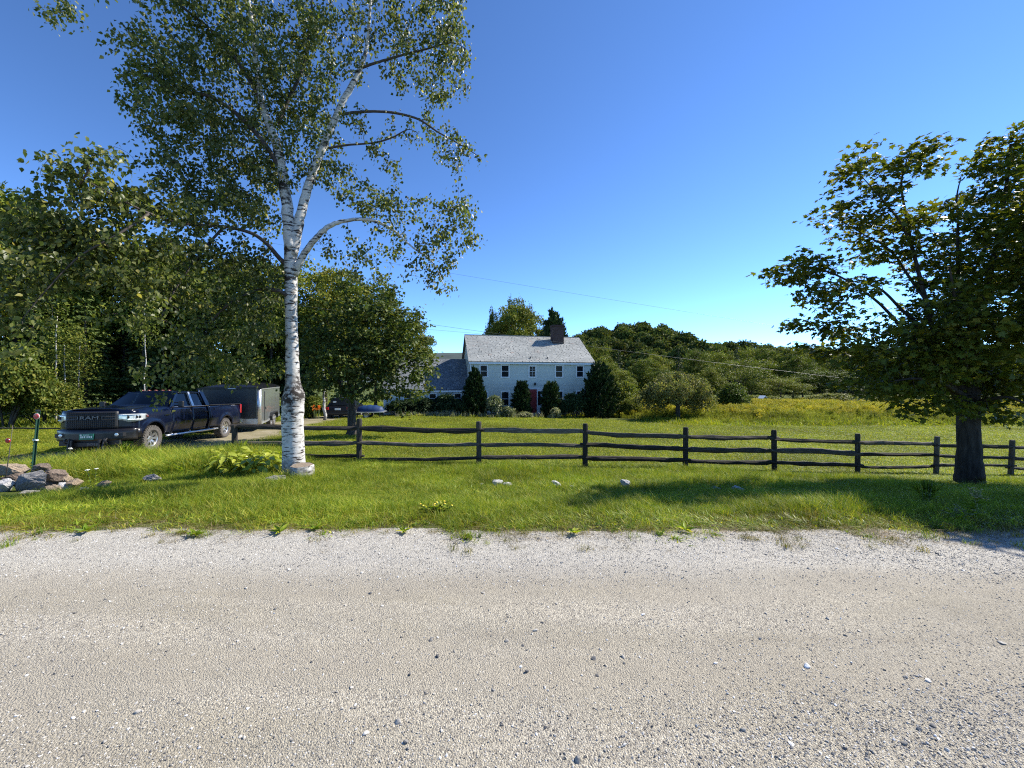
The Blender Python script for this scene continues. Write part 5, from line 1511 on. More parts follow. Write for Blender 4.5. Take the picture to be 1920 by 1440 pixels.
# nose: surface behind grille and lamps
def ny(x, off=0.0): return -0.62 - off - 0.30 * (1 - min(1, abs(x) / 0.99) ** 4)
def nose(name, mat, x0, x1, z0, z1, off, parent=truck, solid=0.05, nx=16, smooth=True, lean=0.0, top_in=0.0):
    mb = MB(); rows = []
    for k in range(nx + 1):
        x = x0 + (x1 - x0) * k / nx
        rows.append([(x * (1 + off * .6), ny(x, off) + lean * (z - z0), z) for z in np.linspace(z0, z1, 6)])
    mb.grid(rows); return mb.build(name, mat, parent, smooth=smooth, solid=solid)
nose('nose_panel', M['navy'], -0.99, 0.99, 0.74, 1.335, 0.0)
gr = nose('grille', M['blackplastic'], -0.64, 0.64, 0.80, 1.31, 0.03, solid=0.04)
mb = MB()
for z in (0.86, 0.92, 0.98, 1.04, 1.22, 1.27):
    mb.tube([(x, ny(x, 0.045), z) for x in np.linspace(-.61, .61, 13)], 0.012, 6)
for x in np.linspace(-.6, .6, 25):
    mb.tube([(x, ny(x, 0.04), 0.83), (x, ny(x, 0.04), 1.29)], 0.006, 5)
mb.build('grille_mesh', M['blackplastic'], gr)
for s in (-1, 1):
    mb = MB()
    for z in (1.085, 1.165):
        mb.tube([(s * x, ny(x, 0.055), z) for x in np.linspace(.30, .62, 6)], 0.011, 6)
    mb.tube([(s * .30, ny(.3, .055), 1.085), (s * .30, ny(.3, .055), 1.165)], 0.011, 6)
    mb.build('grille_bar', M['letter'], gr)
text_part('grille_letters', 'RAM', 0.135, M['letter'], gr, (0.0, ny(0, 0.075), 1.125), (rad(90), 0, 0), 0.008, 1.75, 0.0)
# headlights
for s in (-1, 1):
    mb = MB(); rows = []
    prof = [(0.63, ny(.63)), (0.72, ny(.72)), (0.82, ny(.82)), (0.90, ny(.90)), (0.96, ny(.96)), (1.0, -0.60), (1.005, -0.50), (0.998, -0.38), (0.992, -0.30)]
    for i, (x, y) in enumerate(prof):
        t = i / (len(prof) - 1)
        lo = 1.045 if t < 0.25 else 0.985 + 0.10 * t ** 3
        hi = 1.225 - 0.01 * t
        if t > 0.93: lo, hi = 1.09, 1.19
        ox = 0.012 + 0.02 * min(1, t * 2); oy = 0.03 * (1 - t)
        rows.append([(s * (x + ox), y - oy, lo + (hi - lo) * k / 4) for k in range(5)])
    mb.grid(rows); hl = mb.build('headlight', M['lens'], truck, smooth=True, solid=0.02)
    mb = MB()
    pts = lambda z, i0, i1: [(s * (prof[i][0] + .030), prof[i][1] - .030, z) for i in range(i0, i1)]
    mb.tube(pts(1.052, 2, 7), 0.016, 6); mb.tube(pts(1.205, 1, 7), 0.010, 6)
    mb.build('light_bar', M['plate_white'], hl)
    for i in (2, 4, 5):
        mb = MB(); x, y = prof[i]; mb.lathe([(0.055, -0.02), (0.05, 0.02), (0.0, 0.03)], 'y', (s * (x + 0.0), y - 0.012, 1.125), 12); mb.build('projector', M['interior'], hl)
    mb = MB(); mb.tube([(s * (prof[i][0] + .03), prof[i][1] - .012, 1.14) for i in (7, 8)], 0.045, 8); mb.build('turn_signal', M['amber'], hl)
# bumper and underparts
bp = MB(); rows = []
for k in range(25):
    x = -1.0 + 2.0 * k / 24
    yy = -0.68 - 0.36 * (1 - min(1, abs(x) / 1.0) ** 3.2)
    rows.append([(x * 1.03, yy + (0.02 if z > .74 else 0), z) for z in (0.46, 0.52, 0.66, 0.74, 0.785)] + [(x * .99, yy + 0.16, 0.80)])
bp.grid(rows)
for s in (-1, 1): bp.grid([[(s * 1.03, -0.68, z) for z in (0.50, .66, .785)], [(s * 1.015, -0.42, z) for z in (0.54, .66, .775)]])
bump_o = bp.build('front_bumper', M['blackpaint'], truck, smooth=True, solid=0.04)
for s in (-1, 1):
    mb = MB(); mb.prism([(s * .58, .55), (s * .84, .57), (s * .84, .68), (s * .58, .70)], 'y', -0.97, -0.80); mb.build('fog_recess', M['blackplastic'], bump_o)
    mb = MB(); mb.lathe([(0.05, -0.985), (0.045, -0.995), (0.0, -0.999)], 'y', (s * .69, 0, .625), 14); mb.build('fog_lamp', M['lens'], bump_o)
mb = MB(); mb.box((0, -1.055, 0.585), (0.36, 0.02, 0.17)); pl = mb.build('licence_plate', M['plate_green'], truck, bevel=0.006)
mb = MB()
for i, w in enumerate((.035, .03, .035, .02, .035, .03, .035)): mb.box((-0.125 + i * .042, -1.067, 0.580), (w * .75, .004, .055))
for i in range(5): mb.box((-0.06 + i * .03, -1.067, 0.640), (.02, .004, .018))
mb.box((-.135, -1.067, .640), (.04, .004, .03)); mb.build('plate_print', M['plate_white'], pl)
mb = MB()
mb.box((0, -0.90, 0.40), (1.5, 0.10, 0.14)); mb.box((0, -0.98, .36), (0.95, .06, .12))
for s in (-1, 1):
    mb.box((s * .34, -0.98, 0.33), (.05, .26, .34)); mb.prism([(-1.12, .22), (-1.0, .22), (-.96, .52), (-1.06, .52)], 'x', s * .42 - .015, s * .42 + .015)
mb.build('plow_mount', M['blackplastic'], truck, bevel=0.01)
pm = truck.children[-1]
text_part('mount_letters', 'BOSS', 0.085, M['letter'], pm, (0.12, -1.013, 0.36), (rad(90), 0, 0), 0.003, 1.35, 0.002)
for s in (-1, 1):
    mb = MB(); mb.tube([(s * .50, -1.03, .40), (s * .50, -1.09, .42), (s * .50, -1.10, .50), (s * .50, -1.04, .53)], .018, 8); mb.build('tow_hook', M['darkmetal'], truck, smooth=True)
# greenhouse
XB, XR, ZB_, ZR = 0.935, 0.735, 1.385, 1.90
def gp(s, y, t): return (s * (XB + (XR - XB) * t), y, ZB_ + (ZR - ZB_) * t)
def quad(name, pts, mat, parent=truck, solid=0.02, smooth=False):
    mb = MB(); mb.add(pts, [(0, 1, 2, 3)]); return mb.build(name, mat, parent, solid=solid)
mb = MB(); rows = []
for y in np.linspace(1.52, 3.02, 10):
    e = 0.035 * float(sstep(1.9, 1.52, y)) + 0.03 * float(sstep(2.7, 3.02, y))
    rows.append([(f * (XR + .03), y - 0.05 * (1 - f * f) * float(sstep(2.2, 1.52, y)), ZR + 0.012 + 0.055 * (1 - f ** 4) - e) for f in np.linspace(-1, 1, 15)])
mb.grid(rows); roof_t = mb.build('roof', M['navy'], truck, smooth=True, solid=0.04)
for i in range(5):
    x = (i - 2) * 0.21 if i != 2 else 0
    mb = MB(); mb.lathe([(0.05, 0), (0.045, 0.025), (0.02, 0.04), (0, 0.042)], 'z', (x, 1.66, ZR + 0.052), 12)
    for j, v in enumerate(mb.v): mb.v[j] = (v[0], 1.66 + (v[1] - 1.66) * 1.6, v[2])
    mb.build('marker_lamp', M['amber'], roof_t, smooth=True)
ya0, ya1 = 0.78, 1.52     # windscreen foot and head at the side
mb = MB(); rows = []
for f in np.linspace(-1, 1, 13):
    bow = 1 - f * f
    rows.append([(f * (XB - .05 + (XR - XB + .02) * t), ya0 - 0.14 * bow + (ya1 - ya0 + .09 * bow) * t, 1.375 + .03 * bow * (1 - t) + (ZR - 1.375 + .02 * bow) * t) for t in np.linspace(0, 1, 6)])
mb.grid(rows); mb.build('windscreen', M['glass'], truck, smooth=True)
mb = MB(); mb.grid([[(x, 0.86 - .16 * (1 - x * x), 1.365), (x, .62 - .12 * (1 - x * x), 1.39)] for x in np.linspace(-.9, .9, 9)]); mb.build('cowl', M['blackplastic'], truck, solid=.02)
mb = MB()
for s in (-.35, .3): mb.tube([(s, .60, 1.43), (s + .5, .72, 1.475)], .010, 5)
mb.build('wiper', M['blackplastic'], truck)
for s in (1, -1):
    quad('pillar', [gp(s, .86, 0), gp(s, .98, 0), gp(s, 1.62, 1), gp(s, 1.50, 1)], M['navy'], solid=.05)
    quad('pillar', [gp(s, 1.98, 0), gp(s, 2.12, 0), gp(s, 2.14, 1), gp(s, 2.04, 1)], M['aluminium'], solid=.05)  # pale metal stands in for sunlight reflected off the middle pillar
    quad('pillar', [gp(s, 2.86, 0), gp(s, 3.10, 0), gp(s, 3.02, 1), gp(s, 2.80, 1)], M['navy'], solid=.05)
    quad('roof_rail', [gp(s, 1.50, .93), gp(s, 3.02, .93), (s * (XR + .025), 3.02, ZR + .012), (s * (XR + .025), 1.50, ZR + .012)], M['navy'], solid=.03)
    in_ = lambda q: (q[0] - s * .016, q[1], q[2])
    quad('side_window', [in_(gp(s, .98, 0)), in_(gp(s, 1.98, 0)), in_(gp(s, 2.04, .93)), in_(gp(s, 1.60, .93))], M['glass'], solid=0)
    quad('side_window', [in_(gp(s, 2.12, 0)), in_(gp(s, 2.86, 0)), in_(gp(s, 2.80, .93)), in_(gp(s, 2.14, .93))], M['glass'], solid=0)
    mb = MB(); mb.tube([(s * (XB + .012), y, 1.388) for y in (.95, 2, 3.08)], .011, 6); mb.build('belt_trim', M['chrome'], truck)
    # towing mirror
    mb = MB(); mb.tube([(s * .95, 1.07, 1.42), (s * 1.12, 1.05, 1.44)], .022, 6); mb.tube([(s * .95, 1.07, 1.54), (s * 1.12, 1.05, 1.53)], .022, 6)
    mir = mb.build('mirror_arm', M['blackplastic'], truck)
    mb = MB(); mb.box((s * 1.16, 1.05, 1.48), (.16, .09, .22)); mb.build('mirror', M['blackplastic'], mir, bevel=.03)
    mb = MB(); mb.box((s * 1.16, 1.098, 1.48), (.13, .008, .18)); mb.build('mirror_glass', M['chrome'], mir)
    # running board
    mb = MB(); mb.tube([(s * .97, .62, .43), (s * 1.0, .72, .43), (s * 1.0, 3.58, .43), (s * .97, 3.68, .43)], .055, 10, ell=(1, .7))
    for yy in (1.0, 2.0, 3.2): mb.tube([(s * .8, yy, .52), (s * .98, yy, .44)], .02, 6)
    mb.build('running_board', M['aluminium'], truck, smooth=True)
    mb = MB(); mb.box((s * 1.012, .62, 1.13), (.012, .20, .035)); mb.build('side_badge', M['chrome'], truck)
    text_part('door_letters', 'RAM', .06, M['chrome'], truck, (s * (X(1.35, .80) + .006), 1.35, .80), (rad(90), 0, rad(90) * s), .002, 1.6)
    mb = MB(); mb.box((s * .955, 5.585, 1.18), (.07, .09, .40)); mb.build('tail_light', M['redlens'], truck, bevel=.02)
    wheel(truck, s * .87, 0, s); wheel(truck, s * .87, WB, s)
    mb = MB(); mb.box((s * .9, .62 + WB, .34), (.26, .012, .36)); mb.build('mud_flap', M['blackplastic'], truck)
mb = MB(); mb.add([(-.80, 3.10, 1.39), (.80, 3.10, 1.39), (.68, 3.02, 1.86), (-.68, 3.02, 1.86)], [(0, 1, 2, 3)]); mb.build('rear_window', M['glass'], truck)
mb = MB(); mb.box((0, 3.08, 1.0), (1.86, .05, .78)); mb.build('cab_back', M['navy'], truck)
# bed
mb = MB(); mb.box((0, 4.37, .86), (1.66, 2.44, .05)); mb.box((0, 3.17, 1.12), (1.84, .05, .56))
for s in (-1, 1): mb.box((s * .86, 4.37, 1.12), (.06, 2.44, .54)); mb.box((s * .90, 4.37, 1.405), (.13, 2.46, .03))
mb.build('bed', M['blackplastic'], truck)
mb = MB(); mb.box((0, 5.575, 1.12), (1.80, .07, .60)); mb.build('tailgate', M['navy'], truck, bevel=.015)
mb = MB(); mb.box((0, 5.70, .62), (1.94, .20, .20)); mb.box((0, 5.76, .47), (.12, .2, .1)); mb.build('rear_bumper', M['chrome'], truck, bevel=.02)
# cabin
mb = MB()
for x in (-.42, .42):
    for y in (1.75, 2.75):
        mb.box((x, y, 1.22), (.5, .16, .62)); mb.box((x, y, 1.62), (.27, .11, .19)); mb.box((x, y - .3, .98), (.5, .5, .16))
mb.build('seat', M['interior'], truck, bevel=.04)
mb = MB(); mb.box((0, 1.02, 1.22), (1.66, .34, .30)); mb.build('dashboard', M['interior'], truck, bevel=.05)
mb = MB(); mb.lathe([(.17, -.012), (.19, 0), (.17, .012)], 'y', (0, 0, 0), 20); mb.box((0, 0, 0), (.34, .02, .05)); mb.build('steering_wheel', M['blackplastic'], truck, loc=(.42, 1.28, 1.36), rot=(rad(-25), 0, 0))

# ------------------------------------------------------------------ cargo trailer
tx, ty = -13.4, 18.33
CA = rad(22)
tg = float(zground(tx - 1, ty + 2)) + 0.05
cargo = thing('cargo_trailer', 'enclosed cargo trailer with grey front panel, aluminium corners and black rounded roof', 'trailer', (tx, ty, tg), CA)
W2, L2, Z0, Z1 = 1.25, 5.0, 0.42, 2.16
mb = MB(); mb.box((0, L2 / 2, (Z0 + Z1) / 2), (2 * W2 - .02, L2, Z1 - Z0)); mb.build('box_body', M['trailer_white'], cargo, bevel=.03)
mb = MB(); mb.box((0, -.012, (Z0 + .30 + Z1) / 2), (2.10, .03, Z1 - Z0 - .34)); fp = mb.build('front_panel', M['trailer_grey'], cargo, bevel=.006)
mb = MB(); mb.box((0, -.02, Z0 + .14), (2.24, .035, .26)); mb.build('stone_guard', M['aluminium'], cargo)
for s in (-1, 1):
    mb = MB(); mb.lathe([(.10, Z0), (.10, Z1 + .02)], 'z', (s * (W2 - .09), .075, 0), 20); mb.build('corner_trim', M['aluminium'], cargo, smooth=True)
    mb = MB(); mb.box((s * W2, L2 / 2, Z0 + .04), (.03, L2 - .2, .10)); mb.box((s * W2, L2 / 2, Z1 - .03), (.03, L2 - .2, .06)); mb.build('side_rail', M['aluminium'], cargo)
# roof cap: bowed with a raised front fairing
mb = MB(); rows = []
for y in (-.06, .02, .25, .7, 2, 4, L2 + .02):
    k = float(sstep(-.06, .45, y))
    rows.append([(f * (W2 + .03), y, Z1 + .02 + (.06 + .16 * k) * (1 - abs(f) ** 3.2)) for f in np.linspace(-1, 1, 19)])
mb.grid(rows)
for y in (-.06, L2 + .02):
    top = rows[0] if y < 0 else rows[-1]
    mb.grid([[(p[0], p[1], Z1 - .03) for p in top], top])
rc = mb.build('roof_cap', M['blackpaint'], cargo, smooth=False, solid=.03)
for x in (-.16, 0, .16):
    mb = MB(); mb.box((x + .05, .05, Z1 + .215), (.10, .05, .03)); mb.build('clearance_lamp', M['amber'], rc, bevel=.008)
mb = MB(); mb.box((.08, -.088, Z1 + .005), (.42, .012, .10)); bd = mb.build('name_badge', M['darkmetal'], cargo, bevel=.004)
mb = MB()
for i in range(8): mb.box((-.06 + i * .04, -.0955, Z1 + .005), (.028, .003, .035))
mb.build('badge_letters', M['aluminium'], bd)
mb = MB()
for s in (-1, 1): mb.tube([(s * .95, .1, .36), (s * .05, -1.3, .40)], .04, 6)
mb.box((0, -1.42, .41), (.10, .30, .08)); mb.box((0, L2 / 2, .36), (1.9, L2 - .2, .10))
mb.build('tongue', M['blackplastic'], cargo)
mb = MB(); mb.tube([(0, -1.15, .05), (0, -1.15, .85)], .035, 8); mb.box((0, -1.15, .03), (.2, .2, .03)); mb.tube([(0, -1.15, .85), (.2, -1.15, .85)], .014, 6); mb.build('jack', M['aluminium'], cargo)
for s in (-1, 1):
    for yy in (2.5, 3.3): wheel(cargo, s * 1.16, yy, s, .34, .21, .20, tread=False, spokes=6)
    mb = MB(); mb.prism([(2.05, .40), (2.05, .62), (2.25, .80), (3.55, .80), (3.75, .62), (3.75, .40), (3.70, .40), (3.70, .60), (3.53, .75), (2.27, .75), (2.10, .60), (2.10, .40)], 'x', s * 1.26 - .02, s * 1.26 + .10 * s + .02)
    mb.build('wheel_fender', M['blackplastic'], cargo)
mb = MB(); mb.box((1.262, 1.2, 1.25), (.02, .75, 1.5)); dd_ = mb.build('side_door', M['trailer_white'], cargo, bevel=.008)
mb = MB(); mb.box((1.28, .92, 1.15), (.03, .10, .12)); mb.build('latch', M['darkmetal'], dd_)

# ------------------------------------------------------------------ dark car seen from behind and the blue covered trailer
cx, cyy = at_px(649, 31)
car = thing('parked_car', 'black hatchback seen from behind, parked under the yellow-green maple', 'car', (cx, cyy, gzf(cx, cyy) + 0.01), rad(8))
# local: rear looks to -Y
body = MB()
prof = [(-2.15, .42), (-2.2, .62), (-2.15, .95), (-2.0, 1.02), (1.35, 1.02), (2.05, .88), (2.2, .66), (2.15, .35), (1.85, .30), (-1.9, .30)]
body.prism(prof, 'x', -.86, .86); cb = body.build('body', M['blackpaint'], car, bevel=.07, seg=3)
mb = MB()
vs = [(-.80, -2.02, 1.0), (.80, -2.02, 1.0), (.80, 1.1, 1.0), (-.80, 1.1, 1.0), (-.62, -1.72, 1.60), (.62, -1.72, 1.60), (.62, .25, 1.60), (-.62, .25, 1.60)]
mb.add(vs, [(0, 1, 5, 4), (1, 2, 6, 5), (2, 3, 7, 6), (3, 0, 4, 7), (4, 5, 6, 7)]); mb.build('cabin', M['blackpaint'], car, bevel=.06, seg=3)
def lerpq(a, b, t): return tuple(a[i] * (1 - t) + b[i] * t for i in range(3))
def pane4(name, a, b, c, d_, ins, off, mat):
    ctr = [sum(q[i] for q in (a, b, c, d_)) / 4 for i in range(3)]
    q = [tuple(p[i] + (ctr[i] - p[i]) * ins + off[i] for i in range(3)) for p in (a, b, c, d_)]
    mm = MB(); mm.add(q, [(0, 1, 2, 3)]); return mm.build(name, mat, car, solid=.01)
pane4('rear_window', vs[0], vs[1], vs[5], vs[4], .16, (0, -.03, .012), M['windowglass'])
pane4('side_window', vs[1], vs[2], vs[6], vs[5], .16, (.03, 0, .012), M['windowglass'])
pane4('side_window', vs[3], vs[0], vs[4], vs[7], .16, (-.03, 0, .012), M['windowglass'])
pane4('windscreen', vs[2], vs[3], vs[7], vs[6], .12, (0, .02, .02), M['windowglass'])
for s in (-1, 1):
    mb = MB(); mb.box((s * .74, -2.19, .84), (.20, .06, .20)); mb.build('tail_light', M['redlens'], car, bevel=.02)
    for yy in (-1.35, 1.35): wheel(car, s * .78, yy, s, .32, .20, .20, tread=False, spokes=7)
    mb = MB(); mb.box((s * .95, .75, 1.05), (.18, .08, .12)); mb.build('mirror', M['blackpaint'], car, bevel=.02)
mb = MB(); mb.box((0, -2.21, .48), (1.6, .06, .18)); mb.build('rear_bumper', M['blackplastic'], car, bevel=.02)
mb = MB(); mb.box((0, -2.215, .80), (.40, .02, .14)); mb.build('licence_plate', M['plate_white'], car)
mb = MB(); mb.box((-.30, -1.93, 1.24), (.22, .01, .30)); mb.build('window_sticker', M['plate_white'], car)

ux, uy = at_px(686, 30.2)
ut = thing('utility_trailer', 'low grey flatbed trailer carrying a bright blue covered load behind the maple trunk', 'trailer', (ux + .2, uy, gzf(ux, uy)), rad(6))
mb = MB(); mb.box((0, 0, .47), (2.5, 1.3, .07)); mb.build('trailer_bed', M['aluminium'], ut)
mb = MB()
for sx in (-1, 1):
    for sy in (-1, 1): mb.box((sx * 1.0, sy * .55, .2), (.07, .07, .5))
mb.tube([(1.2, 0, .42), (2.1, 0, .42)], .04, 6); mb.tube([(2.05, 0, 0), (2.05, 0, .45)], .03, 6)
mb.build('trailer_frame', M['darkmetal'], ut)
for s in (-1, 1): wheel(ut, 0, s * .66, 1, .26, .16, .15, tread=False, spokes=5); 
for ch_ in list(ut.children):
    if ch_.name.startswith('wheel'): ch_.rotation_euler = (0, 0, rad(90) if ch_.location.y > 0 else rad(-90))
mb = MB(); rows = []
for k in range(15):
    f = -1 + 2 * k / 14; s = math.sqrt(max(0.0, 1 - f * f)) ** .6
    rows.append([(f * 1.05 + .15, .58 * s * math.cos(a), .50 + (.50 * s * (1 + .06 * math.sin(k * 2.1))) * math.sin(a)) for a in np.linspace(0, math.pi, 11)])
mb.grid(rows); cov = mb.build('blue_cover', M['bluepaint'], None, smooth=True)
cov.location = (ux + .2, uy, gzf(ux, uy)); cov.rotation_euler = (0, 0, rad(6))
tag(cov, 'bright blue rounded cover lying on the low grey trailer behind the maple trunk', 'cover')
cov.name = 'blue_cover'
# ------------------------------------------------------------------ split rail fence
rf = random.Random(11)
def beam(name, a, b, h, w, parent, seed, sag=0.02, taper=True, n=9, org=(0, 0, 0)):
    """hewn rail between two points: uneven, flattened at both ends. own mesh along local X for the grain"""
    rng = np.random.default_rng(seed)
    a = np.array(a, float); b = np.array(b, float); L = np.linalg.norm(b - a)
    mb = MB(); rings = []
    m = 7
    ph = rng.uniform(.82, 1.18, m)
    oz = np.cumsum(rng.normal(0, .0065, n + 1)); oz -= np.linspace(oz[0], oz[-1], n + 1)
    oy = np.cumsum(rng.normal(0, .008, n + 1)); oy -= np.linspace(oy[0], oy[-1], n + 1)
    wd = 1 + rng.normal(0, .10, n + 1)
    for i in range(n + 1):
        t = i / n
        e = min(t, 1 - t) * L
        ta = 0.5 + 0.5 * float(sstep(0.02, 0.38, e)) if taper else 1
        ring = []
        for k in range(m):
            an = 2 * math.pi * k / m + .4
            r = ph[k] * (1 + rng.normal(0, .05))
            ring.append(((t - .5) * L, oy[i] + math.cos(an) * w / 2 * r * (0.75 + .25 * ta) * wd[i], oz[i] - sag * 4 * t * (1 - t) + math.sin(an) * h / 2 * r * ta * wd[i]))
        rings.append(ring)
    vs = [q for r in rings for q in r]; fs = []
    for i in range(n):
        for k in range(m):
            k2 = (k + 1) % m; fs.append((i * m + k, i * m + k2, (i + 1) * m + k2, (i + 1) * m + k))
    fs += [tuple(range(m - 1, -1, -1)), tuple(n * m + k for k in range(m))]
    mb.add(vs, fs)
    dv = Vector(b - a).normalized()
    o = mb.build(name, M['fence'], parent, loc=tuple((a + b) / 2 - np.array(org)))
    o.rotation_euler = (0, -math.asin(dv.z), math.atan2(dv.y, dv.x))
    return o
def post(parent, x, y, z0, h, lx, seed, org, w=.125):
    rng = np.random.default_rng(seed)
    mb = MB()
    m = 8; rings = []
    for t in (-.12, 0, .25, .5, .75, .97, 1.0):
        k = 1 if t < .98 else .82
        rings.append([((math.cos(2 * math.pi * q / m + .39) * w / 2 * 1.12 * k * (1 + rng.normal(0, .04))) + lx * t * h, math.sin(2 * math.pi * q / m + .39) * w / 2 * k * (1 + rng.normal(0, .04)), t * h) for q in range(m)])
    vs = [q for r in rings for q in r]; fs = []
    for i in range(len(rings) - 1):
        for k in range(m):
            k2 = (k + 1) % m; fs.append((i * m + k, i * m + k2, (i + 1) * m + k2, (i + 1) * m + k))
    fs.append(tuple((len(rings) - 1) * m + k for k in range(m)))
    # stand the grain upright: mesh modelled along local X, then turned
    mb.add([(z, y_, -x_) for x_, y_, z in vs], fs)
    return mb.build('post', M['fence'], parent, loc=(x - org[0], y - org[1], z0 - org[2]), rot=(0, rad(-90), 0))
POSTS = [(440, 797, 10.0), (673, 785, 10.0), (898, 790, 10.1), (1097, 794, 10.3), (1285, 801, 10.5), (1452, 806, 10.8), (1608, 813, 11.1), (1755, 818, 11.4), (1895, 825, 11.7), (2030, 832, 12.0)]
pw = []
for px, py, d in POSTS:
    x, y = at_px(px, d); z0 = gzf(x, y); pw.append((x, y, z0, EYE + (HZ - py) / F * d - z0))
forg = (pw[4][0], pw[4][1], pw[4][2])
fence = thing('split_rail_fence', 'weathered dark split rail fence with three rails running across the front lawn', 'fence', forg)
for i, (x, y, z0, h) in enumerate(pw):
    post(fence, x, y, z0, h, (0.0, .01, -.005, .005, .01, -.01, .0, .03, .05, .02)[i], 100 + i, forg)
# rail heights at each post, from the photograph rows (top, middle, bottom) left / right of each bay
RAILS = [[(798, 803), (832, 830), (853, 855)], [(802, 806), (829, 833), (860, 858)], [(806, 809), (834, 837), (858, 858)], [(810, 818), (832, 842), (857, 862)], [(818, 821), (843, 846), (864, 866)],
         [(823, 829), (844, 851), (866, 872)], [(830, 833), (852, 853), (873, 875)], [(834, 838), (853, 857), (872, 873)], [(839, 844), (859, 864), (877, 882)]]
for i in range(len(pw) - 1):
    (x0, y0, z0, _), (x1, y1, z1, _) = pw[i], pw[i + 1]
    for j, (ya, yb) in enumerate(RAILS[i]):
        za = EYE + (HZ - ya) / F * POSTS[i][2]; zb_ = EYE + (HZ - yb) / F * POSTS[i + 1][2]
        u = np.array([x1 - x0, y1 - y0]); u = u / np.linalg.norm(u)
        side = .022 if i % 2 == 0 else -.022
        a = (x0 + u[0] * -.13, y0 + u[1] * -.13 + side, za); b = (x1 + u[0] * .13, y1 + u[1] * .13 + side, zb_)
        th = rf.uniform(.105, .145) if i < 6 else rf.uniform(.085, .12)
        beam('rail', a, b, th, rf.uniform(.09, .13), fence, 200 + i * 3 + j, sag=rf.uniform(-.01, .035), org=forg)
# the piece of fence left of the drive, behind the reflector posts
lx0, ly0 = at_px(-40, 15.5); lx1, ly1 = at_px(135, 15.0)
forg2 = (lx0, ly0, gzf(lx0, ly0))
fence2 = thing('rail_fence', 'low dark single rail fence crossing the grass left of the pickup behind the reflector posts', 'fence', forg2)
for i, px in enumerate((-170, -30, 125)):
    x, y = at_px(px, 15.5 if px < 0 else 15.0); post(fence2, x, y, gzf(x, y), .72, .01, 300 + i, forg2, w=.08)
for i, (pa_, pb_) in enumerate(((-170, -40), (-40, 135))):
    for j, hh in enumerate((.55,)):
        xa, ya = at_px(pa_, 15.5); xb, yb = at_px(pb_, 15.0 if pb_ > 0 else 15.5)
        beam('rail', (xa - .1, ya, gzf(xa, ya) + hh), (xb + .1, yb, gzf(xb, yb) + hh), 0.055, .06, fence2, 320 + i * 2 + j, org=forg2)

# ------------------------------------------------------------------ rocks
import bmesh
def rock_mesh(seed, mat, cuts=9, sub=4, rough=.035):
    rng = np.random.default_rng(seed)
    bm = bmesh.new(); bmesh.ops.create_icosphere(bm, subdivisions=sub, radius=1.0)
    pl = []
    for k in range(cuts):
        n = unit(rng.normal(0, 1, 3)); pl.append((n, rng.uniform(.45, .82)))
    for v in bm.verts:
        p = np.array(v.co)
        for n, dd in pl:
            s = p @ n
            if s > dd: p = p - n * (s - dd) * .96
        nz = .10 * math.sin(p[0] * 7 + seed) * math.sin(p[1] * 6 + seed * 2) * math.sin(p[2] * 8 + 1) + .05 * math.sin(p[0] * 19 + p[2] * 23 + seed) * math.sin(p[1] * 17)
        p = p * (1 + nz * (1 if sub > 2 else 0) + rough * (rng.random() - .5))
        v.co = p
    me = bpy.data.meshes.new('rock_%d' % seed); bm.to_mesh(me); bm.free()
    me.materials.append(M[mat]); return me
RG_ = 'rocks of the pile by the drive'
ROCKS = []
def rock(name, label, seed, mat, px, py, d, wpx, hpx, depth_m=None, rz=0.0, tilt=0.0, group=None, lift=0.0, cuts=9, ground=True):
    """px,py centre in the photo"""
    x, y, z = P(px, py, d)
    o = link(name, rock_mesh(seed, mat, cuts + 5), None)
    s = d / F
    pk = .92 if group == RG_ else 1.15
    o.scale = (wpx * s / 2 * pk, (depth_m or wpx * s * .75) / 2 * pk * (.8 if group == RG_ else 1), hpx * s / 2 * (1.35 if group == RG_ else 1.2))
    o.location = (x, y, z + lift)
    ROCKS.append((x, y, wpx * s / 2))
    o.rotation_euler = (tilt * .4, tilt, rz)
    return tag(o, label, 'rock', group)
RG_ = 'rocks of the pile by the drive'
D0 = 7.6
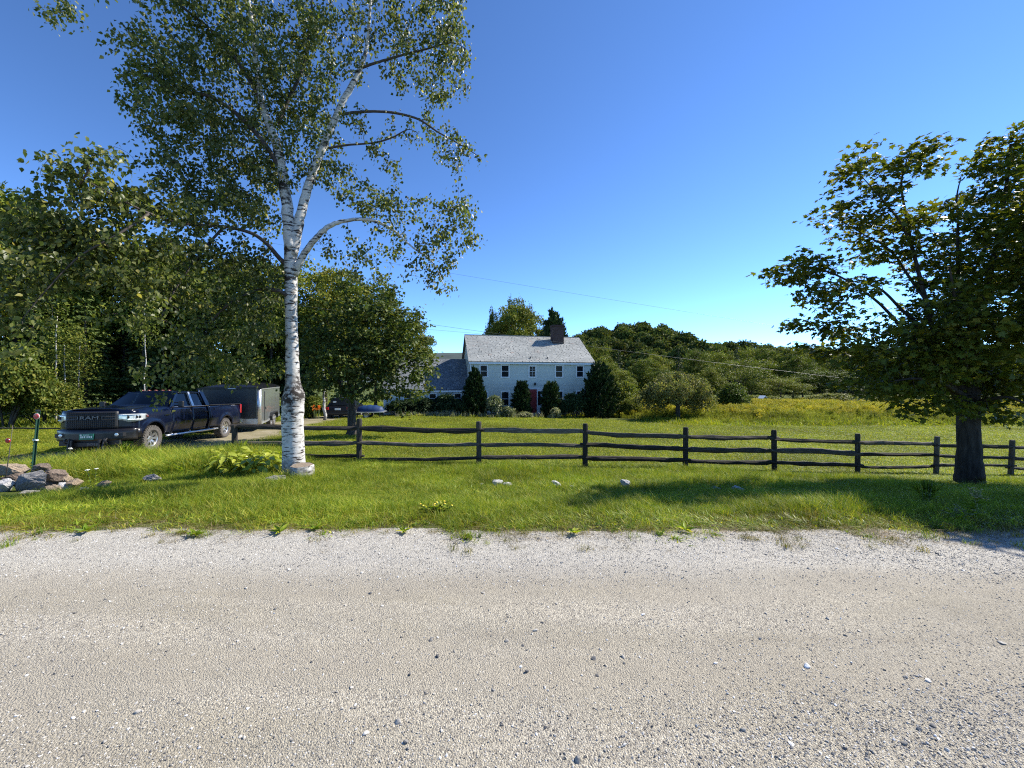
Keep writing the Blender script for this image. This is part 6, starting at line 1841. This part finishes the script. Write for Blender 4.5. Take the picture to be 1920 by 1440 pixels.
for a in [('tan flat-topped boulder at the top left of the rock pile', 1, 'rock_tan', 22, 882, 7.75, 68, 26, .5, .2, .05),
          ('big grey slab leaning in the middle of the rock pile', 2, 'rock_grey', 64, 902, 7.3, 72, 36, .35, .1, -.12),
          ('brown knobbly rock at the upper right of the pile', 3, 'rock_brown', 108, 893, 7.6, 44, 26, .35, .5, .1),
          ('brown small rock on the top of the pile behind the grey slab', 4, 'rock_brown', 74, 877, 7.8, 36, 18, .3, .2, .1),
          ('white rounded rock at the lower left photo edge', 5, 'rock_white', 8, 914, 7.2, 40, 26, .35, .3, .2),
          ('small tan rock at the right shoulder of the pile', 6, 'rock_tan', 141, 906, 7.4, 26, 20, .25, .7, .4),
          ('pale rock at the lower right foot of the pile', 7, 'rock_white', 148, 924, 7.2, 38, 18, .3, .3, .1),
          ('white angular stone wedged below the brown knobbly rock', 8, 'rock_white', 122, 914, 7.35, 30, 16, .25, .2, .3),
          ('tan low stone under the right end of the grey slab', 9, 'rock_tan', 100, 920, 7.25, 40, 16, .3, .1, .1),
          ('dark stone in the gap between tan boulder and white rock', 10, 'rock_brown', 26, 899, 7.5, 36, 18, .3, .9, .0),
          ('grey stone deep in the middle of the pile under the slab', 11, 'rock_grey', 90, 908, 7.55, 40, 24, .4, .9, .0),
          ('tan stone behind the white angular stone', 12, 'rock_tan', 128, 903, 7.6, 34, 20, .3, 1.9, .0),
          ('low grey stone in the grass before the pile', 13, 'rock_grey', 55, 925, 7.1, 50, 14, .3, 1.2, .0),
          ('large grey stone at the left beyond the photo edge', 14, 'rock_grey', -40, 895, 7.6, 60, 40, .5, 1.0, .1)]:
    rock('rock', a[0], a[1], a[2], a[3], a[4], a[5], a[6], a[7], a[8], a[9], a[10], RG_)
GRK = 'stones lying in the roadside grass'
def grock(label, seed, mat, px, py, d, w, h, **k):
    x, y = at_px(px, d); g = gzf(x, y) + h * d / F * .55
    o = rock('stone', label, seed, mat, px, py, d, w, h, group=GRK, **k); o.location.z = g
    return o
grock('reddish brown stone alone in the grass right of the rock pile', 21, 'rock_tan', 195, 921, 7.1, 24, 14)
grock('grey stone at the shaded weeds between rock pile and birch', 22, 'rock_grey', 285, 911, 7.3, 30, 13)
grock('flat grey stone just left of the birch stump', 23, 'rock_grey', 521, 911, 7.3, 42, 12)
grock('pale stone in the grass, left of two close together below the third fence post', 24, 'rock_white', 931, 909, 7.35, 21, 14)
grock('low white stone, right of two close together below the third fence post', 25, 'rock_white', 953, 911, 7.3, 19, 8)
grock('small white stone slanting in the grass below the middle of the third fence bay', 26, 'rock_white', 1045, 909, 7.35, 22, 9, tilt=.3)
grock('tiny white stone lowest in the grass right of the slanting stone', 27, 'rock_white', 1071, 919, 7.15, 11, 7)
grock('tiny white stone left of the slanting stone', 28, 'rock_white', 1027, 921, 7.1, 8, 6)
grock('pointed pale stone in the grass below the fourth fence post', 29, 'rock_white', 1172, 905, 7.45, 22, 17)
grock('pale flat stone in the edge of the maple shade', 30, 'rock_white', 1382, 917, 7.2, 24, 11)
grock('low grey stone in the maple shade left of the pale flat stone', 31, 'rock_grey', 1340, 913, 7.3, 24, 8)
grock('tiny pale stone in the grass above the lone yellow flowers', 32, 'rock_white', 903, 909, 7.3, 8, 6)

# ------------------------------------------------------------------ reflector markers
mx0, my0, mz0 = P(58, 868, 8.0); mz0 = gzf(mx0, my0) - .1
top = P(72, 771, 8.0)
mk = thing('marker_post', 'leaning green steel post with a round red reflector near its top', 'reflector post', (mx0, my0, mz0))
tv = Vector(top) - Vector((mx0, my0, mz0))
ang = math.atan2(tv.x, tv.z)
Lp = tv.length
Rm = Matrix.Rotation(ang, 3, 'Y')
mb = MB()
mb.box(Rm @ Vector((0, .012, Lp / 2)), (.052, .008, Lp), Rm); mb.box(Rm @ Vector((0, -.008, Lp / 2)), (.009, .034, Lp), Rm)
for k in range(9): mb.box(Rm @ Vector((0, -.030, .45 + k * .07)), (.018, .014, .022), Rm)
mb.build('steel_post', M['greenpost'], mk)
mb = MB(); c = Rm @ Vector((.028, -.04, Lp - .10)); mb.lathe([(.062, 0), (.062, -.008), (.054, -.012)], 'y', tuple(c), 22); rf_ = mb.build('reflector_rim', M['reflrim'], mk)
mb = MB(); mb.lathe([(.052, -.0125), (.048, -.020), (0, -.022)], 'y', tuple(c), 22); mb.build('reflector', M['reflector'], mk)
mb = MB(); c = Rm @ Vector((0, 0, Lp * .62)); mb.box(c, (.075, .05, .022), Rm); mb.build('tape_band', M['plate_white'], mk)
mb = MB(); mb.box(Rm @ Vector((-.01, .0, Lp + .012)), (.05, .05, .03), Rm); mb.build('post_cap', M['blackplastic'], mk)
rx0, ry0, _ = P(7, 895, 7.3); rz0 = gzf(rx0, ry0)
tp = P(24, 797, 7.3)
rd = thing('marker_rod', 'thin leaning rod with a dark red round reflector standing in the rock pile', 'reflector rod', (rx0, ry0, rz0))
tv = Vector(tp) - Vector((rx0, ry0, rz0))
mb = MB(); mb.tube([(0, 0, 0), tuple(tv * .5 + Vector((.008, 0, 0))), tuple(tv)], [.009, .007, .004], 6); mb.build('rod', M['rodsteel'], rd, smooth=True)
c = Vector(P(16, 826, 7.3)) - Vector((rx0, ry0, rz0))
mb = MB(); mb.lathe([(.046, .005), (.046, -.004), (.040, -.009), (0, -.010)], 'y', (c.x, c.y - .012, c.z), 20); mb.build('reflector', M['reflector'], rd)
mb = MB(); mb.box((c.x + .036, c.y - .02, c.z + .022), (.018, .01, .012)); mb.build('clip', M['plate_white'], rd)

# ------------------------------------------------------------------ overhead wires
def wire(label, pts, r, sag):
    p = [P(*q) for q in pts]
    mb = MB(); out = []
    for a, b in zip(p[:-1], p[1:]):
        for k in range(24):
            t = k / 24; q = a * (1 - t) + b * t; out.append((q[0], q[1], q[2] - sag * 4 * t * (1 - t)))
    out.append(tuple(p[-1]))
    o0 = Vector(out[0]); mb.tube([tuple(Vector(q) - o0) for q in out], r, 6)
    o = mb.build('utility_wire', M['wire'], None, smooth=True, loc=tuple(o0))
    return tag(o, label, 'wire', 'overhead wires')
wire('lower pale overhead wire crossing before the house roof and the meadow trees', [(480, 560, 24), (1730, 726, 27)], .008, .22)
wire('faint upper overhead wire crossing the blue sky right of the birch', [(300, 420, 30), (1560, 628, 32)], .007, .1)
wire('faint overhead wire low in the sky left of the house ridge', [(500, 585, 46), (905, 626, 46)], .010, .15)

# small white roofed shelter at the meadow edge
hx, hy = at_px(1430, 57)
hut = thing('garden_shelter', 'tiny shelter with pale pitched roof among shrubs at the meadow edge', 'shelter', (hx, hy, gzf(hx, hy) + .5), rad(25))
mb = MB(); mb.box((0, 0, .35), (.8, .6, .9)); mb.build('wall', M['fence'], hut)
mb = MB(); mb.prism([(-.5, .8), (0, 1.2), (.5, .8), (.5, .74), (0, 1.13), (-.5, .74)], 'y', -.42, .42); mb.build('roof', M['trim'], hut)

# ------------------------------------------------------------------ hosta bed: every leaf of the front counts
def hosta_leaf():
    rows = []
    for i, t in enumerate(np.linspace(0, 1, 6)):
        w = .5 * math.sin(math.pi * min(1, t * .92 + .06)) ** .8 * (1 - .25 * t) + .01
        z = .20 * t - .42 * t * t
        rows.append([(-w, t, z + .10 * w), (0, t, z - .06), (w, t, z + .10 * w)])
    mb = MB(); mb.grid(rows); mb.tube([(0, -.7, -.75), (0, -.25, -.22), (0, 0, 0)], .018, 4)
    me = mb.mesh('hosta_leaf', M['hosta'], smooth=True)
    return me
hl_me = hosta_leaf()
hx0, hy0 = at_px(440, 8.25); hz0 = gzf(hx0, hy0)
hosta = thing('hosta_bed', 'bright yellow-green hosta plants clustered left of the birch trunk', 'plant', (hx0, hy0, hz0))
rng = np.random.default_rng(5)
clumps = [(392, 8.5), (420, 8.3), (452, 8.4), (484, 8.35), (508, 8.5), (436, 8.05), (470, 7.95), (405, 8.75), (445, 8.75), (490, 8.7), (420, 7.95), (498, 8.05)]
cnt = 0
for (px, d) in clumps:
    cxx, cyy_ = at_px(px, d); cz = gzf(cxx, cyy_)
    for k in range(24):
        a = 2 * math.pi * k * .382 + rng.random() * .5; f = (k + .5) / 24
        r = .06 + .20 * f; h = .40 - .24 * f + rng.normal(0, .02)
        ln = rng.uniform(.12, .20)
        o = link('leaf', hl_me, hosta, loc=(cxx - hx0 + math.cos(a) * r * 1.15, cyy_ - hy0 + math.sin(a) * r, cz - hz0 + h),
                 rot=(rad(rng.uniform(-42, 0) * (0.3 + f)), rng.normal(0, .25), a - math.pi / 2), scale=(ln * .62, ln, ln))
        cnt += 1

# ------------------------------------------------------------------ single weeds
def weed(name, label, px, d, h, seed, kind, cat='weed', group=None):
    x, y = at_px(px, d); z = gzf(x, y)
    t = thing(name, label, cat, (x, y, z), 0, group)
    r = random.Random(seed); st = MB(); fl = MB(); lv = []
    def leafs(p, dirs, n, ln):
        for _ in range(n): lv.append((p, (r.uniform(-1, 1), r.uniform(-1, 1), r.uniform(-.2, .6)), ln * r.uniform(.6, 1.2)))
    for s in range({'boneset': 3, 'lace': 2, 'yellow': 9, 'broad': 0, 'tall': 6}[kind]):
        a = r.uniform(0, 6.28); sp = .10 if kind != 'yellow' else .16
        tipx, tipy = math.cos(a) * sp * r.random() * 1.5, math.sin(a) * sp * r.random(); hh = h * r.uniform(.8, 1.0)
        st.tube([(0.3 * tipx, .3 * tipy, -.03), (tipx * .6, tipy * .6, hh * .55), (tipx, tipy, hh)], [.006, .005, .003], 4)
        for k in range(7): f = .15 + .7 * k / 7; leafs((tipx * f, tipy * f, hh * f), None, 2, .11 if kind != 'lace' else .06)
        if kind == 'boneset':
            for k in range(8):
                q = (tipx + r.uniform(-.09, .09), tipy + r.uniform(-.07, .07), hh + r.uniform(-.05, .05))
                st.tube([(tipx, tipy, hh * .9), q], .003, 3)
                for _ in range(3): fl.box((q[0] + r.uniform(-.015, .015), q[1] + r.uniform(-.015, .015), q[2] + .008), (.010, .010, .007))
        if kind == 'lace':
            for k in range(14):
                b = r.uniform(0, 6.28); rr = .055 * math.sqrt(r.random())
                q = (tipx + math.cos(b) * rr * .6, tipy + math.sin(b) * rr * .6, hh + .02 + .006 * r.random()); st.tube([(tipx, tipy, hh - .02), q], .0015, 3); fl.box(q, (.012, .012, .006))
        if kind == 'yellow': fl.lathe([(.0, .0), (.016, .004), (.010, .012), (0, .012)], 'z', (tipx, tipy, hh), 6)
        if kind == 'tall':
            for k in range(6): lv.append(((tipx, tipy, hh * .5), (tipx * 4 + r.uniform(-.3, .3), tipy * 4 + r.uniform(-.3, .3), 1), h * .5))
    if kind == 'broad':
        for k in range(12):
            a = k * 2.4; lv.append(((0, 0, .02), (math.cos(a), math.sin(a), r.uniform(.15, .7)), h * r.uniform(.6, 1.1)))
    if st.v: st.build('stem', M['stem'], t)
    if fl.v: fl.build('flower', M['yellowflower'] if kind == 'yellow' else (M['whiteflower'] if kind == 'lace' else M['paleplant']), t)
    pos = np.array([q[0] for q in lv], float); ax = np.array([q[1] for q in lv], float); ln = np.array([q[2] for q in lv])
    nm = np.tile([0, 0, 1.0], (len(lv), 1)) + np.random.default_rng(seed).normal(0, .4, (len(lv), 3))
    V, Fq = leaf_arrays(pos, ax, nm, ln, ln * (.34 if kind != 'tall' else .08), T_BIRCH)
    link('foliage', mesh_np('weed_leaves', V, Fq, M['grass']), t)
    return t
weed('flowering_weed', 'tall branching weed with pale flower heads in the maple shade at the right', 1826, 4.62, .40, 1, 'boneset')
weed('flowering_weed', 'shorter white topped weed left of the tall branching weed', 1793, 4.5, .17, 2, 'boneset')
weed('white_wildflower', 'flat white flower head standing in the dark grass right of the rock pile', 176, 7.3, .38, 3, 'lace')
weed('white_wildflower', 'white flower head in front of the pickup bumper', 128, 9.6, .62, 4, 'lace')
weed('yellow_wildflower', 'clump of small yellow flowers low in the roadside grass below the third fence post', 815, 4.95, .15, 5, 'yellow')
weed('tall_grass_clump', 'tall pale grass stalks at the edge of the maple shade', 1738, 5.6, .42, 6, 'tall')
weed('tall_grass_clump', 'tall grass clump in front of the left post of the fence by the pickup', 452, 9.6, .55, 7, 'tall')
weed('tall_grass_clump', 'tall dry stalks in front of the pickup front wheel', 235, 10.2, .6, 8, 'tall')
for i, (px, d, h, lab) in enumerate([(160, 4.15, .13, 'dark leafy weed at the left road edge'), (365, 4.05, .12, 'broad leafed weed on the gravel edge left of the birch'), (525, 4.12, .15, 'leafy weed on the gravel edge below the birch'), (590, 4.25, .13, 'leafy weed right below the birch stump at the road edge'),
                                  (758, 4.15, .10, 'small rosette on the gravel edge left of the yellow flowers'), (1075, 4.1, .11, 'dark rosette on the gravel edge below the fourth fence post'), (1285, 4.2, .12, 'small weed on the gravel edge below the fifth fence post')]):
    weed('roadside_weed', lab, px, d, h, 20 + i, 'broad', group='weeds along the gravel edge')
# orange lilies far down the drive
lx, ly = at_px(595, 28.5)
ll = thing('orange_lilies', 'small patch of orange lilies left of the white stem at the end of the drive', 'flowers', (lx, ly, gzf(lx, ly)))
mb = MB(); st = MB(); r = random.Random(9)
for k in range(16):
    x, y, h = r.uniform(-.35, .35), r.uniform(-.3, .3), r.uniform(.6, 1.0)
    st.tube([(x * .7, y * .7, -.05), (x, y, h)], .012, 4); mb.lathe([(.0, h - .06), (.03, h - .02), (.10, h + .06), (.02, h + .02)], 'z', (x, y, 0), 6)
st.build('stem', M['stem'], ll); mb.build('flower', M['orangeflower'], ll)
# ------------------------------------------------------------------ scattered stuff: grass, gravel, goldenrod
def scatter(name, pts, rot, scl, idx, meshes, kind='stuff'):
    src = bpy.data.collections.new(name + '_kinds')
    for i, me in enumerate(meshes):
        o = bpy.data.objects.new('%s_kind_%02d' % (name, i), me); src.objects.link(o)
    me = bpy.data.meshes.new(name)
    n = len(pts)
    me.vertices.add(n); me.vertices.foreach_set('co', np.ascontiguousarray(pts, np.float32).ravel())
    a = me.attributes.new('turn', 'FLOAT_VECTOR', 'POINT'); a.data.foreach_set('vector', np.ascontiguousarray(rot, np.float32).ravel())
    a = me.attributes.new('size', 'FLOAT_VECTOR', 'POINT')
    s3 = np.repeat(scl[:, None], 3, 1) if scl.ndim == 1 else scl
    a.data.foreach_set('vector', np.ascontiguousarray(s3, np.float32).ravel())
    a = me.attributes.new('pick', 'INT', 'POINT'); a.data.foreach_set('value', np.ascontiguousarray(idx, np.int32))
    me.update()
    o = link(name, me); o['kind'] = kind
    ng = bpy.data.node_groups.new(name, 'GeometryNodeTree')
    ng.interface.new_socket('Geometry', in_out='INPUT', socket_type='NodeSocketGeometry')
    ng.interface.new_socket('Geometry', in_out='OUTPUT', socket_type='NodeSocketGeometry')
    gi = ng.nodes.new('NodeGroupInput'); go = ng.nodes.new('NodeGroupOutput')
    ci = ng.nodes.new('GeometryNodeCollectionInfo'); ci.inputs['Collection'].default_value = src
    ci.inputs['Separate Children'].default_value = True; ci.inputs['Reset Children'].default_value = True
    ip = ng.nodes.new('GeometryNodeInstanceOnPoints'); ip.inputs['Pick Instance'].default_value = True
    def attr(nm, t):
        q = ng.nodes.new('GeometryNodeInputNamedAttribute'); q.data_type = t; q.inputs['Name'].default_value = nm
        return [s for s in q.outputs if s.enabled][0]
    L = ng.links.new
    L(gi.outputs[0], ip.inputs['Points']); L(ci.outputs[0], ip.inputs['Instance'])
    L(attr('pick', 'INT'), ip.inputs['Instance Index']); L(attr('turn', 'FLOAT_VECTOR'), ip.inputs['Rotation']); L(attr('size', 'FLOAT_VECTOR'), ip.inputs['Scale'])
    L(ip.outputs[0], go.inputs[0])
    md = o.modifiers.new('scatter', 'NODES'); md.node_group = ng
    return o

def tuft(name, seed, n, rad_, h, w, lean, mat, curve=.5, flatleaf=0):
    rng = np.random.default_rng(seed)
    b = np.stack([rng.normal(0, rad_, n), rng.normal(0, rad_, n), np.full(n, -.015)], -1)
    a = rng.random(n) * 2 * np.pi
    hh = h * rng.uniform(.45, 1.1, n); ww = w * rng.uniform(.6, 1.3, n)
    dr = np.stack([np.cos(a), np.sin(a), np.zeros(n)], -1) * rng.gamma(2, lean / 2, n)[:, None]
    sd = np.stack([-np.sin(a), np.cos(a), np.zeros(n)], -1)
    tw = rng.normal(0, .7, n); sd = sd * np.cos(tw)[:, None] + np.stack([np.cos(a), np.sin(a), np.zeros(n)], -1) * np.sin(tw)[:, None]
    up = np.array([0, 0, 1.0])
    p0 = b; p1 = b + (dr * .35 + up) * (hh * .5)[:, None]; p2 = b + dr * (hh * (1 + curve))[:, None] + up * (hh * (1 - .25 * np.minimum(1, (dr ** 2).sum(1))))[:, None]
    V = np.stack([p0 - sd * (ww / 2)[:, None], p0 + sd * (ww / 2)[:, None], p1 - sd * (ww * .42)[:, None], p1 + sd * (ww * .42)[:, None], p2], 1).reshape(-1, 3)
    k = np.arange(n)[:, None] * 5
    Fq = np.concatenate([k + np.array([[0, 1, 3]]), k + np.array([[0, 3, 2]]), k + np.array([[2, 3, 4]])], 0)
    return mesh_np(name, V, Fq, mat)

rng = np.random.default_rng(99)
def cull(x, y):
    """keep clear of the drive, the house, trunks and stones"""
    k = drive_dist(x, y) > 1.45 + .5 * (vnoise(x * 1.3, y * 1.3, 8) - .3)
    u = (x - HX0) * math.cos(HA) + (y - HY0) * math.sin(HA); v = -(x - HX0) * math.sin(HA) + (y - HY0) * math.cos(HA)
    k &= ~((u > -7.6) & (u < HL + .1) & (v > -.2))
    k &= np.hypot(x - BIRCH_BASE[0], y - BIRCH_BASE[1]) > .26
    k &= ~((np.abs(x - sx) < .27) & (y > sy - .42) & (y < sy + .3))
    k &= np.hypot(x - MAPLE_BASE[0], y - MAPLE_BASE[1]) > .42
    for rx_, ry_, rr_ in ROCKS:
        k &= ~((np.abs(x - rx_) < rr_ * 1.1) & (y > ry_ - .22 - rr_ * .9) & (y < ry_ + rr_ * .8))
    return k
RE = lambda x: 4.14 + .70 * (fbm(x * .9, x * 0 + 3, 31, 3) - .45) + .20 * (vnoise(x * 3.1, x * 0 + 7, 36) - .5)
# tall uncut grass of the verge
def verge():
    n = 54000
    y = 3.9 + (10.9 - 3.9) * rng.random(n) ** 1.15
    x = (rng.random(n) * 2 - 1) * (1.36 * y + 3.2)
    ok = cull(x, y)
    e = y - RE(x)
    ok &= (e > -.10) & (rng.random(n) < .10 + .90 * sstep(-.02, .50, e))
    x, y, e = x[ok], y[ok], e[ok]
    n = len(x)
    tall = fbm(x * .75, y * 1.0, 61, 4) * 1.25 - .08
    size = .26 + 1.0 * (tall - .25) + .22 * rng.random(n)
    size *= .50 + .50 * sstep(0, .9, e)
    wild = sstep(-4.6, -6.2, x) * sstep(7.7, 8.4, y)
    size *= 1 + 1.7 * wild + .25 * sstep(6, 10, y) * 0
    size *= 1 - .35 * sstep(9.6, 10.6, y) * (x > -6.5)
    idx = rng.integers(0, 6, n)
    dry = (vnoise(x * .8, y * 1.1, 66) > .52) & (e < 1.0)
    idx = np.where(dry & (rng.random(n) < .6), 6, idx)
    idx = np.where((fbm(x * .9 + 9, y * .9, 71, 3) > .57) & (rng.random(n) < .35), 7, idx)
    idx = np.where((wild > .3) & (rng.random(n) < .45), rng.choice([4, 5, 7], n), idx)
    idx = np.where((e < .75 + .4 * vnoise(x * 1.9, y, 73)) & (rng.random(n) < .5), 6, idx)
    idx = np.where((e < .6) & (rng.random(n) < .12), 7, idx)
    idx = np.where((e < .26) & (rng.random(n) < .65), 8, idx)
    size = np.where(idx == 8, np.maximum(size, .5), size)
    rot = np.stack([rng.normal(0, .10, n), rng.normal(-.10, .10, n), rng.random(n) * 6.28], -1)
    sz = np.clip(size * .86, .22, 1.5)
    s3 = np.stack([np.maximum(sz, .6), np.maximum(sz, .6), sz], -1)
    pts = np.stack([x, y, gz(x, y)], -1)
    ms = [tuft('verge_tuft', 400 + i, 30, .075, .22, .0075, .55, M['grass'], .4) for i in range(4)]
    ms += [tuft('verge_tuft', 410 + i, 22, .07, .34, .0075, .40, M['grass'], .5) for i in range(2)]
    ms += [tuft('yellowed_tuft', 420, 30, .08, .16, .007, .7, M['yellowgrass'], .4)]
    lt = ms
    ms += [tuft('leafy_tuft', 430, 26, .08, .17, .026, .9, M['grass'], .2)]
    ms += [tuft('thatch_tuft', 440, 34, .10, .07, .006, 1.8, M['thatch'], .8)]
    scatter('verge_grass', pts, rot, s3, idx, ms)
    # scattered seedlings and dead bits out on the gravel shoulder
    m = 260
    xs = (rng.random(m) * 2 - 1) * 7.2; ys = RE(xs) - .42 * rng.random(m) ** 2.4
    ok = vnoise(xs * 1.7, ys * 2, 77) > .42
    xs, ys = xs[ok], ys[ok]; m = len(xs)
    scatter('shoulder_weeds', np.stack([xs, ys, zroad(xs, ys) + .002], -1), np.stack([rng.normal(0, .2, m), rng.normal(0, .2, m), rng.random(m) * 6.28], -1),
            rng.uniform(.22, .6, m), rng.choice([6, 8, 8, 8, 0], m), ms)
    print('verge', n)
verge()
# mown lawn behind the fence
def lawn():
    n = 68000
    y = 9.6 + (36.5 - 9.6) * rng.random(n) ** 1.0
    x = -1.38 * y - 4 + (2.76 * y + 8) * rng.random(n)
    ok = cull(x, y) & ((x < 12 + (y - 28) * -1.0) | (y < 31))
    x, y = x[ok], y[ok]; n = len(x)
    s = (.85 + .028 * (y - 10)) * (.75 + .6 * fbm(x * .5, y * .5, 81, 3))
    rot = np.stack([rng.normal(0, .08, n), rng.normal(0, .08, n), rng.random(n) * 6.28], -1)
    s3 = np.stack([s * 1.15, s * 1.15, s * (.75 + .5 * rng.random(n))], -1)
    pts = np.stack([x, y, gz(x, y)], -1)
    ms = [tuft('lawn_tuft', 500 + i, 44, .13, .075, .0095, .8, M['lawn'], .4) for i in range(5)]
    scatter('lawn_grass', pts, rot, s3, rng.integers(0, 5, n), ms)
    # weedy clumps and meadow grass at the far sides
    n = 16000
    y = 20 + 48 * rng.random(n) ** .8; x = -1.4 * y + 2.8 * y * rng.random(n)
    ok = cull(x, y) & ((y > 36) | (x < -16) | ((x > 11) & (y > 29))) & (np.abs(x - 2) + 0 * y > 0)
    x, y = x[ok], y[ok]; n = len(x)
    s = rng.uniform(.8, 1.6, n)
    rot = np.stack([rng.normal(0, .1, n), rng.normal(0, .1, n), rng.random(n) * 6.28], -1)
    ms = [tuft('meadow_tuft', 520 + i, 50, .30, .30, .022, .5, M['lawn'], .4) for i in range(3)]
    scatter('meadow_grass', np.stack([x, y, gz(x, y)], -1), rot, s, rng.integers(0, 3, n), ms)
lawn()
# goldenrod meadow
def goldenrod():
    def plant(seed, flower, h=1.0):
        r = np.random.default_rng(seed); V, Fs, mi = [], [], []; off = 0
        for s in range(9):
            bx_, by_ = r.normal(0, .22, 2); hh = h * r.uniform(.75, 1.1)
            n = 34; t = r.random(n); a = r.random(n) * 6.28
            pos = np.stack([bx_ + 0 * t, by_ + 0 * t, hh * .9 * t], -1)
            ax = np.stack([np.cos(a), np.sin(a), r.uniform(.0, .6, n)], -1)
            ln = r.uniform(.08, .18, n)
            v, f = leaf_arrays(pos, ax, np.tile([0, 0, 1.0], (n, 1)) + r.normal(0, .3, (n, 3)), ln, ln * .22, T_DIAMOND)
            V.append(v); Fs.append(f + off); mi += [0] * len(f); off += len(v)
            if r.random() < flower:
                n = 26; t = r.random(n); a = r.random(n) * 6.28; rr = .14 * (1 - t) + .02
                pos = np.stack([bx_ + np.cos(a) * rr * r.random(n), by_ + np.sin(a) * rr * r.random(n), hh * .86 + .24 * t], -1)
                ax = np.stack([np.cos(a), np.sin(a), r.uniform(.2, .8, n)], -1); ln = r.uniform(.05, .11, n)
                v, f = leaf_arrays(pos, ax, np.tile([0, 0, 1.0], (n, 1)) + r.normal(0, .5, (n, 3)), ln, ln * .5, T_DIAMOND)
                V.append(v); Fs.append(f + off); mi += [1] * len(f); off += len(v)
        return mesh_np('goldenrod_plant', np.vstack(V), np.vstack(Fs), mats=[M['goldgreen'], M['goldflower']], mi=mi)
    ms = [plant(1, .9), plant(2, .75), plant(3, .12, .85), plant(4, .0, .8)]
    n = 15000
    y = 28 + 42 * rng.random(n); x = 7.5 + 75 * rng.random(n)
    front = 30.5 + 2.5 * (fbm(x * .25, x * 0, 91, 3) - .4) - .10 * np.clip(x - 16, 0, 30) + 1.5 * np.maximum(0, 12 - x)
    patch = fbm(x * .13, y * .16, 93, 3)
    ok = (y > front) & (x < 1.4 * y + 3)
    swath = (y > 38) & (y < 41 + .12 * x) & (x < 22)
    x, y, patch, front = x[ok], y[ok], patch[ok], front[ok]; n = len(x)
    gold = sstep(.36, .50, patch) * sstep(31, 37, y) * (1 - .6 * sstep(56, 62, y))
    pick = np.where(rng.random(n) < gold * .72, rng.integers(0, 2, n), rng.integers(2, 4, n))
    pick = np.where((y - front < 1.5) & (rng.random(n) < .6), rng.integers(2, 4, n), pick)
    s = rng.uniform(.7, 1.15, n) * (.75 + .5 * patch) * (.45 + .55 * sstep(-.2, 5, y - front))
    rot = np.stack([rng.normal(0, .08, n), rng.normal(0, .08, n), rng.random(n) * 6.28], -1)
    scatter('goldenrod_meadow', np.stack([x, y, gz(x, y) - .03], -1), rot, s, pick, ms)
    print('goldenrod', n)
goldenrod()
# bed plants and dry stalks along the house bed
def bed():
    n = 150
    x = rng.uniform(-9.2, 4.2, n); y = 32.0 + .21 * (x + 3.7) * .6 + rng.normal(0, .25, n)
    s = rng.uniform(.5, 1.3, n)
    ms = [tuft('bed_stalk', 600 + i, 16, .10, .55, .03, .25, M['paleplant'], .2) for i in range(2)] + [tuft('bed_leaf', 603, 26, .14, .30, .07, .8, M['goldgreen'], .2)]
    scatter('bed_plants', np.stack([x, y, gz(x, y)], -1), np.stack([0 * x, 0 * x, rng.random(n) * 6.28], -1), s, rng.integers(0, 3, n), ms)
bed()

# loose stones of the road
def gravel():
    def stonem(name, a, b_):
        m, nt, bs, out = newmat(name)
        geo = nt.nodes.new('ShaderNodeNewGeometry'); oi = nt.nodes.new('ShaderNodeObjectInfo')
        c = ramp(nt, oi.outputs['Random'], [(0, a), (.55, b_), (.86, tuple(min(.85, q * 1.35) for q in b_)), (1, (.72, .72, .71))])
        n = noise(nt, 60, 4, geo.outputs['Position'])
        c = mixc(nt, 1.0, c, ramp(nt, n, [(.3, (.75,) * 3), (.7, (1.2,) * 3)]), 'MULTIPLY')
        nt.links.new(c, bs.inputs['Base Color']); bs.inputs['Roughness'].default_value = .8; bs.inputs['Specular IOR Level'].default_value = .25
        return m
    mat = stonem('loose_gravel', (.085, .085, .088), (.33, .31, .275))
    ms = []
    for i in range(8):
        me = rock_mesh(700 + i, 'rock_grey', 16, 2 if i < 4 else 1, .22); me.materials.clear(); me.materials.append(mat); ms.append(me)
    def gen(n, smin, smax, pw_, dens, y1=4.5):
        y = 1.35 + (y1 - 1.35) * rng.random(n) ** 1.35; x = (rng.random(n) * 2 - 1) * (1.34 * y + .8)
        ok = rng.random(n) < dens(x, y)
        x, y = x[ok], y[ok]; n = len(x)
        s = smin * (smax / smin) ** (rng.random(n) ** pw_)
        z = zroad(x, y) + s * .15
        sh = np.stack([s * rng.uniform(.8, 1.3, n), s * rng.uniform(.8, 1.2, n), s * rng.uniform(.4, .9, n)], -1)
        return np.stack([x, y, z], -1), sh
    def dens(x, y):
        d = .16 + .35 * sstep(.40, .60, fbm(x * .35, y * 1.4, 97, 3))
        d = d + .85 * sstep(3.0, 3.5, y) * (.35 + .65 * sstep(.35, .55, fbm(x * .7, y * 2.5, 98, 2)))
        d = d + .55 * sstep(.3, 1.6, x) * sstep(2.7, 1.9, y) + .15 * sstep(2.4, 1.7, y)
        d = d * (1 - .65 * np.exp(-((y - 2.15 - .03 * x) / .16) ** 2)) * (1 - .55 * np.exp(-((y - 2.95 + .02 * x) / .14) ** 2))
        return d
    A = [gen(210000, .0022, .0055, 1.3, dens), gen(30000, .0045, .0085, 1.6, dens), gen(1100, .008, .019, 2.6, lambda x, y: .25 + .5 * dens(x, y))]
    pts = np.vstack([a[0] for a in A]); sh = np.vstack([a[1] for a in A]); n = len(pts)
    rot = np.stack([rng.normal(0, .25, n), rng.normal(0, .25, n), rng.random(n) * 6.28], -1)
    big = sh[:, 0] > .007
    idx = np.where(big, rng.integers(0, 4, n), rng.integers(4, 8, n))
    scatter('loose_gravel', pts, rot, sh, idx, ms)
    print('gravel', n)
gravel()
